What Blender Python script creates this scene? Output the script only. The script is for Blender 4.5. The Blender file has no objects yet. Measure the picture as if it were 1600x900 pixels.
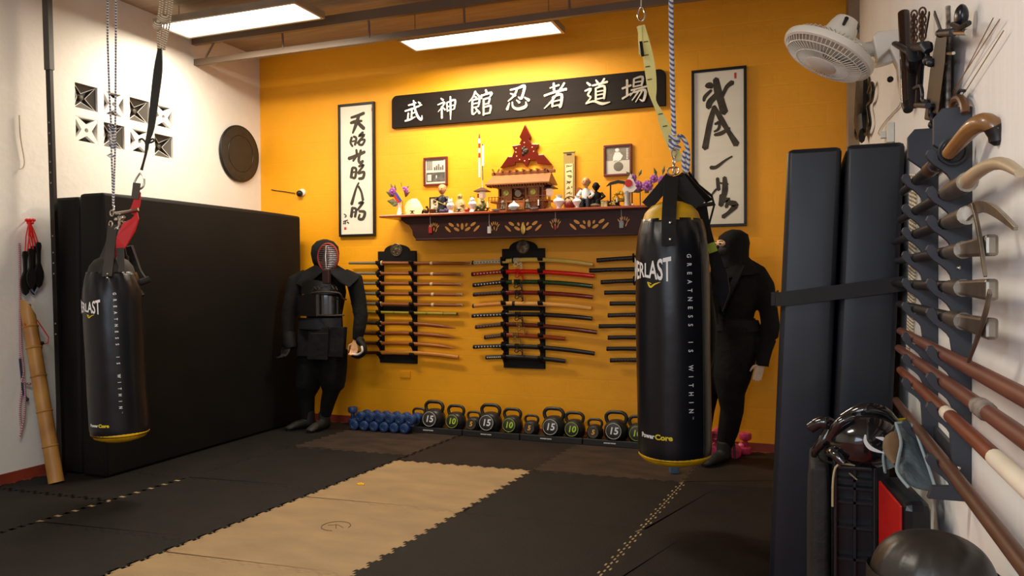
import bpy, bmesh, math, random
from mathutils import Vector, Matrix, Quaternion
random.seed(7)
PI = math.pi
SC = bpy.context.scene
COL = SC.collection

# ------------------------------------------------------------------ camera, world, lights, exposure
FPX = 1196.27
RX = Vector((0.93596, 0.00088, 0.35209)); RY = Vector((0.35205, 0.01330, -0.93589)); RZ = Vector((-0.00551, 0.99991, 0.01214))
EYE = Vector((0, 0, 1.30))
cam_d = bpy.data.cameras.new('camera'); cam = bpy.data.objects.new('camera', cam_d); COL.objects.link(cam)
cam_d.sensor_width = 36; cam_d.lens = FPX / 1600 * 36; cam_d.clip_start = .05
cam.matrix_world = Matrix(((RX.x, RX.y, RX.z, EYE.x), (RY.x, RY.y, RY.z, EYE.y), (RZ.x, RZ.y, RZ.z, EYE.z), (0, 0, 0, 1)))
SC.camera = cam
SC.view_settings.view_transform = 'Standard'; SC.view_settings.look = 'None'
SC.view_settings.gamma = 1; SC.view_settings.use_curve_mapping = False
SC.view_settings.exposure = 0.1
w = bpy.data.worlds.new('world'); SC.world = w; w.use_nodes = True
w.node_tree.nodes['Background'].inputs[0].default_value = (.55, .68, 1, 1); w.node_tree.nodes['Background'].inputs[1].default_value = .1

XL, XR, YB, YF, ZC = -4.81, .38, 6.0, -1.6, 3.42     # the room: left, right, back, front, ceiling

def area(name, loc, rot, sx, sy, power, color):
    d = bpy.data.lights.new(name, 'AREA'); d.shape = 'RECTANGLE'; d.size = sx; d.size_y = sy; d.energy = power; d.color = color
    o = bpy.data.objects.new(name, d); COL.objects.link(o); o.location = loc; o.rotation_euler = rot
    return o
WARM = (1.0, .86, .66)
area("lamp_light", (-2.30, 5.43, 3.13), (0, 0, 0), 1.2, .28, 46, WARM)
area("lamp_light", (-3.92, 4.65, 3.205), (0, 0, 0), 1.2, .3, 44, WARM)
area('lamp_light', (-2.2, 1.2, 3.20), (0, 0, 0), 1.2, .4, 52, (1, .90, .74))
area('window_light', (-1.3, -1.45, 1.75), (-PI/2 * 1.0, 0, PI), 1.9, 1.5, 38, (.74, .85, 1.0))
fl = bpy.data.lights.new('camera_flash', 'POINT'); fl.energy = 22; fl.shadow_soft_size = .05; fl.color = (.9, .94, 1)
flo = bpy.data.objects.new('camera_flash', fl); COL.objects.link(flo); flo.location = (-.22, -.05, 1.62)

# ------------------------------------------------------------------ helpers
def ray(x, y):
    x -= 800; y = 450 - y
    return Vector((RX.x*x + RX.y*y - RX.z*FPX, RY.x*x + RY.y*y - RY.z*FPX, RZ.x*x + RZ.y*y - RZ.z*FPX))
def P(x, y, ax, v):
    "world point seen at photo pixel (x, y) on the plane axis ax = v"
    r = ray(x, y); return EYE + r * ((v - EYE[ax]) / r[ax])
def PY(x, y, v=YB): return P(x, y, 1, v)
def PX(x, y, v): return P(x, y, 0, v)

def lin(h):
    if isinstance(h, str):
        h = h.lstrip('#'); c = [int(h[i:i+2], 16) / 255 for i in (0, 2, 4)]
        return tuple(v / 12.92 if v <= .04045 else ((v + .055) / 1.055) ** 2.4 for v in c)
    return tuple(h)
MATS = {}
def mat(name, col, rough=.6, metal=0, var=.12, scale=6, bump=0, bscale=40, emit=0, coat=0, spec=.5, stretch=None, trans=0, col2=None):
    if name in MATS: return MATS[name]
    m = bpy.data.materials.new(name); m.use_nodes = True; nt = m.node_tree; b = nt.nodes['Principled BSDF']
    c = lin(col); b.inputs['Roughness'].default_value = rough; b.inputs['Metallic'].default_value = metal
    b.inputs['Specular IOR Level'].default_value = spec; b.inputs['Coat Weight'].default_value = coat
    if trans: b.inputs['Transmission Weight'].default_value = trans
    tc = nt.nodes.new('ShaderNodeTexCoord'); mp = nt.nodes.new('ShaderNodeMapping'); nt.links.new(tc.outputs['Object'], mp.inputs[0])
    if stretch: mp.inputs['Scale'].default_value = stretch
    n = nt.nodes.new('ShaderNodeTexNoise'); n.inputs['Scale'].default_value = scale; n.inputs['Detail'].default_value = 5
    nt.links.new(mp.outputs[0], n.inputs['Vector'])
    r = nt.nodes.new('ShaderNodeValToRGB'); r.color_ramp.elements[0].position = .3; r.color_ramp.elements[1].position = .7
    d = lin(col2) if col2 else tuple(v * (1 - var * 1.5) for v in c)
    r.color_ramp.elements[0].color = (*d, 1); r.color_ramp.elements[1].color = (*[min(1, v * (1 + (0 if col2 else var))) for v in c], 1)
    nt.links.new(n.outputs['Fac'], r.inputs[0]); nt.links.new(r.outputs[0], b.inputs['Base Color'])
    if bump:
        n2 = nt.nodes.new('ShaderNodeTexNoise'); n2.inputs['Scale'].default_value = bscale; n2.inputs['Detail'].default_value = 4
        nt.links.new(mp.outputs[0], n2.inputs['Vector'])
        bp = nt.nodes.new('ShaderNodeBump'); bp.inputs['Strength'].default_value = bump; bp.inputs['Distance'].default_value = .02
        nt.links.new(n2.outputs['Fac'], bp.inputs['Height']); nt.links.new(bp.outputs[0], b.inputs['Normal'])
    if emit:
        b.inputs['Emission Color'].default_value = (*c, 1); b.inputs['Emission Strength'].default_value = emit
    MATS[name] = m
    return m

def frame(o, u, v):
    u = Vector(u).normalized(); v = Vector(v).normalized(); n = u.cross(v).normalized()
    return Matrix(((u.x, v.x, n.x, o[0]), (u.y, v.y, n.y, o[1]), (u.z, v.z, n.z, o[2]), (0, 0, 0, 1)))
def T(x=0, y=0, z=0): return Matrix.Translation((x, y, z))
def R(deg, ax): return Matrix.Rotation(math.radians(deg), 4, ax)

class MB:
    def __init__(s, M=None): s.v = []; s.f = []; s.M = M or Matrix.Identity(4)
    def add(s, vs, fs):
        k = len(s.v); s.v += [s.M @ Vector(v) for v in vs]; s.f += [tuple(i + k for i in f) for f in fs]; return s
    def box(s, x0, x1, y0, y1, z0, z1, c=0):
        "box; c chamfers the four edges that run along z"
        if c:
            return s.prism([(x0+c, y0), (x1-c, y0), (x1, y0+c), (x1, y1-c), (x1-c, y1), (x0+c, y1), (x0, y1-c), (x0, y0+c)], z0, z1)
        vs = [(x, y, z) for z in (z0, z1) for y in (y0, y1) for x in (x0, x1)]
        return s.add(vs, [(0, 2, 3, 1), (4, 5, 7, 6), (0, 1, 5, 4), (2, 6, 7, 3), (0, 4, 6, 2), (1, 3, 7, 5)])
    def prism(s, poly, z0, z1):
        n = len(poly); a = sum(poly[i][0]*poly[(i+1) % n][1] - poly[(i+1) % n][0]*poly[i][1] for i in range(n))
        if a < 0: poly = poly[::-1]
        vs = [(p[0], p[1], z0) for p in poly] + [(p[0], p[1], z1) for p in poly]
        fs = [tuple(range(n))[::-1], tuple(range(n, 2*n))] + [(i, (i+1) % n, n + (i+1) % n, n + i) for i in range(n)]
        return s.add(vs, fs)
    def tube(s, pts, r, seg=10, flat=1.0, up=(0, 0, 1), cap=True):
        "tube through pts; r a number or one per point (a number or (a, b)); flat scales the second axis"
        pts = [Vector(p) for p in pts]; n = len(pts); vs = []; up = Vector(up); prev = None
        for i, p in enumerate(pts):
            t = (pts[min(i+1, n-1)] - pts[max(i-1, 0)]).normalized()
            if prev is None:
                a = t.cross(up)
                if a.length < 1e-4: a = t.cross(Vector((1, .3, 0)))
            else:
                a = prev - t * prev.dot(t)
            a.normalize(); prev = a; b = a.cross(t)
            q = r[i] if isinstance(r, (list, tuple)) else r
            ra, rb = q if isinstance(q, (list, tuple)) else (q, q * flat)
            for k in range(seg):
                an = 2*PI*k/seg; vs.append(p + a*math.cos(an)*ra + b*math.sin(an)*rb)
        fs = [(i*seg+k, (i+1)*seg+k, (i+1)*seg+(k+1) % seg, i*seg+(k+1) % seg) for i in range(n-1) for k in range(seg)]
        if cap: fs += [tuple(range(seg)), tuple(range((n-1)*seg, n*seg))[::-1]]
        return s.add(vs, fs)
    def lathe(s, prof, seg=20, c=(0, 0, 0), M=None):
        "turn (r, z) profile about z through c"
        vs = []; M = M or Matrix.Identity(4)
        for r, z in prof:
            for k in range(seg):
                an = 2*PI*k/seg; vs.append(M @ Vector((c[0]+max(r, 1e-5)*math.cos(an), c[1]+max(r, 1e-5)*math.sin(an), c[2]+z)))
        n = len(prof)
        fs = [(i*seg+k, i*seg+(k+1) % seg, (i+1)*seg+(k+1) % seg, (i+1)*seg+k) for i in range(n-1) for k in range(seg)]
        if prof[0][0] > 1e-4: fs.append(tuple(range(seg))[::-1])
        if prof[-1][0] > 1e-4: fs.append(tuple(range((n-1)*seg, n*seg)))
        return s.add(vs, fs)
    def ell(s, c, r, seg=14, rings=9, M=None):
        if not isinstance(r, (list, tuple)): r = (r, r, r)
        M = (T(*c) @ M) if M else T(*c); vs = []
        for i in range(rings+1):
            ph = PI*i/rings
            for k in range(seg):
                th = 2*PI*k/seg
                vs.append(M @ Vector((r[0]*max(math.sin(ph), 1e-4)*math.cos(th), r[1]*max(math.sin(ph), 1e-4)*math.sin(th), -r[2]*math.cos(ph))))
        return s.add(vs, [(i*seg+k, i*seg+(k+1) % seg, (i+1)*seg+(k+1) % seg, (i+1)*seg+k) for i in range(rings) for k in range(seg)])
    def band(s, pts, w, t, side):
        "flat strap through pts; w one number or one per point, t thick, side = width direction (or one per point)"
        pts = [Vector(p) for p in pts]; n = len(pts); vs = []
        for i, p in enumerate(pts):
            tg = (pts[min(i+1, n-1)] - pts[max(i-1, 0)]).normalized()
            sd = Vector(side[i] if isinstance(side, list) else side); sd = (sd - tg*sd.dot(tg)).normalized(); nn = tg.cross(sd)
            ww = (w[i] if isinstance(w, (list, tuple)) else w) / 2
            for a, b in ((-1, -1), (1, -1), (1, 1), (-1, 1)): vs.append(p + sd*ww*a + nn*t/2*b)
        fs = [(i*4+k, i*4+(k+1) % 4, i*4+4+(k+1) % 4, i*4+4+k) for i in range(n-1) for k in range(4)] + [(0, 3, 2, 1), (n*4-4, n*4-3, n*4-2, n*4-1)]
        return s.add(vs, fs)
    def stroke(s, pts, z0=0, z1=.001):
        "brush stroke in the local xy plane through (x, y, width)"
        P_ = [Vector(p[:2]) for p in pts]; n = len(P_); L = []; Rr = []
        for i, p in enumerate(P_):
            t = (P_[min(i+1, n-1)] - P_[max(i-1, 0)])
            t = t.normalized() if t.length else Vector((1, 0)); q = Vector((-t.y, t.x)); w_ = pts[i][2] / 2
            L.append(p + q*w_); Rr.append(p - q*w_)
        e0 = P_[0] - (P_[1]-P_[0]).normalized() * pts[0][2]*.35; e1 = P_[-1] + (P_[-1]-P_[-2]).normalized() * pts[-1][2]*.35
        vs = [(a.x, a.y, z1) for a in L] + [(a.x, a.y, z1) for a in Rr] + [(e0.x, e0.y, z1), (e1.x, e1.y, z1)]
        vs += [(a[0], a[1], z0) for a in vs]; m = 2*n+2
        fs = []
        for i in range(n-1): fs += [(i, n+i, n+i+1, i+1), (m+i, m+i+1, m+n+i+1, m+n+i), (i, i+1, m+i+1, m+i), (n+i+1, n+i, m+n+i, m+n+i+1)]
        fs += [(0, 2*n, n), (n-1, 2*n-1, 2*n+1), (0, m, m+2*n, 2*n), (2*n, m+2*n, m+n, n), (n-1, 2*n+1, m+2*n+1, m+n-1), (2*n+1, 2*n-1, m+2*n-1, m+2*n+1)]
        return s.add(vs, fs)

def smooth_pts(pts, n=4):
    "Catmull-Rom through tuples of any size"
    out = []; m = len(pts)
    for i in range(m-1):
        p0, p1, p2, p3 = pts[max(i-1, 0)], pts[i], pts[i+1], pts[min(i+2, m-1)]
        for k in range(n):
            t = k/n
            out.append(tuple(.5*(2*b + (c-a)*t + (2*a-5*b+4*c-d)*t*t + (3*b-a-3*c+d)*t**3) for a, b, c, d in zip(p0, p1, p2, p3)))
    return out + [tuple(pts[-1])]

def _finish(name, me, m, parent, smooth, bevel, loc=None, local=False, angle=40, sub=0, remesh=0, smoothit=0):
    me.materials.clear()
    for mm in (m if isinstance(m, (list, tuple)) else [m]): me.materials.append(mm)
    o = bpy.data.objects.new(name, me); COL.objects.link(o)
    if parent:
        o.parent = parent
        if not local: me.transform(T(*(-parent_loc(parent))))
    elif not local:
        if loc is None and len(me.vertices):
            xs = [v.co.x for v in me.vertices]; ys = [v.co.y for v in me.vertices]; zs = [v.co.z for v in me.vertices]
            loc = Vector(((min(xs)+max(xs))/2, (min(ys)+max(ys))/2, min(zs)))
        if loc is not None: me.transform(T(*(-Vector(loc)))); o.location = loc
    if remesh:
        md = o.modifiers.new('remesh', 'REMESH'); md.mode = 'VOXEL'; md.voxel_size = remesh; md.use_smooth_shade = True
        sm = o.modifiers.new('smooth', 'SMOOTH'); sm.factor = .5; sm.iterations = smoothit or 4
    if bevel:
        b = o.modifiers.new('bevel', 'BEVEL'); b.width = bevel; b.segments = 2; b.limit_method = 'ANGLE'; b.angle_limit = .6
    if sub:
        b = o.modifiers.new('subsurf', 'SUBSURF'); b.levels = sub; b.render_levels = sub
    if smooth:
        for p in me.polygons: p.use_smooth = True
        try: me.set_sharp_from_angle(angle=math.radians(angle))
        except Exception: pass
    return o
def parent_loc(p):
    v = Vector((0, 0, 0))
    while p: v += p.location; p = p.parent
    return v
def obj(name, mb, m, parent=None, smooth=True, bevel=0, **k):
    me = bpy.data.meshes.new(name); me.from_pydata(mb.v, [], mb.f); me.validate(); me.update()
    bm = bmesh.new(); bm.from_mesh(me); bmesh.ops.recalc_face_normals(bm, faces=bm.faces); bm.to_mesh(me); bm.free()
    return _finish(name, me, m, parent, smooth, bevel, **k)
def tag(o, label, cat, group=None):
    o['label'] = label; o['category'] = cat
    if group: o['group'] = group
    return o
def thing(name, label, cat, loc=(0, 0, 0), group=None):
    o = bpy.data.objects.new(name, None); COL.objects.link(o); o.empty_display_size = .05; o.location = loc
    return tag(o, label, cat, group)
def solo(name, label, cat, mb, m, group=None, **k): return tag(obj(name, mb, m, **k), label, cat, group)
def struct(name, mb, m, **k):
    o = obj(name, mb, m, smooth=False, local=True, **k); o['kind'] = 'structure'; return o
def copy_tree(o, parent=None):
    c = o.copy(); COL.objects.link(c)
    if parent: c.parent = parent
    for ch in list(o.children): copy_tree(ch, c)
    return c
def dup(o, loc, rot=None, label=None, scale=None):
    c = copy_tree(o); c.location = loc
    if rot is not None: c.rotation_euler = rot
    if scale is not None: c.scale = scale if isinstance(scale, (tuple, list)) else (scale,)*3
    if label: c['label'] = label
    return c

def flat_shape(polys, depth, M, bevel=0):
    "MB of a filled outline with holes (first poly outer), extruded 0..depth along local z"
    cu = bpy.data.curves.new('outline', 'CURVE'); cu.dimensions = '2D'; cu.fill_mode = 'BOTH'; cu.extrude = depth/2; cu.bevel_depth = bevel
    for p in polys:
        sp = cu.splines.new('POLY'); sp.points.add(len(p)-1); sp.use_cyclic_u = True
        for q, pt in zip(sp.points, p): q.co = (pt[0], pt[1], 0, 1)
    return _curve_mb(cu, M @ T(0, 0, depth/2))
def _curve_mb(cu, M):
    o = bpy.data.objects.new('outline', cu); COL.objects.link(o)
    bpy.context.view_layer.update(); dg = bpy.context.evaluated_depsgraph_get()
    me = bpy.data.meshes.new_from_object(o.evaluated_get(dg)); mb = MB(M)
    mb.add([v.co for v in me.vertices], [tuple(p.vertices) for p in me.polygons])
    bpy.data.objects.remove(o); bpy.data.curves.remove(cu); bpy.data.meshes.remove(me)
    return mb
def text_mb(s, size, M, extrude=.001, offset=0, xs=1.0, align='CENTER', spacing=1.0, fn=None, shear=0):
    cu = bpy.data.curves.new('lettering', 'FONT'); cu.body = s; cu.size = size; cu.extrude = extrude; cu.offset = offset
    cu.align_x = align; cu.align_y = 'CENTER'; cu.space_character = spacing; cu.shear = shear; cu.resolution_u = 3
    mb = _curve_mb(cu, Matrix.Identity(4))
    out = MB(); out.f = mb.f; out.v = [(M @ (fn(Vector((v.x*xs, v.y, v.z))) if fn else Vector((v.x*xs, v.y, v.z)))) for v in mb.v]
    return out
def circle(r, n=24, cx=0, cy=0): return [(cx + r*math.cos(2*PI*k/n), cy + r*math.sin(2*PI*k/n)) for k in range(n)]
BACK = lambda p: frame(p, (1, 0, 0), (0, 0, 1))        # on the back wall: x right, y up, z out of the wall (towards the room)
LEFT = lambda p: frame(p, (0, 1, 0), (0, 0, 1))        # on the left wall: x into the depth, y up, z out of the wall
RIGHT = lambda p: frame(p, (0, -1, 0), (0, 0, 1))      # on the right wall: x towards the camera, y up, z out
# BACK: u=+X, v=+Z -> n = X x Z = -Y (out of the wall)
# ------------------------------------------------------------------ the room
m_yellow = mat('yellow_wall_paint', (0.95, .40, .0008), .55, var=.06, scale=1.5, bump=.2, bscale=9)
m_white = mat('white_wall_plaster', (.80, .775, .72), .7, var=.03, scale=2, bump=.2, bscale=14)
m_whiter = mat('white_wall_paint', (.90, .895, .87), .6, var=.03, scale=3, bump=.2, bscale=12, stretch=(1, 1, .2))
def brickify(m, s=.05):
    nt = m.node_tree; b = nt.nodes['Principled BSDF']; tc = [n for n in nt.nodes if n.type == 'TEX_COORD'][0]
    mp = nt.nodes.new('ShaderNodeMapping'); mp.inputs['Rotation'].default_value = (PI/2, 0, 0)
    nt.links.new(tc.outputs['Object'], mp.inputs[0])
    br = nt.nodes.new('ShaderNodeTexBrick'); br.inputs['Scale'].default_value = 1; br.inputs['Brick Width'].default_value = .36; br.inputs['Row Height'].default_value = .16
    br.inputs['Mortar Size'].default_value = .008; br.inputs['Mortar Smooth'].default_value = 1
    br.inputs['Color1'].default_value = (1, 1, 1, 1); br.inputs['Color2'].default_value = (.85, .85, .85, 1); br.inputs['Mortar'].default_value = (0, 0, 0, 1)
    nt.links.new(mp.outputs[0], br.inputs[0])
    bp = nt.nodes.new('ShaderNodeBump'); bp.inputs['Strength'].default_value = s; bp.inputs['Distance'].default_value = .02
    nt.links.new(br.outputs[0], bp.inputs['Height'])
    old = [n for n in nt.nodes if n.type == 'BUMP' and n != bp][0]; nt.links.new(old.outputs[0], bp.inputs['Normal'])
    nt.links.new(bp.outputs[0], b.inputs['Normal'])
brickify(m_yellow)
m_terra = mat('terracotta_tile', '#8a3a26', .5, var=.2, scale=5)
m_ceil = mat('ceiling_planks', '#8d7a62', .6, var=.25, scale=3, stretch=(1.2, 9, 1), col2='#a39177')
struct('wall_back', MB().box(XL-.12, XR+.12, YB, YB+.12, 0, ZC), m_yellow)
# left wall, with the eight breeze-block openings cut through
VY = [(4.007, 4.195), (4.245, 4.43), (4.48, 4.67), (4.72, 4.912)]; VZ = [(2.535, 2.712), (2.297, 2.475)]
holes = [[(a, c), (b, c), (b, d), (a, d)] for a, b in VY for c, d in VZ]
wl = flat_shape([[(YF, 0), (YB, 0), (YB, ZC), (YF, ZC)]] + holes, .12, frame((XL-.12, 0, 0), (0, 1, 0), (0, 0, 1)))
struct('wall_left', wl, m_white)
struct('wall_right', MB().box(XR, XR+.12, YF, YB, 0, ZC), m_whiter)
# front wall, behind the camera, with a doorway that lets the day in
struct('wall_front', MB().box(XL-.12, -2.4, YF-.12, YF, 0, ZC).box(-.2, XR+.12, YF-.12, YF, 0, ZC).box(-2.4, -.2, YF-.12, YF, 2.6, ZC).box(-2.4, -.2, YF-.12, YF, 0, .9), m_white)
struct('floor', MB().box(XL-.12, XR+.12, YF-.12, YB+.12, -.1, 0), m_terra)
struct('ceiling', MB().box(XL-.12, XR+.12, YF-.12, YB+.12, ZC, ZC+.1), m_ceil)
struct('baseboard_back', MB().box(XL, XR, YB-.015, YB, 0, .06), m_terra)
struct('baseboard_left', MB().box(XL, XL+.015, YF, YB, 0, .06), m_terra)
struct('baseboard_right', MB().box(XR-.015, XR, YF, YB, 0, .06), m_terra)
struct('trim_1', MB().box(XR-.07, XR, YB-.28, YB, .085, ZC), mat('corner_post_paint', '#9c8465', .6))

# breeze blocks
m_vdark = mat('dark_vent_back', '#2b2722', .5, var=.2); m_vstar = m_white; m_vgrey = mat('vent_facet', '#4a443c', .6, var=.1)
names = ['nearest the camera', 'second from the camera', 'third from the camera', 'farthest from the camera']
for i, (a, b) in enumerate(VY):
    for j, (c, d) in enumerate(VZ):
        cy, cz, h = (a+b)/2, (c+d)/2, (b-a)/2; hz = (d-c)/2; dark = (i + j) % 2 == 0
        F_ = LEFT((XL-.03, cy, cz))
        t = thing('vent_block', '%s breeze block vent, %s row, %s' % ('dark recessed' if dark else 'white star patterned', 'upper' if j == 0 else 'lower', names[i]), 'vent', (XL-.03, cy, cz-hz), 'breeze block vents in the left wall')
        obj('back_panel', MB(F_).box(-h+.002, h-.002, -hz+.002, hz-.002, -.05, -.045), m_vdark, t, smooth=False)  # dark coloured panel closing the back of each vent opening
        if dark:
            mb = MB(F_); mb.v = []; z = -.045
            for sx, sy in ((-1, 0), (1, 0), (0, -1), (0, 1)):     # four sloping facets between the star's arms
                if sx: tri = [(sx*(h-.004), -hz+.004), (sx*(h-.004), hz-.004), (sx*h*.35, 0)]
                else: tri = [(-h+.004, sy*(hz-.004)), (h-.004, sy*(hz-.004)), (0, sy*hz*.35)]
                mb.add([(tri[0][0], tri[0][1], .012), (tri[1][0], tri[1][1], .012), (tri[2][0], tri[2][1], -.03)] + [(q[0], q[1], -.043) for q in tri], [(0, 1, 2), (3, 5, 4), (0, 3, 4, 1), (1, 4, 5, 2), (2, 5, 3, 0)])
            obj('facet', mb, m_vgrey, t, smooth=False)
            e = MB(F_)
            for sx, sy in ((-1, 0), (1, 0), (0, -1), (0, 1)):
                q = (sx*h*.35, sy*hz*.35, -.028)
                for k in (-1, 1):
                    c_ = (sx*h if sx else k*h, sy*hz if sy else k*hz, .012); e.tube([q, (c_[0]*.97, c_[1]*.97, .012)], .0022, 6)
            obj('edge', e, m_white, t)
            obj('centre_knob', MB(F_).lathe([(.018, -.045), (.018, -.02), (.01, -.015), (0, -.015)], 16), m_vgrey, t)
        else:
            h2, z2, g = h-.001, hz-.001, .012; tris = []
            for sx in (-1, 1): tris.append([(sx*(h2-.004), -z2*.78), (sx*(h2-.004), z2*.78), (sx*h2*.45, 0)])
            for sy in (-1, 1): tris.append([(-h2*.78, sy*(z2-.004)), (h2*.78, sy*(z2-.004)), (0, sy*z2*.45)])
            obj('star_plate', flat_shape([[(-h2, -z2), (h2, -z2), (h2, z2), (-h2, z2)]] + tris + [circle(.016, 14)], .028, F_), m_white, t, smooth=False)

# ------------------------------------------------------------------ interlocking foam mats
m_fblack = mat('black_foam', (.0075, .0052, .0038), .7, spec=.25, var=.3, scale=5, bump=.15, bscale=90)
m_fbrown = mat('dusty_brown_foam', (.036, .021, .013), .65, spec=.3, var=.35, scale=4, bump=.15, bscale=90, stretch=(1, 2.2, 1))
m_fdark = mat('dark_brown_foam', (.017, .010, .006), .7, spec=.25, var=.25, scale=4, bump=.15, bscale=90)
m_ftan = mat('tan_foam', (.36, .235, .105), .6, var=.16, scale=3, bump=.2, bscale=80, stretch=(1, 2.4, 1), col2=(.26, .17, .082))
O2 = Vector((-2.69, 4.79)); U2 = Vector((1.0, .045)); V2 = Vector((.0725, 1.0))
def UV(u, v): q = O2 + U2*u + V2*v; return (q.x, q.y)
def jig(n):
    "one metre of dovetailed edge: list of (along, out)"
    out = []; a = .018
    for k in range(n):
        c = (k+.5)/n; w0, w1 = .20/n, .30/n; s = 1 if (k % 2 == 0) else -1
        out += [(c-w0, 0), (c-w1, s*a), (c+w1, s*a), (c+w0, 0)]
    return out
JV = jig(20)
def tile(u0, v0, u1, v1, m, label, gap=.0012, gl=None, gr=None):
    L = u1-u0; H_ = v1-v0; g = gap; gl = gl or g; gr = gr or g
    eu = [q for q in JV if q[0] < L - .02]; ev = [q for q in JV if q[0] < H_ - .02]
    poly = [(u0+gl, v0+g)] + [(u0+s, v0+g+o_) for s, o_ in eu] + [(u1-gr, v0+g)] + [(u1-gr+o_, v0+s) for s, o_ in ev]
    poly += [(u1-gr, v1-g)] + [(u0+s, v1-g+o_) for s, o_ in reversed(eu)] + [(u0+gl, v1-g)] + [(u0+gl+o_, v0+s) for s, o_ in reversed(ev)]
    return solo('foam_floor_mat', label, 'floor mat', MB().prism([UV(*p) for p in poly], .001, .013), m, 'interlocking foam mats on the floor', smooth=False)
m_under = mat('tan_foam_underlay', '#a08a62', .7, var=.2)
tan1 = tile(0, -1, 1, 0, m_ftan, 'tan foam floor mat, the farther one, with the small yellow scrap on it')
tan2 = tile(0, -2, 1, -1, m_ftan, 'tan foam floor mat, the nearer one, with a round mark pressed into it')
tile(0, -3, 1, -2, m_ftan, 'tan foam floor mat cut off by the bottom edge of the picture')
tile(0, 0, 1, 1, m_fdark, 'dark brown foam floor mat just beyond the far end of the tan mats')
tile(0, 1, 1, 1.16, m_fdark, 'narrow cut foam mat strip under the middle kettlebell racks')
tile(1, 0, 2, 1, m_fbrown, 'dusty brown foam floor mat beneath the large hanging bag')
tile(1, -1, 2, 0, m_fblack, 'black foam floor mat touching the right side of the farther tan mat', gr=.0045)
tile(1, -2, 2, -1, m_fblack, 'black foam floor mat touching the right side of the nearer tan mat', gr=.0045)
tile(1, 1, 2, 1.12, m_fbrown, 'narrow cut foam mat strip along the wall behind the large hanging bag')
tile(2, 0, 2.96, 1, m_fdark, 'dark brown foam floor mat under the ninja mannequin')
tile(2, -1, 2.96, 0, m_fblack, 'black foam floor mat beside the tall gym mats, beyond the cross seam', gl=.0045)
tile(2, -2, 2.96, -1, m_fblack, 'black foam floor mat beside the tall gym mats, nearer than the cross seam', gl=.0045)
tile(-1, .17, 0, 1.17, m_fbrown, 'dusty brown foam floor mat in front of the blue dumbbells')
tile(-1, -.83, 0, .17, m_fblack, 'black foam floor mat touching the left side of the farther tan mat', gl=.002)
tile(-1, -1.83, 0, -.83, m_fblack, 'black foam floor mat touching the left side of the nearer tan mat', gl=.002)
tile(-1, -2.83, 0, -1.83, m_fblack, 'black foam floor mat in the bottom left, nearest the camera')
tile(-1.93, .17, -1, 1.17, m_fblack, 'black foam floor mat under the kendo mannequin in the far corner', gr=.002)
tile(-1.93, -.83, -1, .17, m_fblack, 'black foam floor mat along the middle of the big leaning mat', gr=.002)
tile(-1.93, -1.38, -1, -.83, m_fblack, 'black foam floor mat under the left hanging bag beside the big leaning mat', gr=.002)
tile(-1.93, -2.38, -1, -1.40, m_fblack, 'black foam floor mat by the foot of the bamboo pole', gr=.002)
struct('floor_underlay', MB().prism([UV(1.97, -2), UV(2.03, -2), UV(2.03, 0), UV(1.97, 0)], .0005, .0126).prism([UV(-1.02, -1.83), UV(-.98, -1.83), UV(-.98, .17), UV(-1.02, .17)], .0005, .0118), m_under)
mk = MB(); q = P(525, 822, 2, .0135)                                  # the mark pressed into the tan mat
mk.tube([(q.x+.075*math.cos(a/20*2*PI), q.y+.075*math.sin(a/20*2*PI), .0132) for a in range(17)], .0025, 5)
mk.tube([(q.x-.05, q.y, .0132), (q.x, q.y+.02, .0132), (q.x+.05, q.y-.01, .0132)], .002, 5)
mk.tube([(q.x-.02, q.y+.03, .0132), (q.x+.02, q.y-.03, .0132)], .002, 5)
obj('stamped_mark', mk, mat('stamp_line', '#5b4428', .8), tan2)
# ------------------------------------------------------------------ ceiling truss and lamps
m_steel = mat('painted_steel', '#6d5a48', .45, var=.1, scale=3)
Yt = 5.17
t = thing('ceiling_truss', 'long grey brown steel truss crossing the room under the ceiling', 'truss', (-2.2, Yt, 3.12))
obj('lower_chord', MB().box(XL, XR, Yt-.02, Yt+.02, 3.125, 3.175), m_steel, t, smooth=False)
obj('upper_chord', MB().box(XL+.02, XR, Yt-.06, Yt-.02, 3.285, 3.36), m_steel, t, smooth=False)
for k in range(7):
    x = -4.70 + k*.80
    w0 = (x, Yt-.015, 3.16); w1 = (x + (.12 if k == 0 else -.0), Yt-.025, 3.30)
    obj('web_rod', MB().tube([w0, w1], .009, 8), m_steel, t)
b = MB(); b.box(XL, XR, 3.95, 4.0, 3.33, ZC)
solo('ceiling_beam', 'dark steel beam crossing the ceiling above the hanging bags', 'beam', b, m_steel, smooth=False)
m_lampf = mat('lamp_frame_metal', '#a59a86', .4, metal=.3)
m_diff = mat('lamp_diffuser', (1, .97, .9), .4, emit=5.0, var=0)
def lamp(x0, x1, y0, y1, z, label, ztop=ZC):
    t = thing('ceiling_lamp', label, 'ceiling lamp', ((x0+x1)/2, (y0+y1)/2, z), 'flat fluorescent ceiling lamps')
    f = MB(); e = .022
    for a, b, c, d in ((x0, x1, y0, y0+e), (x0, x1, y1-e, y1), (x0, x0+e, y0+e, y1-e), (x1-e, x1, y0+e, y1-e)): f.box(a, b, c, d, z, z+.05)
    f.box(x0+e, x1-e, y0+e, y1-e, z+.03, z+.05)
    obj('lamp_frame', f, m_lampf, t, smooth=False)
    obj('diffuser', MB().box(x0+e, x1-e, y0+e, y1-e, z+.008, z+.02), m_diff, t, smooth=False)
    for sx in (x0+.08, x1-.08): obj('hanger_wire', MB().tube([(sx, (y0+y1)/2, z+.05), (sx, (y0+y1)/2, ztop)], .003, 6), m_steel, t)
    return t
lamp(-2.93, -1.66, 5.275, 5.58, 3.15, 'glowing flat ceiling lamp hanging near the yellow wall above the black sign')
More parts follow.
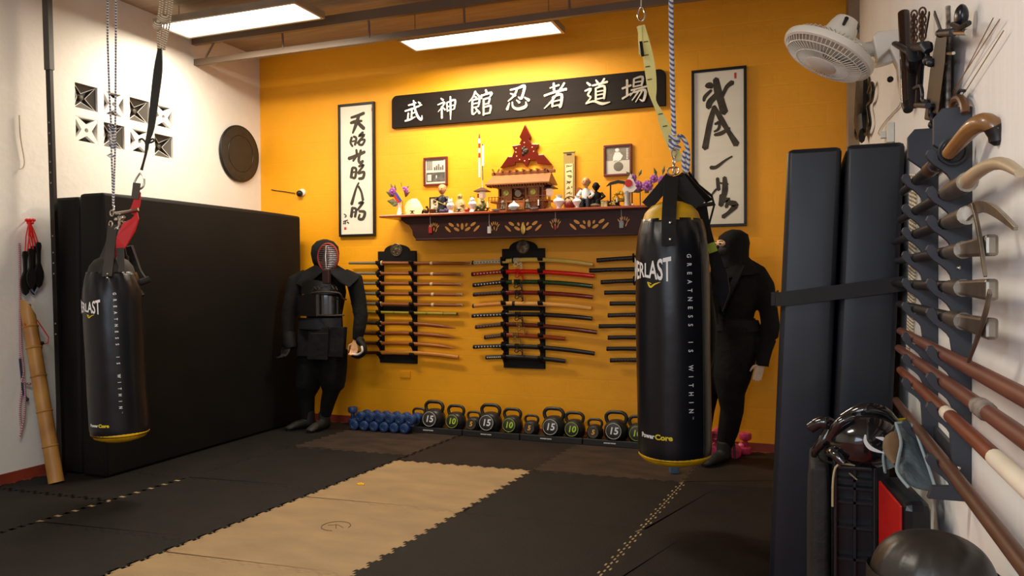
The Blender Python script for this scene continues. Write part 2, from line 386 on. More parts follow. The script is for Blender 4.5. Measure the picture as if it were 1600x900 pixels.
lamp(-4.56, -3.28, 4.47, 4.83, 3.225, 'glowing flat ceiling lamp at the upper left beside the steel truss')
lamp(-2.8, -1.6, 1.0, 1.35, 3.22, 'flat ceiling lamp over the near half of the room, behind the camera view')

# ------------------------------------------------------------------ standing mats
m_vinyl = mat('black_vinyl', (.0055, .0045, .0038), .65, var=.25, scale=3, bump=.06, bscale=5, spec=.2)
m_vinylb = mat('blue_black_vinyl', (.008, .0105, .017), .42, var=.2, scale=3, bump=.1, bscale=5, spec=.4)
def crash_mat(x0, x1, y0, y1, h, c=.03):
    b = MB(); n = 8
    b.box(x0, x1, y0, y1, .013, h, 0); return b
def pads(name, label, mb, m, lean=None, group=None, **k):
    o = solo(name, label, 'gym mat', mb, m, group, **k); return o
def soft_block(x0, x1, y0, y1, z0, z1, r=.03, puff=.012, nx=3, ny=8, nz=8):
    "upholstered slab: a grid box whose faces bulge slightly"
    mb = MB(); cx, cy, cz = (x0+x1)/2, (y0+y1)/2, (z0+z1)/2; hx, hy, hz = (x1-x0)/2, (y1-y0)/2, (z1-z0)/2
    bm = bmesh.new(); bmesh.ops.create_cube(bm, size=2)
    bmesh.ops.subdivide_edges(bm, edges=bm.edges[:], cuts=6, use_grid_fill=True)
    for v in bm.verts:
        p = v.co.copy(); a = [abs(p.x), abs(p.y), abs(p.z)]
        q = Vector((p.x*hx, p.y*hy, p.z*hz))
        if a[0] > .999: q.x += math.copysign(puff*(1-p.y**4)*(1-p.z**4), p.x)
        if a[1] > .999: q.y += math.copysign(puff*(1-p.x**4)*(1-p.z**4), p.y)
        if p.z > .999: q.z += puff*(1-p.x**4)*(1-p.y**4)
        v.co = q
    bm.verts.ensure_lookup_table()
    mb.add([(v.co.x+cx, v.co.y+cy, v.co.z+cz) for v in bm.verts], [tuple(v.index for v in f.verts) for f in bm.faces]); bm.free()
    return mb
pads('gym_mat', 'large black gym mat standing on edge, directly behind the left hanging bag', soft_block(-4.44, -4.23, 3.72, 5.82, .013, 1.875, puff=.012), m_vinyl, group='black gym mats standing against the left wall', bevel=.02)
pads('gym_mat', 'black gym mat wedged between the big leaning mat and the white left wall', soft_block(-4.71, -4.475, 3.74, 5.80, .013, 1.86, puff=.008), m_vinyl, group='black gym mats standing against the left wall', bevel=.02)
def tall(x0, x1, label):
    mb = soft_block(x0, x1, 3.16, 4.1, .013, 1.795 + (0 if x0 < .1 else .004), puff=.005)
    mb.v = [v + Vector((-.075*(1-v.z/1.8), -.0*(v.z), 0)) for v in mb.v]
    return pads('gym_mat', label, mb, m_vinylb, group='tall blue black gym mats strapped together by the right wall', bevel=.018)
tall(-.045, .150, 'tall blue black gym mat standing on end, left one of the strapped pair')
tall(.165, .365, 'tall blue black gym mat standing on end, right one of the strapped pair')
zs = 1.245
sb = MB().band([(-.092, 3.6, zs-.03), (-.086, 3.143, zs-.03), (-.07, 3.132, zs-.03), (.15, 3.13, zs+.0), (.36, 3.13, zs+.03)], .055, .006, (0, 0, 1))
sb.box(-.106, -.090, 3.15, 3.22, zs-.055, zs-.005)
solo('mat_strap', 'flat black strap running around the pair of tall blue black mats', 'strap', sb, mat('strap_webbing', '#101013', .7), smooth=False)

# perforated upright in front of the left mats
ub = PY(84, 330, 3.69); ut = PY(75, 45, 3.69)
def ux(z): return ub.x + (ut.x-ub.x)*(z-ub.z)/(ut.z-ub.z)
up = thing('perforated_upright', 'dark perforated steel upright standing in front of the left wall mats', 'steel upright', (ux(0), 3.69, .013))
m_dk = mat('dark_steel', '#1a1615', .45, metal=.4)
def post(w_, z0, z1, dy): return MB().add([(ux(z) + sx_*w_, 3.69 + sy_*dy, z) for z in (z0, z1) for sx_ in (-1, 1) for sy_ in (-1, 1)], [(0, 1, 3, 2), (4, 6, 7, 5), (0, 4, 5, 1), (2, 3, 7, 6), (0, 2, 6, 4), (1, 5, 7, 3)])
obj('post', post(.020, .013, 3.4, .012), m_dk, up, smooth=False)
obj('sleeve', post(.026, 2.70, 3.41, .017), mat('sleeve_grey', '#4b4843', .5), up, smooth=False)
for z in [.95, 1.02, 1.35, 1.42, 1.49, 1.60, 1.95, 2.02, 2.09, 2.21, 2.28, 2.35]:
    obj('bolt_hole', MB(T(ux(z), 3.677, z) @ R(90, 'X')).lathe([(.006, 0), (.006, .002)], 10), mat('hole_rim', '#8d8577', .5), up)

# ------------------------------------------------------------------ hanging heavy bags
m_leather = mat('black_bag_leather', (.007, .008, .011), .30, var=.1, scale=8, bump=.10, bscale=9, spec=.35)
m_strap = mat('black_webbing', '#141414', .75)
m_ylw = mat('yellow_bag_lining', '#d8a800', .5, var=.2, scale=9)
m_chrome = mat('chrome', '#c9c6bd', .22, metal=1, var=.02)
m_letter = mat('white_print', '#e8e8e6', .5, var=.02); m_lettery = mat('yellow_print', '#d9c61a', .5, var=.02)
m_rope = mat('blue_white_rope', '#d5d6da', .8)
def rope_stripes(m, a, b, scale=110, rot=(0, .9, .5)):
    nt = m.node_tree; bs = nt.nodes['Principled BSDF']; tc = [n for n in nt.nodes if n.type == 'TEX_COORD'][0]
    mp = nt.nodes.new('ShaderNodeMapping'); mp.inputs['Rotation'].default_value = rot; nt.links.new(tc.outputs['Object'], mp.inputs[0])
    wv = nt.nodes.new('ShaderNodeTexWave'); wv.inputs['Scale'].default_value = scale/6.28; wv.wave_profile = 'SIN'; nt.links.new(mp.outputs[0], wv.inputs[0])
    r = nt.nodes.new('ShaderNodeValToRGB'); r.color_ramp.interpolation = 'CONSTANT'
    r.color_ramp.elements[0].color = (*lin(a), 1); r.color_ramp.elements[1].color = (*lin(b), 1); r.color_ramp.elements[1].position = .55
    nt.links.new(wv.outputs['Fac'], r.inputs[0]); nt.links.new(r.outputs[0], bs.inputs['Base Color'])
rope_stripes(m_rope, '#e4e4e2', '#5c6a98')
def ring(mb, c, r, t, n=16, axis=(0, 1, 0), sx=1, sz=1):
    ax = Vector(axis).normalized(); a = ax.orthogonal().normalized(); b = ax.cross(a)
    if abs(ax.z) < .9: b = Vector((0, 0, 1)) ; a = b.cross(ax).normalized()
    mb.tube([Vector(c) + a*math.cos(2*PI*k/n)*r*sx + b*math.sin(2*PI*k/n)*r*sz for k in range(n+1)], t, 8)
def twist_rope(pts, r, k=1):
    "two thin strands wound about each other"
    pts = smooth_pts([tuple(p) for p in pts], 3); mb = MB(); mb.tube(pts, r, 10); return mb
def bag(cx, cy, zb, zt, r, ltop, fwd, label, lean=(0, 0), lining=None):
    "cylindrical heavy bag; fwd = angle on the cylinder (0 = +x) that faces the camera"
    t = thing('heavy_bag', label, 'punching bag', (cx, cy, zb), 'hanging heavy bags')
    H = zt - zb; seg = 56
    prof = [(0, 0), (.6, -.012), (.9, .0), (.965, .012)]
    prof2 = [(.965, .012), (1.0, .05), (1.0, .2), (1.0, .45), (1.01, .6), (1.0, .75), (.985, .84), (.95, .90), (.90, .945), (.83, .985), (.80, 1.0)]
    def wr(ph, z):      # gathered wrinkles towards the top, soft dents lower
        s = max(0, (z-.80)/.2); return 1 + s*(.035*math.sin(ph*11+z*18) + .02*math.sin(ph*23-z*30)) + .006*math.sin(ph*3+z*9)
    def skin(pr, a, b, nz):
        mb = MB(); vs = []
        for i in range(nz+1):
            z = a + (b-a)*i/nz
            for q in range(len(pr)-1):
                if pr[q][1] <= z <= pr[q+1][1] + 1e-6: break
            f = (z-pr[q][1])/(pr[q+1][1]-pr[q][1]); rr = pr[q][0]+(pr[q+1][0]-pr[q][0])*f
            for k in range(seg):
                ph = 2*PI*k/seg; g = rr*r*wr(ph, z); vs.append((cx+g*math.cos(ph)+lean[0]*z, cy+g*math.sin(ph)+lean[1]*z, zb+z*H))
        fs = [(i*seg+k, i*seg+(k+1) % seg, (i+1)*seg+(k+1) % seg, (i+1)*seg+k) for i in range(nz) for k in range(seg)]
        fs.append(tuple(range(seg))[::-1]); fs.append(tuple(range(nz*seg, (nz+1)*seg)))
        mb.add(vs, fs); return mb
    body = obj('bag_body', skin(prof2, .012, 1.0, 60), m_leather, t, angle=80)
    obj('bag_bottom', MB(T(cx, cy, zb)).lathe([(0, -.035), (r*.5, -.028), (r*.85, -.008), (r*.985, .02), (r*.97, .03)], 40), m_ylw, t, angle=80)
    tp = Vector((cx+lean[0], cy+lean[1], zt))
    obj('bag_lining', MB(T(*tp)).lathe([(r*.80, -.01), (r*.72, .035), (r*.55, .07), (r*.3, .09), (0, .095)], 32), lining or m_ylw, t, angle=80)
    def on_bag(x, z, off=.003):       # x metres round the bag from the facing direction, z metres above the bottom
        ph = fwd + x/r; zz = z/H
        for q in range(len(prof2)-1):
            if prof2[q][1] <= zz <= prof2[q+1][1] + 1e-6: break
        f = (zz-prof2[q][1])/(prof2[q+1][1]-prof2[q][1]); rr = prof2[q][0]+(prof2[q+1][0]-prof2[q][0])*f
        g = rr*r*wr(ph, zz) + off
        return Vector((cx+g*math.cos(ph)+lean[0]*zz, cy+g*math.sin(ph)+lean[1]*zz, zb+z))
    return t, on_bag, tp
# logo shapes shared by both bags, placed through on_bag
def bag_prints(t, on_bag, H, xl, zl, xv, zv0, zv1, xp, zp, k=1.0):
    I = Matrix.Identity(4)
    lw = .30*k
    def arc(v): return on_bag(xl + v.x, zl + v.y*(1 + .9*abs(v.x/lw*1.6)) , .004 + max(v.z, 0))
    obj('brand_lettering', text_mb('EVERLAST', .115*k, I, .0004, offset=.0022*k, xs=.70, fn=arc), m_letter, t, smooth=False)
    sw = MB(); S = [(-.03, -.068, .002), (-.015, -.09, .012), (-.002, -.097, .012), (.02, -.082, .010), (.058, -.068, .002)]
    S2 = [(-.03, -.068, .004), (-.012, -.074, .008), (.0, -.078, .004)]
    b = MB(); b.stroke([(x*k, y*k, w_*k) for x, y, w_ in smooth_pts(S, 3)], 0, .001); b.stroke([(x*k, y*k, w_*k) for x, y, w_ in S2], 0, .001)
    sw.f = b.f; sw.v = [on_bag(xl + .055*k + v.x, zl + v.y, .003 + v.z) for v in b.v]
    obj('brand_mark', sw, m_lettery, t, smooth=False)
    s = 'GREATNESS IS WITHIN'; n = len(s)
    for i, ch in enumerate(s):
        if ch == ' ': continue
        zc = zv0 + (zv1-zv0)*i/(n-1)
        obj('printed_letter', text_mb(ch, .042*k, I, .0003, offset=.0006, xs=.8, fn=lambda v, zc=zc: on_bag(xv + v.y, zc - v.x, .003 + max(v.z, 0))), m_letter, t, smooth=False)
    zc = zv1 - (zv0-zv1)/(n-1)*.8
    obj('printed_letter', text_mb('TM', .014*k, I, .0003, xs=.9, fn=lambda v: on_bag(xv + .012*k + v.y, zc - v.x, .003)), m_letter, t, smooth=False)
    obj('model_lettering', text_mb('Power', .040*k, I, .0003, offset=.001, xs=1.0, align='RIGHT', fn=lambda v: on_bag(xp + v.x, zp + v.y, .003 + max(v.z, 0))), m_letter, t, smooth=False)
    obj('model_lettering', text_mb('Core', .044*k, I, .0003, offset=.0015, xs=1.15, align='LEFT', fn=lambda v: on_bag(xp + .004 + v.x, zp + v.y, .003 + max(v.z, 0))), m_lettery, t, smooth=False)

def to_ceiling(p): return Vector((p.x, p.y, ZC))
# large bag on the right: axis at pixel x 1053, 3.9 m ahead
def at_depth(x, y, d):
    r = ray(x, y); fwd_ = -RZ_cam
    return EYE + r * (d / FPX)
RZ_cam = Vector((RX.z, RY.z, RZ.z))
cb = at_depth(1054, 715, 3.95); ct = at_depth(1050, 345, 3.95)
cxB, cyB = cb.x, cb.y; rB = .187; zb = cb.z + .0; zt = at_depth(1050, 340, 3.8).z
face = math.atan2(EYE.y-cyB, EYE.x-cxB)
B, onB, tpB = bag(cxB, cyB, zb, zt, rB, 0, face, 'large glossy black hanging punching bag on the right, before the ninja mannequin', lean=(-.012, 0))
HB = zt - zb
pz = lambda y, d=3.76: at_depth(1040, y, d).z
bag_prints(B, onB, HB, -.150, pz(423)-zb, .085, pz(400)-zb, pz(643)-zb, -.100, pz(686)-zb, k=.82)
dB = 3.95
def DB(x, y, dd=0): return at_depth(x, y, dB+dd)
# straps of the big bag (parts): front strap with rivets, side straps, ring, chain link
ringp = DB(1051, 262)
for nm, x0, x1, y1, dd, wd in (('hanging_strap', 1050, 1045, 384, -.185, .070), ('hanging_strap', 1048, 1010, 322, .02, .06), ('hanging_strap', 1056, 1092, 322, -.03, .085), ('hanging_strap', 1053, 1068, 325, .15, .085)):
    p0 = DB(x0, 276); p1 = DB((x0+x1)/2, 300, dd*.45); p2 = DB(x1, 340 if nm and y1 > 350 else y1, dd)
    pts = [p0, p1, p2] + ([DB(x1, y1, dd-.008)] if y1 > 350 else [])
    obj(nm, MB().band(smooth_pts([tuple(p) for p in pts], 3), wd, .006, (1, .35, 0)), m_strap, B, smooth=False)
for y in (348, 374):
    c = DB(1047, y, -.197); obj('rivet', MB().ell(c, (.008, .005, .008)), m_chrome, B)
rg = MB(); ring(rg, DB(1049, 268, -.01), .020, .0045); ring(rg, DB(1056, 267, .01), .018, .0045, axis=(.5, 1, 0)); obj('strap_ring', rg, m_chrome, B)
lk = MB(); ring(lk, DB(1053, 252), .013, .004, sz=1.9, axis=(1, .6, 0)); ring(lk, DB(1053, 240), .012, .004, sz=1.6); obj('chain_link', lk, m_chrome, B)
for s_ in range(7):
    z0_ = pz(330)-zb; 
seam = MB().tube([onB(.165, z_/20*HB*.86+.05, .001) for z_ in range(21)], .0025, 6); obj('seam', seam, m_strap, B)
# rope
mb = MB(); mb.tube([to_ceiling(DB(1048, -30)), DB(1048, -30), DB(1049, 60), DB(1051, 150), DB(1053, 212)], .0125, 12)
kn = MB()
for (a, b_, c, d) in ((1046, 212, 1061, 222), (1045, 222, 1062, 232), (1062, 212, 1046, 230), (1048, 234, 1060, 214)):
    kn.tube([DB(a, b_, -.012), DB((a+c)/2, (b_+d)/2, -.026), DB(c, d, -.012)], .011, 10)
rp = thing('hanging_rope', 'blue and white braided rope holding the large right hand punching bag', 'rope', DB(1053, 240))
obj('rope_line', mb, m_rope, rp); obj('knot', kn, m_rope, rp)
obj('rope_loop', MB().tube(smooth_pts([tuple(DB(*p)) for p in ((1058, 218), (1064, 213), (1071, 222), (1075, 238), (1075, 256), (1073, 268), (1069, 264), (1068, 250), (1070, 236))], 4), .011, 10), m_rope, rp)
# yellow webbing strap with marks
m_yw = mat('pale_yellow_webbing', '#f2ea96', .7, var=.08)
ys = thing('yellow_strap', 'pale yellow webbing strap with black marks hanging left of the rope of the large bag', 'strap', DB(1008, 40))
pt = [(1001, 40), (1010, 75), (1016, 110), (1019, 140), (1022, 158), (1030, 175), (1040, 200), (1051, 228), (1062, 252)]
wd = [.042, .050, .056, .046, .022, .030, .052, .048, .036]
pts = [DB(x, y, .03) for x, y in pt]
obj('webbing', MB().band(smooth_pts([tuple(p) for p in pts], 3), [v[0] for v in smooth_pts([(a,) for a in wd], 3)], .003, (1, .35, 0)), m_yw, ys, smooth=False)
obj('webbing_end', MB().band([DB(1000, 40, .02), DB(1000, 60, .02), DB(1003, 85, .015)], [.018, .02, .03], .003, (1, .35, 0)), m_yw, ys, smooth=False)
obj('buckle', MB().band([DB(1001, 65, .0), DB(1004, 88, .0)], .016, .012, (1, .35, 0)), m_dk, ys, smooth=False)
for x, y in ((1009, 65), (1010, 86), (1012, 104), (1015, 124), (1032, 178), (1039, 197), (1048, 218)):
    obj('mark', MB().band([DB(x-3.5, y+.6, .024), DB(x+3.5, y-.6, .024)], .004, .002, (0, 0, 1)), m_dk, ys, smooth=False)
hk = MB(); ring(hk, DB(1002, 22, .02), .018, .005, sz=2); hk.tube([to_ceiling(DB(1002, 12, .02)), DB(1002, 12, .02)], .005, 8); obj('hook', hk, m_chrome, ys)

# left bag
dL = 4.5
def DL(x, y, dd=0): return at_depth(x, y, dL+dd)
cb = DL(188, 680); ct = DL(180, 440)
rL = .160
fL = math.atan2(EYE.y-cb.y, EYE.x-cb.x)
kz = DL(180, 425).z
BL_, onL, tpL = bag(cb.x, cb.y, cb.z, kz, rL, 0, fL, 'smaller black hanging punching bag on the left before the leaning black mats', lean=(DL(177, 450).x-DL(188, 450).x, DL(177, 450).y-DL(188, 450).y), lining=mat('black_lining', '#1a1714', .7))
zl = lambda y: at_depth(160, y, 4.36).z - cb.z
bag_prints(BL_, onL, kz-cb.z, -.165, zl(481), .010, zl(459), zl(637), -.118, zl(665), k=.56)
for x0, x1, y1, dd, wd_ in ((176, 167, 432, -.155, .052), (180, 150, 425, .03, .04), (186, 190, 425, -.10, .04), (184, 200, 428, .06, .04)):
    obj('hanging_strap', MB().band(smooth_pts([tuple(DL(x0, 352)), tuple(DL((x0+x1)/2, 395, dd*.6)), tuple(DL(x1, y1, dd))], 3), wd_, .006, (1, .45, 0)), mat('grey_black_webbing', '#383430', .75), BL_, smooth=False)
for y in (428, 434): obj('rivet', MB().ell(DL(168 - (y-428)*.1, y, -.165), (.006, .005, .006)), m_chrome, BL_)
rg = MB(); ring(rg, DL(173, 351), .020, .004, axis=(.3, 1, 0)); ring(rg, DL(183, 360, -.02), .018, .004); obj('strap_ring', rg, m_chrome, BL_)
# rope, two strands, knots
rp = thing('hanging_rope', 'thin blue and white doubled rope holding the left punching bag', 'rope', DL(178, 325))
m_rope2 = mat('thin_rope', '#d5d6da', .8); rope_stripes(m_rope2, '#e6e2d8', '#3d4a78', 170)
for x0, x1 in ((168, 174), (181, 180)):
    obj('rope_line', MB().tube([to_ceiling(DL(x0, -40)), DL(x0, -40), DL(x0, 60), DL((x0+x1)/2, 150), DL(x1, 200), DL(x1, 230), DL(177, 322)], .0055, 8), m_rope2, rp)
kn = MB()
for k in range(7):
    y = 196 + k*5.2; kn.tube([DL(170+(k % 2)*2, y), DL(176, y+3, -.012), DL(181, y+6)], .007, 8)
kn.tube([DL(176, 240), DL(168, 243, -.01), DL(173, 246, -.015), DL(180, 243)], .0055, 8)
obj('knot', kn, m_rope2, rp)
# shackle bits
sh = MB(); ring(sh, DL(178, 327), .014, .0035, sz=1.3, axis=(.6, 1, 0)); ring(sh, DL(175, 333, -.01), .014, .004, sz=1.2)
sh.tube([DL(178, 334), DL(200, 331, -.02), DL(216, 327, -.02)], .010, 8); sh.tube([DL(186, 338), DL(187, 352, -.02), DL(184, 358, -.02)], .008, 8)
sh.tube([DL(190, 345, -.02), DL(203, 351, -.03)], .006, 8); sh.ell(DL(192, 340, -.02), .014); sh.ell(DL(181, 343, -.01), .010)
solo('shackle_set', 'cluster of steel shackles and carabiners joining the rope to the left bag', 'shackle', sh, m_chrome)
# long black strap from the ceiling, carabiner and red strap
m_olive = mat('olive_black_webbing', '#26261f', .7)
bs = thing('black_lifting_strap', 'long dark webbing strap bundle hanging from white cord at upper left, crossing the vent blocks', 'strap', DL(245, 80))
obj('webbing', MB().band(smooth_pts([tuple(DL(*p)) for p in ((250, 76), (247, 110), (241, 160), (236, 200), (231, 218), (229, 226))], 3), [v[0] for v in smooth_pts([(a,) for a in (.022, .048, .044, .036, .022, .016)], 3)], .012, (1, .45, 0)), m_olive, bs, smooth=False)
obj('webbing_tail', MB().tube([DL(230, 224), DL(228, 240), DL(224, 255), DL(221, 266)], [.012, .008, .007, .009], 8), m_olive, bs)
obj('tie_knot', MB().tube(smooth_pts([tuple(DL(*p)) for p in ((217, 219), (222, 217), (228, 222), (234, 223), (241, 220), (238, 217), (230, 223))], 3), .006, 8), m_olive, bs)
wc = mat('white_cord', '#d9cdb4', .8); rope_stripes(wc, '#e8dcc2', '#8d7d60', 200)
for x0, x1 in ((246, 247), (250, 249), (256, 252), (261, 255), (265, 257)):
    obj('cord', MB().tube([to_ceiling(DL(x0+4, 5)), DL(x0+4, 5), DL(x0, 38), DL(x1, 78)], .005, 8), wc, bs)
obj('cord_knot', MB().ell(DL(246, 40, -.01), (.03, .025, .03)).ell(DL(256, 30), (.035, .03, .03)), wc, bs)
kb = MB(); kb.tube(smooth_pts([tuple(DL(*p)) for p in ((219, 270), (212, 281), (209, 291), (216, 296), (224, 291), (225, 278), (219, 270))], 4), .006, 8)
solo('carabiner', 'steel climbing carabiner under the long dark strap', 'carabiner', kb, m_chrome)
m_red = mat('red_webbing', '#c2151a', .55, var=.1)
rs = thing('red_strap', 'red webbing strap looping down from the carabiner to the left bag', 'strap', DL(205, 330))
obj('webbing', MB().band(smooth_pts([tuple(DL(*p)) for p in ((216, 300), (213, 320), (206, 334))], 3), [v[0] for v in smooth_pts([(a,) for a in (.03, .045, .04)], 3)], .004, (1, .45, 0)), m_red, rs, smooth=False)
obj('grey_sleeve', MB().band([DL(214, 286, -.004), DL(211, 311, -.008)], .042, .008, (1, .45, 0)), mat('grey_webbing', '#4c463e', .7), rs, smooth=False)
lp = flat_shape([[(0, 0), (0, 1), (1, 1)]], .1, Matrix.Identity(4))
def sheet(pix, D_, t, name='x'):
    "a thin panel through pixel corners at given depths"
    mb = MB(); n = len(pix); f = [D_(*p) for p in pix]; b = [q + Vector((.1, .9, 0)).normalized()*t for q in f]
    mb.add(f + b, [tuple(range(n)), tuple(range(n, 2*n))[::-1]] + [(i, n+i, n+(i+1) % n, (i+1) % n) for i in range(n)]); return mb
obj('loop_panel', sheet([(214, 332, -.03), (216, 342, -.04), (210, 362, -.05), (196, 386, -.05), (179, 402, -.05), (182, 370, -.06), (192, 348, -.05), (205, 342, -.04)], DL, .006), m_red, rs, smooth=False)
# a black harness hanging behind the left bag
hn = MB(); hn.band(smooth_pts([tuple(DL(*p)) for p in ((200, 385, .10), (207, 405, .12), (214, 425, .12), (222, 437, .12))], 3), [.05]*10, .03, (1, .45, 0))
hn.tube(smooth_pts([tuple(DL(*p)) for p in ((196, 400, .05), (198, 430, .06), (206, 442, .06), (220, 441, .08), (234, 436, .1))], 3), .02, 10)
ring(hn, DL(202, 461, .02), .02, .006); hn.tube([DL(206, 443, .05), DL(214, 455, .05), DL(220, 464, .05)], .025, 10)
solo('training_harness', 'dark crumpled harness hanging behind the left punching bag', 'harness', hn, m_strap)
# harness with a lime tag behind the big bag
hs = thing('black_harness', 'black harness of straps with a lime yellow tag behind the large bag', 'harness', DB(1098, 400, .22))
hb = MB()
for pl, wd in (([(1066, 272, .02), (1085, 292, .1), (1108, 314, .2)], .04), ([(1075, 268, .05), (1092, 290, .15), (1112, 306, .22)], .012), ([(1090, 322, .2), (1116, 318, .22)], .03), ([(1076, 275, .1), (1078, 300, .15), (1088, 330, .18)], .05), ([(1112, 306, .22), (1116, 320, .22), (1108, 350, .22)], .01)):
    hb.band([DB(*p) for p in pl], wd, .008, (1, .35, 0))
obj('strap_web', hb, m_strap, hs, smooth=False)
obj('main_strap', MB().band(smooth_pts([tuple(DB(*p)) for p in ((1093, 325, .2), (1101, 355, .22), (1110, 385, .22), (1120, 415, .22), (1126, 440, .22))], 3), [v[0] for v in smooth_pts([(a,) for a in (.08, .06, .055, .07, .06)], 3)], .015, (1, .35, 0)), mat('navy_black_cloth', '#101019', .8), hs, smooth=False)
obj('lime_tag', MB().band([DB(1110, 380, .19), DB(1115, 394, .19)], .045, .008, (1, .35, 0)), mat('lime_tag', '#c8e04a', .6), hs, smooth=False)
obj('hanging_end', sheet([(1110, 420, .22), (1136, 425, .22), (1140, 455, .22), (1128, 487, .22), (1122, 465, .22), (1112, 450, .22)], DB, .02), mat('navy_cloth', '#0d0f1e', .8), hs, smooth=False)
gl = MB(); gl.tube(smooth_pts([tuple(DB(*p)) for p in ((1100, 440, .2), (1102, 500, .2), (1104, 545, .2), (1103, 585, .2))], 3), [v[0] for v in smooth_pts([(a,) for a in (.03, .06, .05, .02)], 3)], 12)
solo('black_pouch', 'long black pouch with a pale zip hanging against the back of the large bag', 'pouch', gl, m_vinyl)
# ------------------------------------------------------------------ things on the back wall
m_black = mat('black_lacquer', (.010, .009, .008), .35, spec=.3, var=.1)
m_blackm = mat('black_paint_matt', (.009, .007, .006), .7, spec=.2, var=.15)
m_paper = mat('scroll_paper', '#ece6d4', .8, var=.03, scale=3, bump=.1, bscale=5, stretch=(.3, 1, 3))
m_ink = mat('brush_ink', '#2a241b', .7, var=.2, scale=20, col2='#4a4030')
m_seal = mat('red_seal', '#c8452c', .7)
def strokes_px(mb, lst, ox, oy, s, Y, wk, lift=0):
    "brush strokes traced at photo scale; wk = metres per unit of width"
    for n, st in enumerate(lst):
        pts = []
        for x, y, w_ in smooth_pts([tuple(map(float, q)) for q in st], 4):
            p = PY(ox + x/s, oy + y/s, Y); pts.append((p.x, p.z, w_*wk))
        b = MB(frame((0, Y, 0), (1, 0, 0), (0, 0, 1))); b.stroke(pts, -.0004, .0004 + .00004*n); mb.add(b.v, b.f)
S1 = [[(138,158,9),(178,146,12),(212,132,12)],[(136,188,10),(165,180,14),(200,176,8)],[(182,148,13),(166,198,15),(148,245,8)],[(172,182,11),(195,204,15),(212,220,14)],
 [(143,268,10),(136,298,10),(148,320,8)],[(152,264,9),(168,274,10),(160,312,10)],[(145,292,7),(170,286,7)],[(206,240,10),(182,262,9),(214,254,9),(190,282,9),(172,302,7)],[(192,284,8),(216,282,9),(202,310,10),(182,306,9),(190,288,7)],
 [(125,388,14),(160,376,14),(216,350,12)],[(168,338,9),(170,368,11),(150,402,9)],[(194,340,10),(182,392,12),(190,412,12),(206,402,12)],
 [(146,440,11),(139,495,13)],[(146,440,10),(167,446,10),(161,495,11),(142,492,8)],[(148,466,7),(164,462,7)],[(182,432,9),(209,424,10),(184,460,9),(176,468,7)],[(180,472,10),(211,464,11),(206,496,12),(182,501,10)],
 [(182,524,7),(166,560,9),(142,645,13)],[(180,544,9),(196,575,9),(206,622,11)],
 [(146,664,11),(140,716,13)],[(146,666,9),(167,673,10),(161,716,11)],[(150,690,6),(163,688,6)],[(182,640,9),(206,634,11),(176,676,9)],[(184,684,9),(216,690,12),(206,726,12),(182,726,10),(188,702,8)],
 [(100,700,4),(112,710,4),(104,718,4)],[(96,742,4),(120,734,4)],[(109,738,3),(106,756,5)],[(100,748,4),(96,756,4)],[(118,745,5),(126,752,5)]]
S2 = [[(140,142,14),(158,140,20),(168,150,12)],[(128,218,8),(134,196,12),(165,164,9)],[(152,252,16),(158,224,20),(196,178,16),(190,140,12)],[(188,108,18),(200,176,24),(214,220,22),(230,276,24)],[(272,124,16),(244,146,13),(222,192,10),(216,212,6)],
 [(182,246,14),(160,320,18),(146,390,18),(134,455,20)],[(186,258,12),(216,312,17),(252,372,14),(292,436,20)],[(184,334,8),(228,316,10)],[(196,322,7),(206,338,9),(200,360,9),(180,372,6)],[(182,388,9),(216,380,13),(256,354,9)],
 [(162,552,12),(190,550,11),(236,516,7),(270,496,5)],
 [(196,606,10),(202,664,12)],[(232,602,12),(234,660,18),(226,704,15)],[(198,628,5),(248,636,7)],[(166,692,5),(186,666,7),(202,655,4)],[(216,690,12),(214,742,16)],[(216,730,9),(250,712,14),(240,752,10)],[(252,728,14),(286,740,20),(254,778,12),(224,800,14)]]
def scroll(label, x0, x1, z0, z1, fw, data, seals, grp):
    c = ((x0+x1)/2, YB, z0); t = thing('calligraphy_frame', label, 'framed calligraphy', c, grp)
    M = BACK((0, YB, 0))
    fr = MB(M)
    for a, b, c_, d in ((x0, x1, z0, z0+fw), (x0, x1, z1-fw, z1), (x0, x0+fw, z0+fw, z1-fw), (x1-fw, x1, z0+fw, z1-fw)): fr.box(a, b, c_, d, .001, .03)
    obj('picture_frame', fr, m_black, t, smooth=False, bevel=.003)
    obj('paper', MB(M).box(x0+fw, x1-fw, z0+fw, z1-fw, .002, .016), m_paper, t, smooth=False)
    mb = MB(); strokes_px(mb, *data); obj('brush_writing', mb, m_ink, t, smooth=False)
    s = MB()
    for px, py, w_, h in seals:
        q = PY(px, py, YB-.0165); s.box(q.x-w_, q.x+w_, YB-.0172, YB-.016, q.z-h, q.z+h)
    obj('red_seal', s, m_seal, t, smooth=False)
scroll('tall narrow black framed scroll with six brush characters, left of the black sign', -3.928, -3.552, 1.69, 2.888, .020, (S1, 510, 140, 3.6, YB-.0168, .0024), [(539.5, 357, .012, .012), (581.6, 171, .007, .016)], 'framed calligraphy scrolls')
scroll('wide black framed scroll with large loose brush strokes, right of the black sign', -.775, -.372, 1.685, 2.880, .020, (S2, 1060, 90, 3.215, YB-.0168, .0025), [(1149, 118, .008, .022)], 'framed calligraphy scrolls')

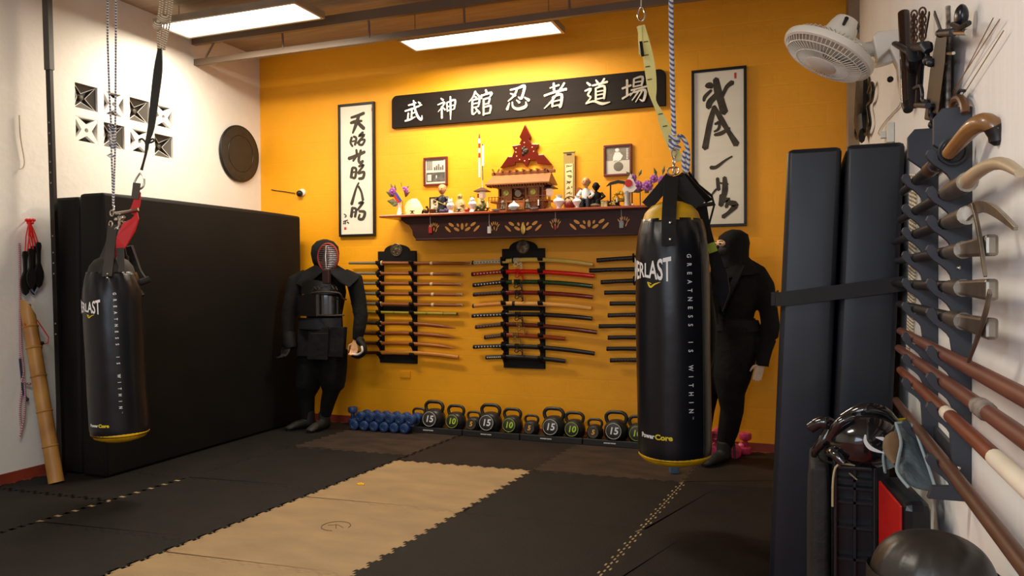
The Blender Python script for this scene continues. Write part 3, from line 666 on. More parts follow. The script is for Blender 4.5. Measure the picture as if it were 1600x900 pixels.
# sign board with raised silver characters
m_signb = mat('dark_brown_board', '#1d1510', .7, spec=.2, var=.15, scale=4, stretch=(1, 1, 5))
m_silver = mat('silver_gold_relief', '#e9dfc9', .28, metal=.75, var=.1, scale=12)
sx0, sx1, sz0, sz1 = -3.369, -.970, 2.632, 2.915
sg = thing('name_board', 'long dark wooden sign board with seven raised silver Japanese characters', 'sign', ((sx0+sx1)/2, YB, sz0))
r = .05; out = [(sx0, sz0), (sx1, sz0)] + [(sx1-r+r*math.cos(a*PI/12), sz1-r+r*math.sin(a*PI/12)) for a in range(7)] + [(sx0+r-r*math.sin(a*PI/12), sz1-r+r*math.cos(a*PI/12)) for a in range(7)]
obj('board', MB(BACK((0, YB, 0))).prism(out, .001, .035), m_signb, sg, smooth=False, bevel=.003)
CH = {
'bu': [[(22,20,6),(44,18,9),(62,12,7)],[(4,46,7),(46,38,10),(92,24,6)],[(50,2,9),(56,36,9),(70,74,12),(90,92,12),(93,72,3)],[(74,10,5),(84,18,10)],[(40,46,8),(38,78,8)],[(40,60,6),(56,56,6)],[(22,56,8),(18,84,8)],[(4,92,8),(34,86,9),(58,76,5)]],
'shin': [[(20,4,6),(32,13,11)],[(4,32,6),(38,24,10),(26,44,7),(6,64,4)],[(25,42,9),(25,94,11)],[(30,46,5),(42,58,9)],[(50,26,8),(54,66,8)],[(50,27,7),(92,18,11),(88,58,8)],[(54,45,7),(88,40,7)],[(54,63,7),(88,58,6)],[(69,0,9),(70,60,10),(69,104,5)]],
'kan': [[(28,2,9),(18,22,7),(0,40,4)],[(28,6,6),(50,28,9)],[(22,20,5),(32,25,7)],[(14,36,7),(44,32,9),(40,62,7)],[(15,36,8),(15,88,9),(36,76,5)],[(16,49,6),(40,47,6)],[(16,64,6),(40,61,6)],[(28,66,6),(46,88,10)],[(72,0,8),(76,12,10)],[(54,18,8),(53,32,8)],[(54,21,7),(96,13,11),(88,30,6)],[(63,34,9),(62,96,9)],[(63,36,6),(87,33,9),(84,53,7)],[(63,55,6),(84,52,6)],[(63,67,6),(92,63,10),(88,90,7)],[(63,92,7),(90,89,7)]],
'nin': [[(18,14,7),(50,10,9),(78,4,13),(74,30,11),(64,52,12),(52,44,4)],[(48,10,9),(36,36,9),(8,58,5)],[(18,28,5),(40,38,11)],[(14,64,5),(4,90,14)],[(26,62,6),(30,82,10),(52,92,13),(84,84,14),(84,66,4)],[(44,56,5),(58,68,11)],[(78,48,5),(98,62,14)]],
'sha': [[(28,18,6),(66,10,9)],[(44,0,9),(46,36,10)],[(4,46,10),(46,36,10),(96,28,12)],[(88,4,9),(62,38,9),(34,70,9),(4,96,5)],[(40,54,9),(38,92,10)],[(40,54,7),(76,48,13),(72,94,10),(64,90,4)],[(40,72,7),(72,68,7)],[(40,90,7),(72,86,7)]],
'do': [[(46,2,6),(54,14,10)],[(80,0,9),(68,16,7)],[(32,22,8),(92,13,10)],[(64,16,7),(56,32,7)],[(46,32,8),(46,78,9)],[(46,33,7),(80,29,11),(78,76,9)],[(46,47,6),(78,44,6)],[(46,60,6),(78,57,6)],[(46,75,7),(78,72,6)],[(10,8,6),(24,20,11)],[(2,40,7),(26,34,10),(14,56,8),(26,66,7),(8,86,6)],[(6,88,8),(38,82,9),(70,94,12),(102,90,4)]],
'jo': [[(2,40,9),(38,30,9)],[(22,8,10),(22,68,10)],[(2,80,9),(38,62,6)],[(50,6,8),(48,38,8)],[(50,6,6),(84,2,11),(80,36,8)],[(50,21,6),(80,18,6)],[(50,37,6),(80,33,6)],[(38,50,7),(102,40,8)],[(56,48,7),(34,72,4)],[(50,60,6),(94,54,12),(88,94,10),(72,88,4)],[(66,60,7),(42,90,4)],[(82,58,7),(56,98,4)]]}
cen = [(647, 174), (698.5, 169), (751.5, 162), (809.5, 154), (868, 150), (933, 145), (991, 141)]
wid = [.185, .185, .215, .205, .205, .205, .195]
for (px, py), k, w_ in zip(cen, ('bu', 'shin', 'kan', 'nin', 'sha', 'do', 'jo'), wid):
    q = PY(px, py, YB-.035); mb = MB(BACK((0, YB-.035, 0)))
    for n, st in enumerate(CH[k]):
        mb.stroke([(q.x + (x-50)/100*w_, q.z - (y-50)/100*w_*1.02, w__/100*w_*.95) for x, y, w__ in smooth_pts([tuple(map(float, s)) for s in st], 4)], 0, .008 + .0001*n)
    obj('raised_character', mb, m_silver, sg, smooth=False, bevel=.0016)

# star ornament on the wall above the shrine
m_maroon = mat('maroon_lacquer', (.12, .009, .002), .22, var=.15, coat=.35)
def zp(x, y): q = PY(740 + x/6.431, 190 + y/6.431, YB-.03); return (q.x, q.z)
star = [zp(*p) for p in ((515,25),(578,152),(553,180),(585,222),(655,226),(622,282),(655,330),(700,328),(790,434),(640,424),(630,388),(560,392),(527,455),(490,408),(415,408),(410,440),(262,468),(345,350),(385,350),(408,295),(382,242),(452,232),(480,180),(458,155))]
so = thing('throwing_star_ornament', 'maroon lacquered wooden throwing star ornament with three long points above the shrine', 'wall ornament', (*zp(515, 300)[:1], YB, zp(515, 455)[1]))
obj('star_plate', MB(BACK((0, YB, 0))).prism(star, .004, .03), m_maroon, so, smooth=False, bevel=.004)
c = zp(520, 295); mb = MB(BACK((c[0], YB-.03, c[1])))
for k in range(14):
    a = random.random()*6.28; rr = random.random()*.03; mb.ell((rr*math.cos(a), rr*1.2*math.sin(a), .004), (.012, .014, .006), 8, 5)
obj('carved_medallion', mb, mat('dark_bronze', '#3a3426', .4, metal=.6, var=.4, scale=40), so)
for x, y in ((428, 270), (425, 308), (433, 348), (463, 382), (513, 395), (558, 380), (603, 300), (590, 258), (510, 212), (465, 232)):
    c = zp(x, y); obj('stud', MB(BACK((c[0], YB-.03, c[1]))).ell((0, 0, .001), (.006, .006, .003), 8, 5), mat('pearl_stud', '#d9a878', .3), so)
m_gold = mat('gold_paint', '#c9a24a', .35, metal=.5, var=.2, scale=20)

# two small framed photographs
def photo_frame(label, x0, x1, y0, y1, fn):
    p0 = PY(x0, y1, YB-.02); p1 = PY(x1, y0, YB-.02); t = thing('photo_frame', label, 'framed photo', ((p0.x+p1.x)/2, YB, p0.z))
    M = BACK((0, YB, 0)); f = MB(M); e = .018
    for a, b, c_, d in ((p0.x, p1.x, p0.z, p0.z+e), (p0.x, p1.x, p1.z-e, p1.z), (p0.x, p0.x+e, p0.z+e, p1.z-e), (p1.x-e, p1.x, p0.z+e, p1.z-e)): f.box(a, b, c_, d, .001, .022)
    obj('picture_frame', f, mat('red_brown_wood', '#6b2414', .35, var=.2), t, smooth=False, bevel=.003)
    obj('photo_print', MB(M).box(p0.x+e, p1.x-e, p0.z+e, p1.z-e, .002, .010), mat('photo_paper', '#d8d2c0', .5, var=.08), t, smooth=False)
    fn(t, p0.x+e, p1.x-e, p0.z+e, p1.z-e, YB-.0105)
m_pdark = mat('photo_dark_grey', '#3b3833', .6, var=.4, scale=25, col2='#6d675c'); m_pmid = mat('photo_mid_grey', '#8d8474', .6, var=.2, scale=25); m_pwhite = mat('photo_white', '#efece2', .6)
def ph1(t, x0, x1, z0, z1, Y):
    W, H = x1-x0, z1-z0; b = MB(BACK((0, Y, 0)))
    b.box(x0+.04*W, x0+.96*W, z0+.08*H, z0+.46*H, 0, .001)
    for k in range(6): b.box(x0+(.06+.05*k)*W, x0+(.085+.05*k)*W, z0+.56*H, z0+.95*H, 0, .001)
    for k in range(5): b.box(x0+(.42+.1*k)*W, x0+(.49+.1*k)*W, z0+(.55)*H, z0+(.68+.06*(k % 3))*H, 0, .001)
    b.box(x0+.04*W, x0+.9*W, z0+.94*H, z0+.97*H, 0, .001)
    obj('photo_figures', b, m_pdark, t, smooth=False)
    b = MB(BACK((0, Y, 0)))
    for k in range(3): b.box(x0+(.1+.07*k)*W, x0+(.14+.07*k)*W, z0+.12*H, z0+.38*H, .001, .002)
    b.box(x0+.52*W, x0+.56*W, z0+.22*H, z0+.34*H, .001, .002); obj('photo_highlights', b, m_pwhite, t, smooth=False)
def ph2(t, x0, x1, z0, z1, Y):
    W, H = x1-x0, z1-z0
    obj('photo_background', MB(BACK((0, Y, 0))).box(x0, x1, z0+.5*H, z1, 0, .0008), m_pmid, t, smooth=False)
    b = MB(BACK((x0, Y, z0))); b.ell((.48*W, .88*H, .001), (.09*W, .07*H, .0015), 14, 6)
    b.prism([(.38*W, .80*H), (.58*W, .80*H), (.72*W, .66*H), (.62*W, .50*H), (.52*W, .46*H), (.42*W, .5*H), (.30*W, .46*H), (.30*W, .62*H)], 0, .002)
    obj('photo_person', b, m_pwhite, t, smooth=False)
    b = MB(BACK((x0, Y, z0))); b.ell((.52*W, .27*H, .001), (.20*W, .17*H, .002), 20, 6); obj('photo_drum', b, mat('photo_drum_grey', '#78705f', .6), t, smooth=False)
    b = MB(BACK((x0, Y, z0)))
    for k in range(7): b.box(.86*W, .93*W, (.52+.06*k)*H, (.555+.06*k)*H, .001, .002)
    obj('photo_writing', b, m_pwhite, t, smooth=False)
photo_frame('small red brown framed black and white photo above the left shelf half', 661.5, 698.5, 244, 291, ph1)
photo_frame('small red brown framed sepia photo of a person in white above the shelf', 943, 987, 224, 276, ph2)

# security camera, cable, socket
sc_ = thing('security_camera', 'small black ball security camera with white collar low on the left of the yellow wall', 'security camera', PY(468, 307, YB))
q = PY(468, 302.5, YB-.03)
obj('camera_ball', MB().ell(q, .030, 18, 12), m_black, sc_); obj('mount_collar', MB(BACK((q.x+.012, YB, q.z+.012))).lathe([(.034, 0), (.034, .012), (.02, .018), (0, .018)], 20), mat('white_plastic', '#e8e4da', .4), sc_)
p = [PY(461, 302, YB-.012), PY(445, 299.5, YB-.006), PY(432, 298, YB-.004), PY(424, 296.5, YB-.004)]
obj('cable', MB().tube(p, .004, 6), m_dk, sc_)
q = PY(633.5, 585, YB); so_ = thing('wall_socket', 'orange painted wall socket plate under the left weapon rack', 'wall socket', (q.x, YB, q.z-.03))
obj('cover_plate', MB(BACK((q.x, YB, q.z))).box(-.052, .052, -.032, .032, .001, .012), m_yellow, so_, smooth=False, bevel=.004)
for dx in (-.022, .022): obj('outlet_face', MB(BACK((q.x+dx, YB, q.z))).box(-.014, .014, -.018, .018, .012, .0145), m_yellow, so_, smooth=False, bevel=.002)

# ------------------------------------------------------------------ weapon racks on the back wall
def rack(label, pxl, pxr, ptop, psh, pbot, mid, levels):
    xa = PY(pxl, 480).x; xb = PY(pxr, 480).x; zt = PY((pxl+pxr)/2, ptop).z; zs_ = PY((pxl+pxr)/2, psh).z; zb_ = PY((pxl+pxr)/2, pbot).z
    t = thing('weapon_rack', label, 'weapon rack', ((xa+xb)/2, YB, zb_), 'black wall racks for swords'); M = BACK((0, YB, 0)); w_ = xb-xa; cx_ = (xa+xb)/2
    hump = [(xa, zs_-.10), (xa, zs_), (xa+.17*w_, zs_)] + [(cx_ + w_*.33*math.cos(PI*(1-k/12)), zs_ + (zt-zs_)*(math.sin(PI*k/12))**1.0*1.0) for k in range(1, 12)] + [(xb-.17*w_, zs_), (xb, zs_), (xb, zs_-.10)]
    obj('crest_board', MB(M).prism(hump, .012, .035), m_blackm, t, smooth=False, bevel=.002)
    med = MB(BACK((cx_, YB-.035, (zs_+zt)/2-.02))).lathe([(.058, 0), (.058, .006), (.052, .009), (.048, .005), (.02, .005), (.012, .009), (0, .009)], 28)
    obj('round_medallion', med, mat('aged_bronze', '#6d5f48', .4, metal=.6, var=.5, scale=45), t)
    for k in range(10): 
        a = k*PI/5; med2 = MB(BACK((cx_+.034*math.cos(a), YB-.041, (zs_+zt)/2-.02+.034*math.sin(a)))).ell((0, 0, 0), (.008, .008, .004), 8, 5)
        if k % 2 == 0: obj('medallion_boss', med2, mat('aged_bronze', '#6d5f48'), t)
    for x0, nm in ((xa+.005, 'left'), (xb-.045, 'right')):
        prof = [(0, zs_-.02), (0, zb_)]; pf = [(.02, zb_)]
        for z in sorted(levels):
            pf += [(.022, z-.055), (.030, z-.045), (.048, z-.022), (.075, z-.010), (.088, z+.006), (.086, z+.020), (.078, z+.022), (.070, z+.010), (.050, z-.006), (.034, z+.002), (.024, z+.022)]
        pf += [(.022, zs_-.02)]
        poly = [(0.0, zb_)] + pf + [(0.0, zs_-.02)]
        # local x = out of the wall, y = up, extruded along the wall
        obj('hooked_upright', MB(frame((x0, YB, 0), (0, -1, 0), (0, 0, 1)) @ T(0, 0, -.04)).prism(poly, 0, .040), m_blackm, t, smooth=False)
    for z0, z1 in mid: obj('cross_board', MB(M).box(xa+.02, xb-.02, z0, z1, .002, .018), m_blackm, t, smooth=False)
    obj('foot_board', MB(M).box(xa+.01, xb-.01, zb_, zb_+.075, .018, .03), m_blackm, t, smooth=False, bevel=.002)
    return t
YS = YB - .052
def zlev(x, y): return PY(x, y, YS).z
L1 = [zlev(622, y) for y in (411, 427.4, 443.4, 459.4, 476, 488.5, 506, 522, 538, 554)]
rack('left black wall rack with round crest holding bamboo and wooden practice swords', 594, 653, 382, 392.5, 567, [(PY(622, 487).z, PY(622, 476).z)], L1)
L2 = [zlev(820, y) for y in (405, 424, 441, 458, 474, 492, 507, 524, 541, 559)]
rack('middle black wall rack with round crest holding the ten cased swords', 787, 853, 376, 388.5, 575, [(PY(820, 485).z, PY(820, 474).z)], L2)
L3 = [zlev(1010, y) for y in (403, 421, 438, 457, 474, 492, 509.5, 527, 545, 562)]
rack('right black wall rack mostly hidden behind the large punching bag', 1003, 1070, 362, 375, 578, [], L3)

def pxpts(lst, Y): return [PY(x, y, Y) for x, y in lst]
def arcpts(a, b, bow, n=8):
    return [a.lerp(b, k/n) + Vector((0, 0, bow*4*(k/n)*(1-k/n))) for k in range(n+1)]
m_tsuka_w = {}
def katana(label, h0, g, e, mh, mwrap, ms, cord=None, band=None, guard=True, bow=.012, grp='cased swords on the middle rack', Y=YS, rs=.018):
    A, G, E_ = PY(*h0, Y), PY(*g, Y), PY(*e, Y)
    t = thing('katana', label, 'sword', (G.x, Y, G.z), grp)
    obj('handle', MB().tube([A, A.lerp(G, .5)+Vector((0, 0, .002)), G], [(.017, .012), (.0155, .011), (.017, .012)], 10, up=(0, 1, 0)), mh, t)
    if mwrap:
        n = 9; w_ = MB()
        for k in range(n):
            p = A.lerp(G, (k+.8)/(n+.6)) + Vector((0, -.010, .0)); w_.ell(p + Vector((0, -.001, 0)), (.0065, .003, .0065), 4, 4)
        obj('handle_wrap', w_, mwrap, t, smooth=False)
    obj('pommel', MB().tube([A+Vector((-.006, 0, 0)), A+Vector((.008, 0, 0))], [(.017, .013), (.018, .013)], 10, up=(0, 1, 0)), m_dk, t)
    if guard:
        d = (G-A).normalized(); M = Matrix.Translation(G) @ d.to_track_quat('Z', 'Y').to_matrix().to_4x4()
        obj('guard', MB(M).lathe([(0, -.004), (.036, -.004), (.038, 0), (.036, .004), (0, .004)], 18), m_dk, t)
    S_ = arcpts(G + Vector((.006, 0, 0)), E_, bow)
    obj('scabbard', MB().tube(S_, [(rs, rs*.68)]*(len(S_)-1) + [(rs*.92, rs*.64)], 12, up=(0, 1, 0)), ms, t)
    if band: obj('scabbard_ring', MB().tube([S_[1]+Vector((-.012, 0, 0)), S_[1]+Vector((.012, 0, 0))], [(rs*1.12, rs*.8)]*2, 12, up=(0, 1, 0)), band, t)
    if cord:
        p = S_[1].lerp(S_[2], .3); c = MB()
        for k in range(4): ring(c, p + Vector((-.02+.013*k, 0, 0)), .019, .004, 12, axis=(1, 0, 0))
        c.tube(smooth_pts([tuple(p + Vector(v)) for v in ((0, -.016, -.01), (.02, -.02, -.035), (.045, -.02, -.02), (.05, -.02, -.055), (.038, -.02, -.075))], 3), .004, 6)
        c.tube(smooth_pts([tuple(p + Vector(v)) for v in ((0, -.016, -.01), (-.02, -.02, -.04), (.0, -.02, -.05), (.03, -.02, -.03), (.055, -.02, -.07))], 3), .004, 6)
        obj('cord', c, cord, t)
    return t
def lac(n, c, r=.2): return mat(n, c, r, var=.08, coat=.4)
mw = mat('white_wrap', '#d8d3c2', .6); mbk = mat('black_wrap', '#14110e', .6)
m_cord_b = mat('black_cord', '#15120f', .7)
KAT = [
 ('katana with cream wrapped handle and ivory scabbard, top of the middle rack', (739, 410.5), (784.5, 408.5), (926, 413.5), mat('cream_wrap', '#c9bea0', .6), mat('dark_ray', '#6b5f48', .6), lac('ivory_lacquer', '#d9b650'), mat('cream_cord', '#d8cfae', .7), mbk, True, .026),
 ('bright red katana with red handle, scabbard and cord, second on the middle rack', (738, 428.5), (786.5, 424.5), (928.5, 431.5), mat('red_wrap', '#a81208', .5), mw, lac('red_lacquer', '#e01404'), mat('red_cord', '#e0180a', .6), None, True, .014),
 ('katana with black and white handle and dark green scabbard, third on the middle rack', (740, 445.5), (785, 441), (926, 447.5), mbk, mw, lac('green_lacquer', '#0b3a1a'), m_cord_b, m_gold, True, .016),
 ('katana with brown handle and dark red scabbard, fourth on the middle rack', (740.5, 460.3), (786.5, 457.5), (926.5, 464.5), mat('brown_wrap', '#2f1712', .6), mat('brown_diamond', '#6b3a28', .6), lac('wine_lacquer', '#6b0d07'), m_cord_b, None, True, .014),
 ('plain pale wooden sword without a guard, fifth on the middle rack', (739.5, 478), (785, 474.5), (924.5, 482), mat('pale_wood', '#d98a34', .5, var=.12, stretch=(1, 8, 8)), None, mat('pale_wood_scabbard', '#e8a64a', .45, var=.12, stretch=(1, 8, 8)), None, mbk, False, .014),
 ('black katana with pale handle diamonds, sixth on the middle rack under its cross board', (738.5, 493.5), (786.5, 491.5), (925.5, 498), mbk, mw, lac('black_scabbard', '#0d0b0b'), m_cord_b, None, True, .014),
 ('long brown katana hanging lowest at its tip, seventh on the middle rack', (744, 511), (789, 506.5), (932.5, 519.5), mat('dark_tan_wrap', '#4b3120', .6), mat('tan_diamond', '#8f6a40', .6), lac('brown_lacquer', '#5b1c08'), mat('gold_brown_cord', '#8f6f2e', .7), None, True, .012),
 ('short orange brown sword tied with golden cord, eighth on the middle rack', (758, 527), (790.5, 523.5), (883, 529.5), mat('dark_tan_wrap2', '#4b3120', .6), mat('tan_diamond2', '#8f6a40', .6), lac('chestnut_lacquer', '#8f3a0c'), mat('gold_brown_cord', '#8f6f2e', .7), None, True, .006),
 ('long plain black katana, ninth on the middle rack, with hanging black tassels', (740.5, 542), (785.5, 540.5), (929, 552.5), mbk, mw, mat('black_scabbard_matt', '#141210', .35), m_cord_b, None, True, .014),
 ('short black sword, lowest on the middle rack', (760, 558.5), (788, 557.5), (883.5, 564.5), mbk, mw, mat('black_scabbard_matt', '#141210'), None, None, True, .008)]
for k in KAT: katana(*k)
HID = [((933.5, 406.8), (990, 403), '#171312', 'topmost'), ((922, 422.8), (994, 420.5), '#0f0d0d', 'second from the top and longest'), ((940, 441), (991, 438.5), '#15110f', 'third from the top'),
 ((945.5, 457.3), (1000, 456.8), '#17110e', 'fourth from the top'), ((954, 474.4), (1002, 474.4), '#1d1512', 'fifth from the top'), ((951, 492.8), (1000, 492), '#241b15', 'sixth down, with pale pommel'),
 ((937, 509.8), (1002, 509.8), '#0e0c0b', 'seventh from the top'), ((951, 527.7), (1000, 527.2), '#1a120e', 'fourth from the bottom'), ((949, 545), (1000, 545), '#130f0d', 'second from the bottom'), ((954.5, 563), (1000, 562.5), '#17120e', 'lowest of all')]
for n, (h, g, c, pos) in enumerate(HID):
    katana('dark handled sword poking out left of the big bag, ' + pos, h, g, (1095, g[1]+5), mat('dark_handle_%d' % n, c, .5), mat('grey_diamond', '#4b443a', .6) if n in (0, 1, 2, 5, 9) else None, mat('black_scabbard_matt', '#141210'), None, m_chrome if n == 5 else None, n in (0, 2), .006, 'dark swords on the right rack')
# bamboo and wooden practice swords on the left rack
m_bam = mat('practice_bamboo', '#8f4a0e', .55, var=.2, scale=6, stretch=(1, 10, 10)); m_lea = mat('pale_leather', '#e0c98e', .7); m_grip = mat('grey_leather_grip', '#7f7358', .6, var=.2)
def shinai(label, x0, xg, x1, y0, yg, y1, xm):
    A, G, E_ = PY(x0, y0, YS), PY(xg, yg, YS), PY(x1, y1, YS); t = thing('bamboo_sword', label, 'practice sword', (G.x, YS, G.z), 'bamboo practice swords on the left rack')
    obj('grip', MB().tube([A, G], [.0125, .0145], 10), m_grip, t)
    obj('blade_slats', MB().tube([G, G.lerp(E_, .4), E_], [.0165, .0155, .014], 8), m_bam, t)
    obj('guard', MB(Matrix.Translation(G) @ R(90, 'Y')).lathe([(0, -.005), (.036, -.005), (.036, .005), (0, .005)], 16), mbk, t)
    obj('guard_stop', MB(Matrix.Translation(G + Vector((.018, 0, 0))) @ R(90, 'Y')).lathe([(.015, -.008), (.021, -.008), (.021, .008), (.015, .008)], 14), m_lea, t)
    f = G.lerp(E_, (xm-xg)/(x1-xg)); obj('binding', MB().tube([f-Vector((.014, 0, 0)), f, f+Vector((.014, 0, 0))], [.014, .018, .014], 10), m_lea, t)
    obj('tip_cap', MB().tube([E_.lerp(G, .07), E_, E_+Vector((.004, 0, 0))], [.0135, .0135, .010], 10), m_lea, t)
for args in (('bamboo practice sword, longest, top of the left rack', 545.7, 594, 736, 411, 411, 411.6, 676), ('bamboo practice sword, second down on the left rack', 546, 591.5, 721, 427.4, 427.4, 428.5, 676.5),
             ('bamboo practice sword, third down on the left rack, behind the kendo shoulder', 548, 591.5, 720, 443, 443, 444.4, 675.5), ('bamboo practice sword, fourth down on the left rack', 549, 591.5, 722, 458.5, 459, 460.5, 677.5), ('bamboo practice sword, fifth down on the left rack above the cross board', 549, 592.5, 722.5, 474, 475, 477, 677.5)): shinai(*args)
A, E_ = PY(551, 487, YS), PY(714.5, 490.5, YS)
t = thing('green_bamboo_staff', 'yellow green bamboo stick with knots resting on the left rack below its cross board', 'staff', (A.lerp(E_, .5).x, YS, A.z))
m_gb = mat('green_bamboo', '#a3921c', .4, var=.2, scale=5)
obj('stalk', MB().tube([A, E_], .0125, 10), m_gb, t); 
obj('end_cut', MB().tube([E_ - Vector((.006, 0, 0)), E_ + Vector((.001, 0, 0))], [.0145, .0135], 10), mat('dark_cut', '#5b4a14', .6), t)
for k in range(6):
    p = A.lerp(E_, .1 + k*.155); obj('node_ring', MB().tube([p-Vector((.003, 0, 0)), p, p+Vector((.003, 0, 0))], [.0128, .0142, .0128], 10), mat('bamboo_node', '#5d5a12', .5), t)
def bokken(label, x0, y0, xg, yg, x1, y1, c, hc, tsuba=True, thick=.013):
    A, G, E_ = PY(x0, y0, YS), PY(xg, yg, YS), PY(x1, y1, YS); t = thing('wooden_sword', label, 'practice sword', (G.x, YS, G.z), 'wooden practice swords on the left rack')
    obj('handle', MB().tube([A, G], [(.014, .012)]*2, 10, up=(0, 1, 0)), mat('grip_'+hc, '#'+hc, .5), t)
    S_ = arcpts(G, E_, .016, 10)
    obj('blade', MB().tube(S_, [(thick*1.2, .011)]*9 + [(thick*.8, .008), (.003, .003)] if tsuba else [(thick, .012)]*11, 10, up=(0, 1, 0)), mat('wood_'+c, '#'+c, .4, var=.15, stretch=(1, 9, 9)), t)
    if tsuba:
        obj('guard', MB(Matrix.Translation(G) @ R(90, 'Y')).lathe([(0, -.005), (.034, -.005), (.034, .005), (0, .005)], 16), mbk, t)
        obj('guard_stop', MB(Matrix.Translation(G + Vector((.014, 0, 0))) @ R(90, 'Y')).lathe([(.014, -.007), (.022, -.007), (.022, .007), (.014, .007)], 14), m_lea, t)
bokken('brown wooden sword with black handle, upper of three guarded ones on the left rack', 553, 503.5, 593, 505.5, 712, 513, '8f4812', '1c120c')
bokken('brown wooden sword, middle of the three guarded ones on the left rack', 553, 520, 593, 521.5, 711.5, 528, '94490f', '5b2a0e')
bokken('lighter wooden sword, lowest of the three guarded ones on the left rack', 553, 535.5, 593, 536.5, 711.5, 544.5, 'b0621a', '6b3a14')
bokken('thick tan wooden sword without guard, lowest on the left rack', 553, 551, 594, 551, 716, 558.5, 'c97f2a', '551f10', tsuba=False, thick=.018)
# ------------------------------------------------------------------ the two mannequins
m_gi = mat('black_cotton', (.006, .0054, .0052), .9, var=.3, scale=7, bump=.5, bscale=14, spec=.2)
m_gi2 = mat('black_cotton_folded', (.0075, .007, .0078), .9, var=.3, scale=6, bump=.7, bscale=9, spec=.2)
m_skin = mat('mannequin_skin', '#c9976a', .45, var=.05); m_navy = mat('navy_belt_cloth', '#0c0e18', .7)
m_boot = mat('dark_grey_boot', '#151410', .7, var=.2, bump=.2)
m_doL = mat('black_breastplate', (.010, .009, .009), .12, var=.1, coat=.8)
YK = 5.60
def K(x, y, dy=0): return PY(x, y, YK+dy)
kx = K(508, 668).x
def hand(parent, wrist, palm_dir, side, m, curl=.6, s=1.0, name='hand'):
    "palm and five separate curled fingers; palm_dir points down the hand, side across the knuckles towards the thumb"
    d = Vector(palm_dir).normalized(); sd = Vector(side); sd = (sd - d*sd.dot(d)).normalized(); n = d.cross(sd)
    mb = MB(); w = Vector(wrist)
    mb.tube([w - d*.02*s, w + d*.03*s, w + d*.075*s, w + d*.092*s], [(.026*s, .018*s), (.036*s, .016*s), (.040*s, .014*s), (.030*s, .010*s)], 12, up=n)
    for k, (o, L) in enumerate(((.030, .070), (.010, .078), (-.010, .072), (-.029, .056))):
        p = w + d*.082*s + sd*o*s; q = [p]; dd = d.copy()
        for j, f in enumerate((.45, .32, .25)):
            dd = (Matrix.Rotation(curl*(.5+j*.35), 3, sd) @ dd).normalized(); q.append(q[-1] + dd*L*f*s)
        mb.tube(q, [.0095*s, .009*s, .008*s, .0065*s], 8)
    t0 = w + d*.02*s + sd*.028*s; t1 = t0 + (d*.6+sd*.8).normalized()*.035*s; t2 = t1 + (d*.9+sd*.25+n*.3).normalized()*.03*s; t3 = t2 + (d*.95+n*.5).normalized()*.024*s
    mb.tube([t0 - sd*.012*s, t1, t2, t3], [.012*s, .011*s, .0095*s, .007*s], 8)
    return obj(name, mb, m, parent, remesh=.0035, smoothit=3)
kd = thing('kendo_mannequin', 'standing mannequin in black kendo armour with silver barred face grille, left of the weapon racks', 'mannequin', (kx, YK, .013))
b = MB()
# torso
b.tube([K(507, 560), K(507, 520), K(507, 490), K(508, 455), K(509, 428), K(510, 412)], [(.17, .12), (.175, .125), (.165, .115), (.20, .125), (.17, .10), (.06, .06)], 20, up=(0, 1, 0))
b.ell(K(510, 398), (.095, .105, .125))
b.tube([K(510, 425), K(510, 405)], [(.065, .065)]*2, 12)
# arms (baggy sleeves)
b.tube([K(480, 432), K(463, 440, -.05), K(456, 470, -.10), K(451, 495, -.13), K(451, 520, -.15), K(453, 535, -.16)], [(.07, .07), (.078, .075), (.070, .07), (.062, .06), (.058, .056), (.045, .045)], 16, up=(0, 1, 0))
b.tube([K(538, 432), K(554, 438), K(560, 468, .0), K(564, 495, -.02), K(561, 515, -.05), K(558, 532, -.06)], [(.07, .07), (.075, .075), (.066, .068), (.060, .06), (.055, .052), (.040, .040)], 16, up=(0, 1, 0))
# legs: full trousers bloused at the knee, gaiters
b.tube([K(488, 545), K(484, 580), K(480, 603), K(478, 620), K(480, 640), K(482, 660)], [(.115, .12), (.118, .12), (.112, .115), (.075, .08), (.062, .068), (.050, .058)], 18, up=(0, 1, 0))
b.tube([K(522, 545), K(521, 575), K(519, 597), K(517, 612), K(512, 630), K(508, 650)], [(.115, .12), (.116, .12), (.112, .115), (.070, .08), (.060, .066), (.046, .055)], 18, up=(0, 1, 0))
b.ell(K(520, 603), (.105, .10, .05)); b.ell(K(480, 606), (.10, .10, .05))
obj('body', b, m_gi, kd, remesh=.011, smoothit=5)
def boot(p, mat_, x, y, X2, Y2, Y, dirx, diry, par, L=.27):
    a = PY(x, y, Y); d = Vector((dirx, diry, 0)).normalized(); mb = MB(); g = .013
    base = Vector((a.x, a.y, 0))
    mb.tube([base + Vector((0, 0, .16)), base + Vector((0, 0, .09)), base + Vector((0, 0, .05)) - d*.01], [(.048, .055), (.050, .056), (.046, .06)], 14, up=(0, 1, 0))
    mb.tube([base - d*.05 + Vector((0, 0, g+.036)), base + d*.03 + Vector((0, 0, g+.045)), base + d*(L*.45) + Vector((0, 0, g+.040)), base + d*(L*.72) + Vector((0, 0, g+.024)), base + d*(L*.8) + Vector((0, 0, g+.018))],
            [(.034, .034), (.040, .042), (.045, .036), (.044, .022), (.025, .014)], 14, up=(0, 0, 1))
    o = obj('boot', mb, mat_, par, remesh=.007, smoothit=3)
    sole = MB(); n = Vector((-d.y, d.x, 0)); pts = []
    for k in range(20):
        an = 2*PI*k/20; c, s_ = math.cos(an), math.sin(an); q = base + d*(L*.36 + c*(L*.46)) + n*s_*(.043 if c > 0 else .036); pts.append((q.x, q.y))
    sole.prism(pts, .0132, .022); obj('sole', sole, m_dk, o) if 0 else obj('boot_sole', sole, m_dk, par, smooth=False)
boot(None, m_boot, 483, 668, 0, 0, YK+.0, -.45, -1, kd)
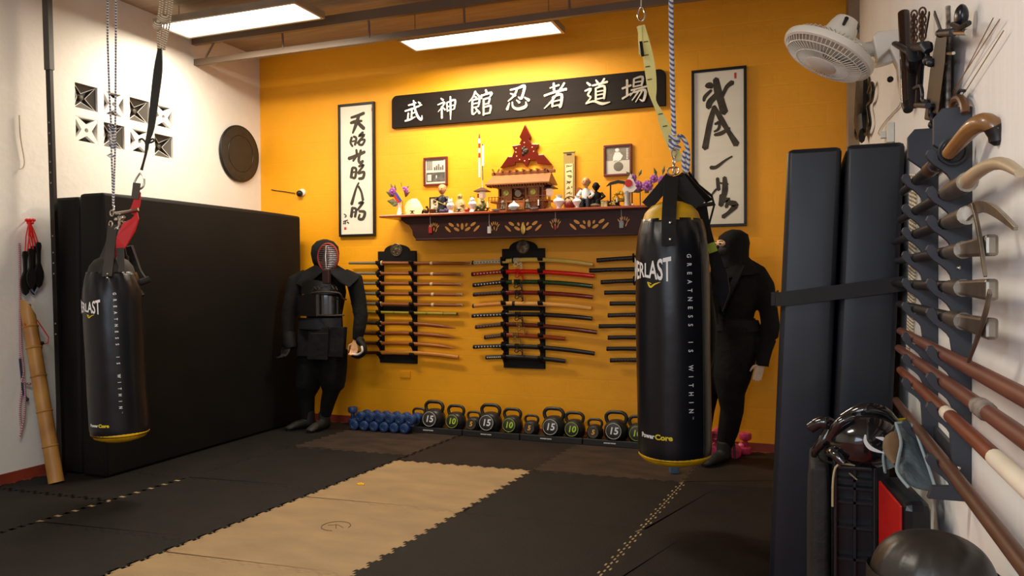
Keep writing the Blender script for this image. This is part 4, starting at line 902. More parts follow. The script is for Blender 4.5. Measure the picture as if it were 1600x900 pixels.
boot(None, m_boot, 507, 665, 0, 0, YK+.0, -.05, -1, kd)
# hood with face grille
hd = MB(); 
hd.tube([K(510, 420), K(509, 408), K(508, 396), K(508, 385), K(508, 377), K(508, 374)], [(.085, .09), (.108, .118), (.116, .130), (.108, .118), (.070, .075), (.02, .02)], 20, up=(0, 1, 0))
obj('hood', hd, m_gi2, kd, angle=80)
fc = K(511, 402, -.125); Fm = frame(fc, (1, .12, 0), (0, 0, 1))
mg = mat('grille_steel', '#cfc6bd', .25, metal=.9)
gr = MB(Fm)
for k in range(13):
    z = -.095 + k*.0158; h = .085*math.sqrt(max(.02, 1-(z/.115)**2))
    gr.tube([(-h, z, -.012), (-h*.5, z, .014), (0, z, .022), (h*.5, z, .014), (h, z, -.012)], .0032, 6)
gr.tube([(0, -.10, .015), (0, 0, .027), (0, .10, .015)], .005, 8)
obj('face_grille', gr, mg, kd)
obj('grille_rim', MB(Fm).tube([(.092*math.cos(a*PI/12), .115*math.sin(a*PI/12), -.016) for a in range(25)], .009, 8), mat('red_rim', '#8f1a12', .5), kd)
obj('face_backing', MB(Fm).prism([(.088*math.cos(a*PI/12), .110*math.sin(a*PI/12)) for a in range(24)], -.03, -.022), mat('inside_grille', '#5b3230', .7), kd, smooth=False)  # reddish brown panel closing the space behind the bars
def drape(pix, name, m, dd=0, th=.022):
    mb = MB(); f = [K(x, y, dy) for x, y, dy in pix]; k = [q + Vector((0, th, 0)) for q in f]; n = len(f)
    mb.add(f + k, [tuple(range(n)), tuple(range(n, 2*n))[::-1]] + [(i, n+i, n+(i+1) % n, (i+1) % n) for i in range(n)])
    return obj(name, mb, m, kd, smooth=False, bevel=.006)
drape([(493, 413, -.09), (505, 424, -.16), (474, 450, -.14), (462, 443, -.12), (453, 434, -.06), (470, 426, -.05)], 'shoulder_flap', m_gi2)
drape([(524, 413, -.09), (513, 424, -.16), (531, 442, -.15), (545, 449, -.14), (561, 434, -.06), (540, 423, -.05)], 'shoulder_flap', m_gi2)
obj('throat_guard', MB().box(*(lambda a, b: (a.x, b.x, YK-.20, YK-.165, b.z, a.z))(K(505, 421, -.18), K(516, 443, -.18))), mat('dark_oxblood', '#2a1410', .5), kd, smooth=False, bevel=.006)
# breastplate: curved glossy shell with a raised rim
def shell(x0, x1, ytop, ybot, name, m, notch=0, off=.14, nz=8, nx=14):
    a, c = K(x0, ybot), K(x1, ytop); w = (c.x-a.x)/2; cx_ = (a.x+c.x)/2; vs = []
    for j in range(nz+1):
        for i in range(nx+1):
            u = i/nx*2-1; zt_ = c.z - notch*(abs(u)**1.5); z = a.z + (zt_-a.z)*j/nz
            vs.append((cx_ + w*math.sin(u*1.25)/math.sin(1.25), YK - .02 - off*math.cos(u*1.25), z))
    n = len(vs); vs2 = [(x, y+.012, z) for x, y, z in vs]; W = nx+1
    fs = [(j*W+i, j*W+i+1, (j+1)*W+i+1, (j+1)*W+i) for j in range(nz) for i in range(nx)]
    fs2 = [tuple(q+n for q in f[::-1]) for f in fs]; ed = [k for k in range(nx+1)] + [j*W+nx for j in range(1, nz+1)] + [nz*W+i for i in range(nx-1, -1, -1)] + [j*W for j in range(nz-1, 0, -1)]
    fs3 = [(ed[k], ed[(k+1) % len(ed)], ed[(k+1) % len(ed)]+n, ed[k]+n) for k in range(len(ed))]
    return obj(name, MB().add(vs+vs2, fs+fs2+fs3), m, kd, angle=60)
shell(471, 539, 459, 492, 'breastplate', m_doL, notch=.03, off=.165)
shell(478, 536, 437, 459, 'chest_panel', mat('chest_leather', '#1c1915', .4, var=.2), notch=.07, off=.150)
rim = MB(); rim.tube(smooth_pts([tuple(K(x, y, dy)) for x, y, dy in ((470, 466, -.10), (480, 467, -.15), (487, 458, -.18), (510, 456.5, -.195), (530, 458, -.18), (535, 466, -.15), (541, 468, -.09))], 3), .007, 8)
rim.tube([K(472, 491, -.09), K(490, 492.5, -.16), K(506, 493, -.19), K(524, 493, -.16), K(538, 492, -.09)], .007, 8)
obj('breastplate_rim', rim, mat('rim_brown', '#352a22', .4), kd)
zz = MB(); zz.tube([K(x, y, -.178) for x, y in ((488, 454), (491, 448), (494, 452), (497, 447), (500, 452), (503, 448), (513, 448), (516, 452), (519, 447), (522, 452), (525, 448), (527, 453))], .0035, 6)
obj('chest_stitching', zz, mat('stitching', '#3f352a', .6), kd)
# belt and hanging panels
bl = MB(); p0, p1 = K(475, 513), K(539, 495)
shell(474, 540, 496, 512, 'waist_belt', m_navy, off=.155)
for x0, x1, y1, dy in ((467, 487, 556, -.10), (484, 514, 561, -.15), (511, 538, 557, -.12), (532, 542, 552, -.05)):
    a, c = K(x0, y1, dy), K(x1, 511, dy); mb = MB(); mb.box(a.x, c.x, a.y-.012, a.y+.012, a.z, c.z); mb.v = [Vector((v.x, v.y - .03*(c.z-v.z)/(c.z-a.z), v.z)) for v in mb.v]
    obj('hip_panel', mb, m_gi2, kd, smooth=False, bevel=.006)
for y in (521, 527): 
    obj('panel_stitch_row', MB().tube([K(486, y, -.168), K(512, y, -.168)], .0015, 5), mat('stitching', '#3f352a'), kd)
# gloves and hands
hand(kd, K(453, 537, -.17), (-.05, -.55, -.8), (-1, .2, -.2), m_blackm, .5, 1.15, 'glove_hand')
cf = MB().tube([K(452, 520, -.15), K(453, 536, -.17), K(455, 545, -.18)], [(.058, .056), (.062, .06), (.05, .045)], 16, up=(0, 1, 0)); obj('glove_cuff', cf, m_blackm, kd)
hh = hand(kd, K(556, 533, -.07), (.02, -.35, -.95), (-1, -.1, .1), m_skin, .55, .95)
gv = MB(); gv.tube(smooth_pts([tuple(K(x, y, dy)) for x, y, dy in ((560, 530, -.09), (568, 540, -.12), (569, 550, -.13), (560, 557, -.12), (551, 554, -.10))], 3), [(.024, .02)]*13, 10); gv.ell(K(563, 533, -.08), (.035, .04, .04))
obj('glove', gv, m_blackm, kd)
gv = MB(); gv.tube(smooth_pts([tuple(K(x, y, dy)) for x, y, dy in ((565, 541, -.15), (566, 549, -.16), (559, 554, -.15), (551, 553.5, -.13))], 3), .009, 8); obj('glove_palm_piping', gv, mat('glove_white', '#d8d4cc', .5), kd)

# ---- ninja mannequin, turned three-quarters to the left
YN = 5.50
def N(x, y, dy=0): return PY(x, y, YN+dy)
nj = thing('ninja_mannequin', 'mannequin in an all black ninja suit and hood, half hidden by the large bag', 'mannequin', (N(1128, 720).x, YN, .013))
b = MB()
b.tube([N(1142, 520, .02), N(1146, 495, .02), N(1148, 470, .0), N(1152, 445, .0), N(1154, 425, .01), N(1150, 408, .0), N(1147, 402)], [(.145, .13), (.135, .12), (.15, .13), (.175, .135), (.165, .115), (.08, .08), (.06, .065)], 20, up=(0, 1, 0))
b.ell(N(1146, 386), (.095, .115, .125)); b.tube([N(1150, 412), N(1147, 392)], [(.075, .08)]*2, 12)
b.tube([N(1165, 420, .0), N(1182, 430, 0), N(1194, 448, 0), N(1200, 480, .0), N(1204, 510, -.02), N(1202, 528, -.03)], [(.075, .08), (.078, .08), (.072, .075), (.062, .065), (.062, .064), (.058, .058)], 16, up=(0, 1, 0))
b.tube([N(1202, 520, -.03), N(1197, 538, -.06), N(1193, 556, -.08), N(1191, 566, -.09)], [(.052, .052), (.043, .043), (.036, .036), (.034, .034)], 14, up=(0, 1, 0))
# far arm, mostly behind the bag
b.tube([N(1135, 424, -.02), N(1120, 435, -.10), N(1112, 470, -.14), N(1108, 500, -.20), N(1100, 520, -.26)], [(.07, .07), (.07, .07), (.06, .06), (.055, .055), (.042, .042)], 14, up=(0, 1, 0))
# legs
b.tube([N(1150, 510, .0), N(1150, 545, -.01), N(1144, 590, -.03), N(1142, 615, -.02), N(1144, 640, .0), N(1138, 672, .02), N(1131, 698, .02)], [(.155, .14), (.15, .14), (.125, .125), (.095, .105), (.080, .095), (.072, .08), (.055, .062)], 18, up=(0, 1, 0))
b.tube([N(1128, 510, .06), N(1115, 555, .05), N(1104, 600, .06), N(1100, 640, .10), N(1098, 690, .14)], [(.14, .13), (.12, .12), (.10, .10), (.075, .08), (.05, .06)], 16, up=(0, 1, 0))
b.ell(N(1150, 560, 0), (.13, .12, .16))
obj('body', b, m_gi, nj, remesh=.011, smoothit=5)
hd = MB(); hd.tube([N(1149, 416), N(1147, 405), N(1146, 392), N(1146, 380), N(1146, 368), N(1145, 361), N(1145, 358.5)], [(.13, .12), (.100, .115), (.104, .125), (.110, .13), (.098, .115), (.055, .06), (.01, .01)], 20, up=(0, 1, 0))
obj('hood', hd, m_gi2, nj, angle=80)
cw = MB(); cw.tube([N(1154, 432), N(1152, 420), N(1150, 410)], [(.17, .145), (.14, .13), (.10, .11)], 20, up=(0, 1, 0)); obj('hood_collar', cw, m_gi2, nj)
# face slit with eyes, looking to the left
d = Vector((-.75, -.66, 0)).normalized(); c0 = N(1146, 381)
fp = c0 + d*.092
F2 = frame(fp, Vector((-d.y, d.x, 0)), (0, 0, 1))
fc_ = MB(F2 @ T(0, 0, .0)).ell((0, 0, .012), (.062, .028, .028), 16, 10); obj('face', fc_, mat('pale_face', '#d9b08a', .5), nj)
ey = MB(F2); 
for s_ in (-1, 1): ey.ell((s_*.026, -.002, .038), (.012, .006, .006), 10, 6)
obj('eye', ey, m_dk, nj)
br = MB(F2); 
for s_ in (-1, 1): br.tube([(s_*.012, .012, .036), (s_*.028, .017, .034), (s_*.044, .013, .026)], .003, 6)
obj('eyebrow', br, m_dk, nj)
mk_ = MB(F2 @ T(0, -.045, -.01)); mk_.ell((0, 0, 0), (.074, .045, .052), 16, 10); mk_.ell((0, .022, .045), (.012, .016, .016), 10, 6); obj('face_mask', mk_, mat('grey_black_mask', '#1c1916', .8), nj)
# jacket lapel, belt, gauntlet, fingers, split toed boots
lp_ = MB(); lp_.band([N(1160, 414, -.11), N(1148, 440, -.15), N(1132, 470, -.15), N(1125, 490, -.12)], .045, .014, (1, -.2, 0)); obj('lapel', lp_, m_gi2, nj, smooth=False, bevel=.004)
bt = MB(); bt.tube([N(1145, 497, .02), N(1145, 507, .02)], [(.150, .132), (.152, .135)], 20, up=(0, 1, 0)); obj('belt', bt, m_gi2, nj)
pk = MB(); pk.tube([N(1150, 516, .01), N(1150, 500, .01)], [(.175, .15), (.150, .135)], 20, up=(0, 1, 0)); obj('jacket_hem', pk, m_gi2, nj)
gg = MB(); gg.tube([N(1201, 530, -.035), N(1196, 545, -.065), N(1192, 562, -.085), N(1191, 572, -.09)], [(.050, .050), (.047, .046), (.044, .040), (.042, .030)], 14, up=(0, 1, 0)); obj('gauntlet', gg, m_gi2, nj)
hand(nj, N(1190, 568, -.09), (-.28, -.15, -.92), (-.9, -.4, .2), mat('pale_hand', '#c9b3a0', .5), .22, .82)
boot(None, m_boot, 1131, 704, 0, 0, YN, -.5, -.86, nj, .29)
boot(None, m_boot, 1098, 694, 0, 0, YN+.15, -.3, -1, nj, .28)
obj('boot_toe_split', MB().tube([N(1112, 722, -.17), N(1120, 712, -.12)], .004, 6), m_dk, nj)
obj('stand_rod', MB().tube([PY(1148, 717, YN+.0), PY(1146, 672, YN+.04)], .008, 8), m_dk, nj)
# ------------------------------------------------------------------ altar shelf
YSF = 5.66                                     # front edge of the shelf board
ZS = PY(830, 327, YSF).z                       # top of the board
xs0 = PY(592, 335, YSF).x; xs1 = PY(1034, 318, YSF).x
m_swood = mat('orange_brown_shelf_wood', '#a0420f', .35, var=.2, scale=3, stretch=(1, 8, 8), coat=.3)
m_skirt = mat('dark_mahogany', (.034, .006, .004), .5, var=.25, scale=3, stretch=(1, 6, 6), spec=.25)
sh_ = thing('altar_shelf', 'long mahogany wall shelf with gold leaf apron carrying the wooden shrine and ornaments', 'shelf', ((xs0+xs1)/2, YB, ZS-.25))
obj('shelf_board', MB().box(xs0, xs1, YSF, YB-.001, ZS-.022, ZS), m_swood, sh_, smooth=False, bevel=.006)
YA = 5.72                                      # the apron board
def A_(x, y): q = PY(x, y, YA); return (q.x, q.z)
zt_ = ZS-.023; zb_ = PY(826, 369.5, YA).z
a0 = A_(645, 350)[0]; a1 = A_(1004, 350)[0]
outl = [A_(627, 340)[:1] + (zt_,), A_(628, 344), A_(634, 349), A_(640, 352), A_(645, 360), A_(646, 368), (A_(651, 370)[0], zb_), (A_(997, 366)[0], zb_), A_(1002, 362), A_(1003, 355), A_(1010, 348), A_(1016, 340), (A_(1018, 340)[0], zt_)]
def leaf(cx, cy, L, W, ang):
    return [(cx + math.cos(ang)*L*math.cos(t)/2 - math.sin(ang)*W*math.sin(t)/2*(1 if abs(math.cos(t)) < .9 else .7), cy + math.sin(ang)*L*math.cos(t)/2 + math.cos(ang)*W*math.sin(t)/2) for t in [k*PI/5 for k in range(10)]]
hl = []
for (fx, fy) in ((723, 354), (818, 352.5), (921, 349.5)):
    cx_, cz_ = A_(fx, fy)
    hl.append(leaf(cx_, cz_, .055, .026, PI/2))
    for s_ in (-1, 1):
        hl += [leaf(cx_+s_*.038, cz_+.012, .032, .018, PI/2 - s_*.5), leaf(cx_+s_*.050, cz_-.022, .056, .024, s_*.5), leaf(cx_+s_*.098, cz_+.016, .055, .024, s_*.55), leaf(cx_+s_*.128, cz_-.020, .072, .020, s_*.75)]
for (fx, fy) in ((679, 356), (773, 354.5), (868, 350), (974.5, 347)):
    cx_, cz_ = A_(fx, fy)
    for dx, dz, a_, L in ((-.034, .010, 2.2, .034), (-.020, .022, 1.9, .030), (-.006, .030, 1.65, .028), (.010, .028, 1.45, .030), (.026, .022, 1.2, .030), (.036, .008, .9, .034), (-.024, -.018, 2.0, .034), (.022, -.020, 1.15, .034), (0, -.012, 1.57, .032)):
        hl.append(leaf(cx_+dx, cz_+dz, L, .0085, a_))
obj('apron', flat_shape([outl], .02, frame((0, YA+.01, 0), (1, 0, 0), (0, 0, 1))), m_skirt, sh_, smooth=False)
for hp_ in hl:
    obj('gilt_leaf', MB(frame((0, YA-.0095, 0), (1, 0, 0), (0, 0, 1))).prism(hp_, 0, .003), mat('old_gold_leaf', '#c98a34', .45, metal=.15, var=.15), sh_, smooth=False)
obj('apron_moulding', MB().box(A_(651, 369)[0], A_(997, 366)[0], YA-.022, YA+.012, zb_-.012, zb_+.004), m_skirt, sh_, smooth=False, bevel=.004)
for x in (a0+.02, a1-.05):
    prof = [(0, zb_), (0, zt_), (-.26, zt_), (-.26, zb_), (-.20, zb_)]
    obj('bracket', MB(frame((x, YB-.001, 0), (0, -1, 0), (0, 0, 1)) @ T(0, 0, -.03)).prism([(0.0, zb_+.03), (0.0, zt_), (.255, zt_), (.255, zb_+.02), (.18, zb_)], 0, .03), m_skirt, sh_, smooth=False)
for px, c, y0 in ((672.5, '#b01818', 356), (764.5, '#d8d4cc', 356), (868, '#a0181c', 350), (971, '#8f9298', 347)):
    q = PY(px, y0, YA-.015); tg = thing('hanging_charm', {672.5: 'small red charm tag hanging from the left end of the shelf apron', 764.5: 'small white charm tag hanging on the shelf apron between the left and middle gold flowers', 868: 'tiny dark red charm hanging right of the middle gold flower on the apron', 971: 'small grey charm tag hanging at the right end of the shelf apron'}[px], 'charm', q, 'charms hanging on the shelf apron')
    h = .035 if px != 868 else .02
    obj('tag', MB().box(q.x-.016 if px != 868 else q.x-.008, q.x+.016 if px != 868 else q.x+.008, q.y-.004, q.y+.004, q.z-.045, q.z-.045+h*1.6), mat('charm_'+c[1:], c, .5), tg, smooth=False, bevel=.003)
    obj('string', MB().tube([(q.x, q.y, q.z+.01), (q.x, q.y-.004, q.z+.09), (q.x, q.y+.004, zt_)], .0015, 5), m_pwhite, tg)
q = PY(818, 358, YA-.01)
solo('gold_oval_pendant', 'gold oval pendant hanging over the middle gold flower of the shelf apron', 'pendant', MB().ell((q.x, q.y-.006, q.z), (.020, .006, .042)), m_gold)

# ---- things on the shelf; S(x, y, Y) puts a pixel at depth Y
YM = 5.78
def S(x, y, Y=YM): return PY(x, y, Y)
U = 5.25e-3                                    # metres per photo pixel there
def X(x, Y=YM): return PY(x, 315, Y).x
def on_shelf(name, label, cat, x, Y=YM, group=None): return thing(name, label, cat, (X(x, Y), Y, ZS), group)
def pl(t, name, mb, m, **k): return obj(name, mb, m, t, local=True, **k)
def H(y, x=830, Y=YM): return max(0, PY(x, y, Y).z - ZS)
m_por = mat('white_porcelain', '#f2efe8', .2, var=.02, coat=.4)
m_hin = mat('hinoki_wood', '#8a4a18', .5, var=.15, scale=6, stretch=(1, 6, 6)); m_hin2 = mat('hinoki_light', '#9a5a22', .5, var=.12, scale=6)
m_pur = mat('purple_petals', '#8a3a92', .6, var=.3, scale=60, col2='#b06ab0'); m_leafg = mat('dusty_green_leaf', '#5d6138', .6, var=.3, scale=20, col2='#7f7f52')
def flower(mb, c, r):
    for k in range(9):
        a = k*2*PI/9; mb.ell(Vector(c) + Vector((math.cos(a)*r*.55, -.2*r, math.sin(a)*r*.55)), (r*.42, r*.3, r*.42), 7, 5)
    mb.ell(Vector(c) + Vector((0, -r*.5, 0)), (r*.35, r*.35, r*.35), 7, 5)
def leaf3(mb, a, b, w_):
    a, b = Vector(a), Vector(b); m_ = a.lerp(b, .5); d = (b-a).normalized(); s_ = d.cross(Vector((0, 1, 0))).normalized()*w_
    mb.add([a, m_+s_, b, m_-s_, m_+Vector((0, -.006, 0))], [(0, 1, 4), (1, 2, 4), (2, 3, 4), (3, 0, 4), (0, 3, 2, 1)])
def vase_flowers(label, x, Y, vh, fl_, lv):
    t = on_shelf('flower_vase', label, 'vase with flowers', x, Y, 'white vases of purple flowers')
    pl(t, 'vase', MB().lathe([(.030, 0), (.026, .01), (.018, .04), (.015, vh*.7), (.020, vh), (.016, vh), (.013, vh*.8)], 20), m_por)
    L = MB(); St = MB()
    for (dx, dz, r) in fl_:
        f = MB(); flower(f, (dx, -.03, vh+dz), r); pl(t, 'flower', f, m_pur); St.tube([(0, 0, vh*.8), (dx*.5, -.01, vh+dz*.5), (dx, -.02, vh+dz)], .002, 5)
    for (x0, z0, x1, z1, w_) in lv: leaf3(L, (x0, -.015, vh+z0), (x1, -.04, vh+z1), w_)
    pl(t, 'leaves', L, m_leafg, smooth=False); pl(t, 'stems', St, m_leafg)
vase_flowers('white vase of purple flowers beside the three coloured flag, left end of shelf', 624, 5.80, H(317, 624), [(-.045, .10, .035), (.072, .10, .038), (.03, .03, .02)],
    [(0, .0, -.10, .02, .03), (-.02, .05, -.11, .10, .025), (-.04, .07, -.06, .17, .018), (.03, .04, .13, .09, .018), (.05, .1, .12, .14, .012), (0, 0, -.05, -.03, .02), (-.03, .08, -.02, .16, .014)])
vase_flowers('white vase of purple flowers, right end of shelf near the big bag', 1019, 5.78, H(296, 1019), [(-.14, .09, .032), (-.105, .03, .042), (-.03, .025, .044), (.02, .075, .034), (.085, .06, .040)],
    [(0, -.01, .11, .02, .028), (0, -.01, .06, -.03, .02), (-.05, 0, -.15, -.02, .016), (-.15, .1, -.19, .14, .014), (.04, .09, .02, .16, .012), (.08, .1, .10, .17, .012), (-.1, .1, -.07, .15, .012), (-.02, 0, -.05, -.03, .02), (.05, .0, .10, .05, .02)])
# flags
def tri_flag(label, x, Y, pix, zones, base):
    t = on_shelf('small_flag', label, 'flag', x, Y, 'small table flags')
    top = H(pix[1], pix[0], Y)
    pl(t, 'pole', MB().tube([(0, 0, .0), (0, 0, top*.6), ((X(pix[0], Y)-X(x, Y)), 0, top+.02)], .0025, 6), m_dk)
    pl(t, 'stand', MB().lathe([(base, 0), (base, .008), (.006, .012), (0, .012)], 16), m_dk)
    for nm, poly, m in zones:
        pl(t, nm, MB(frame((0, -.01, 0), (1, 0, 0), (0, 0, 1))).prism([(X(a, Y)-X(x, Y), H(b, a, Y)) for a, b in poly], 0, .003), m, smooth=False)
    return t
my = mat('flag_yellow', '#e8b414', .7); mbl = mat('flag_blue', '#3a4a9a', .7); mrd = mat('flag_red', '#c4201c', .7); mwh = mat('flag_white', '#ece4d8', .7)
tri_flag('small yellow, blue and red striped table flag at the left end of the shelf', 629, 5.74, (627, 289), [('yellow_band', [(627, 289), (632, 299), (635, 313), (629.5, 314), (620.5, 300)], my), ('blue_band', [(620.5, 300), (629.5, 314), (626, 316), (618, 304)], mbl), ('red_band', [(618, 304), (626, 316), (622.5, 317.5), (616, 308)], mrd)], .02)
jf = tri_flag('small white table flag with a red disc at the right of the shelf', 987, 5.74, (986, 270), [('flag_cloth', [(986, 271), (996, 294), (990, 300), (975, 301.5), (973, 296), (979, 284)], mwh)], .02)
q = (X(982.5, 5.73)-X(987, 5.74), H(286.5, 982, 5.73)); pl(jf, 'red_disc', MB(frame((q[0], -.0145, q[1]), (1, 0, 0), (0, 0, 1))).lathe([(0, 0), (.029, 0), (.029, .002), (0, .002)], 24), mrd)
# salt lamp
sl = on_shelf('stone_lamp', 'glowing cream stone lamp shaped like a shell, left part of the shelf', 'lamp', 648, 5.80)
lpf = MB(); lpf.lathe([(.058, 0), (.070, .03), (.068, .07), (.050, .11), (.028, .135), (0, .142)], 18)
lpf.v = [Vector((v.x*1.05 + v.z*-.15 + .01*math.sin(v.y*90), v.y*.8, v.z*(1+.06*math.sin(v.x*60)))) for v in lpf.v]
pl(sl, 'lamp_stone', lpf, mat('glowing_stone', '#f4dc98', .5, var=.15, scale=14, emit=.55)); pl(sl, 'lamp_foot', MB().lathe([(.06, 0), (.062, .008), (0, .009)], 18), m_dk)
# small dark trestle stands with candles
tm = on_shelf('candle_stand', 'small black candle stand in front of the glowing stone lamp', 'candle stand', 644, 5.70, 'small black candle stands')
c = MB(); c.lathe([(0, .022), (.022, .026), (.022, .030), (0, .030)], 14)
for k in range(3): a = k*2.09; c.tube([(0, 0, .024), (.018*math.cos(a), .018*math.sin(a), .001)], .003, 6)
pl(tm, 'tripod', c, m_dk); pl(tm, 'candle', MB().lathe([(.006, .03), (.006, .042), (0, .042)], 10), m_por)
for x, lab, cz in ((717, 'small black candle stand before the beige robed statue', 1), (762, 'small black candle stand with tall thin candle left of the shrine', 3.6), (841.5, 'small black candle stand with tall thin candle right of the shrine steps', 3.6), (964, 'small black candle stand before the sword display arch', 2.6)):
    d = dup(tm, (X(x, 5.71), 5.71, ZS), label=lab)
    for ch in d.children:
        if ch.name.startswith('candle'): ch.scale = (1, 1, 1); ch.data = ch.data.copy(); 
        if ch.name.startswith('candle'):
            for v in ch.data.vertices:
                if v.co.z > .035: v.co.z = .03 + .014*cz
# generic little ornaments made of turned and modelled pieces
def dragon(label, x, Y, c, s=1.0, cat='figurine', name='dragon_figurine'):
    t = on_shelf(name, label, cat, x, Y)
    b = MB(); b.tube(smooth_pts([(-.03*s, 0, .008*s), (-.012*s, -.01, .03*s), (.008*s, 0, .018*s), (.026*s, -.008, .035*s), (.018*s, -.01, .052*s)], 3), [v[0] for v in smooth_pts([(q*s,) for q in (.006, .012, .013, .010, .006)], 3)], 8)
    pl(t, 'body', b, mat('bronze_'+c, '#'+c, .4, metal=.4, var=.3, scale=30)); pl(t, 'head', MB().ell((.016*s, -.014, .056*s), (.012*s, .01*s, .009*s), 8, 6), mat('bronze_'+c, '#'+c)); pl(t, 'base', MB().box(-.034*s, .034*s, -.018*s, .018*s, 0, .008*s), m_dk, smooth=False)
dragon('small coiled bronze dragon figurine right of the glowing stone lamp', 665, 5.76, '3f2f1a', 1.1)
bw = on_shelf('incense_bowl', 'small brown incense bowl in front of the little framed picture', 'bowl', 675.5, 5.70)
pl(bw, 'bowl', MB().lathe([(.012, 0), (.026, .012), (.031, .032), (.026, .036), (.022, .02), (0, .016)], 18), mat('brown_glaze', '#6b3f20', .3)); pl(bw, 'foot_ring', MB().lathe([(.014, 0), (.014, .004), (0, .004)], 14), m_dk)
pf = on_shelf('small_picture', 'small dark framed picture standing on the shelf behind the black robed figurine', 'framed picture', 680.5, 5.86)
w_, h_ = .055, H(308, 680, 5.86); f = MB()
for a, b_, c_, d in ((-w_, w_, 0, .01), (-w_, w_, h_-.01, h_), (-w_, -w_+.01, .01, h_-.01), (w_-.01, w_, .01, h_-.01)): f.box(a, b_, -.008, .008, c_, d)
pl(pf, 'picture_frame', f, m_dk, smooth=False); pl(pf, 'picture', MB().box(-w_+.01, w_-.01, -.004, .004, .01, h_-.01), mat('grey_picture', '#cfc8ae', .6, var=.3, scale=25), smooth=False)
pl(pf, 'picture_tree', MB().ell((.0, -.005, .05), (.022, .002, .02), 10, 6).box(-.002, .002, -.006, -.003, .015, .04), m_pmid)
def figurine(label, x, Y, ztop, torso, legs, head=True, bald=True, seat=False, group=None, skin=m_skin, wide=1.0):
    "little seated or standing bobble headed figure"
    t = on_shelf('figurine', label, 'figurine', x, Y, group); h = H(ztop, x, Y); k = h/.22
    b = MB()
    b.tube([(0, 0, .05*k), (0, 0, .09*k), (0, 0, .125*k), (0, 0, .14*k)], [(.032*k*wide, .024*k), (.034*k*wide, .024*k), (.036*k*wide, .022*k), (.014*k, .014*k)], 12, up=(0, 1, 0))
    for s_ in (-1, 1): b.tube([(s_*.034*k*wide, 0, .125*k), (s_*.056*k*wide, -.012, .095*k), (s_*.04*k*wide, -.035*k, .075*k)], [.014*k, .013*k, .011*k], 8)
    pl(t, 'torso', b, torso)
    l = MB()
    for s_ in (-1, 1): l.tube([(s_*.016*k, 0, .06*k), (s_*.024*k, -.03*k if seat else 0, .055*k if seat else .03*k), (s_*.024*k, -.035*k if seat else 0, .006*k)], [(.020*k), .021*k, .018*k], 9)
    l.tube([(0, -.005, .062*k), (0, -.012, .03*k)], [(.034*k, .022*k), (.036*k, .02*k)], 10, up=(0, 1, 0)); pl(t, 'trousers', l, legs)
    f = MB(); 
    for s_ in (-1, 1): f.ell((s_*.026*k, -.045*k, .006*k), (.012*k, .02*k, .006*k), 8, 5)
    pl(t, 'feet', f, m_dk)
    for s_ in (-1, 1): pl(t, 'hand', MB().ell((s_*.036*k*wide, -.038*k, .072*k), .010*k, 8, 6), skin)
    hd = MB().ell((0, -.004, .185*k), (.030*k, .032*k, .036*k), 14, 10).ell((0, -.036*k, .18*k), (.006*k, .007*k, .008*k), 6, 5)
    for s_ in (-1, 1): hd.ell((s_*.030*k, 0, .185*k), (.006*k, .006*k, .010*k), 6, 5)
    hd.tube([(0, 0, .13*k), (0, 0, .16*k)], .012*k, 8)
    hh = pl(t, 'head', hd, skin)
    e = MB()
    for s_ in (-1, 1): e.ell((s_*.011*k, -.034*k, .189*k), (.004*k, .003*k, .0025*k), 6, 4)
    e.tube([(-.009*k, -.034*k, .166*k), (.009*k, -.034*k, .166*k)], .0014*k, 5)
    pl(t, 'face_marks', e, m_dk)
    return t, k
m_figskin = mat('painted_flesh', '#d99a62', .4, var=.05); m_blu = mat('navy_glaze', '#15151d', .4)
t, k = figurine('grey haired figurine in a dark robe holding a stick, left part of the shelf', 691, 5.76, 289, m_blu, m_blu, skin=m_figskin, wide=1.1)
pl(t, 'hair', MB().ell((0, .004, .200*k), (.031*k, .033*k, .026*k), 12, 7), mat('grey_hair', '#c9a878', .6)); pl(t, 'stick', MB().tube([(-.07*k, -.04*k, .115*k), (.05*k, -.05*k, .06*k)], .003, 6), m_gold)
t, k = figurine('bald seated figurine in white shirt and black trousers on a red chair', 916, 5.76, 277, m_por, m_blu, seat=True, skin=m_figskin)
cr = MB(); cr.box(-.042*k, -.036*k, -.02*k, .035*k, 0, .075*k); cr.box(.036*k, .042*k, -.02*k, .035*k, 0, .075*k); cr.box(-.042*k, .042*k, .028*k, .035*k, 0, .10*k); pl(t, 'chair', cr, mat('red_chair_wood', '#7a2414', .4), smooth=False)
pl(t, 'shield', MB(frame((-.055*k, .02, .125*k), (1, 0, 0), (0, 0, 1))).lathe([(0, 0), (.028*k, 0), (.026*k, .006), (0, .01)], 16), mat('shield_brown', '#8a4a20', .5))
pl(t, 'moustache', MB().tube([(-.01*k, -.037*k, .172*k), (0, -.04*k, .174*k), (.01*k, -.037*k, .172*k)], .0025*k, 6), mat('grey_hair', '#c9a878'))
t, k = figurine('small crouching all black ninja figurine beside the seated bald figurine', 931.5, 5.76, 285, m_blackm, m_blackm, seat=True, skin=m_blackm, wide=1.35)
pl(t, 'rock_base', MB().ell((0, -.03, .018*k), (.05*k, .03*k, .02*k), 9, 6), mat('rock_brown', '#6b5438', .7, var=.3, scale=30))
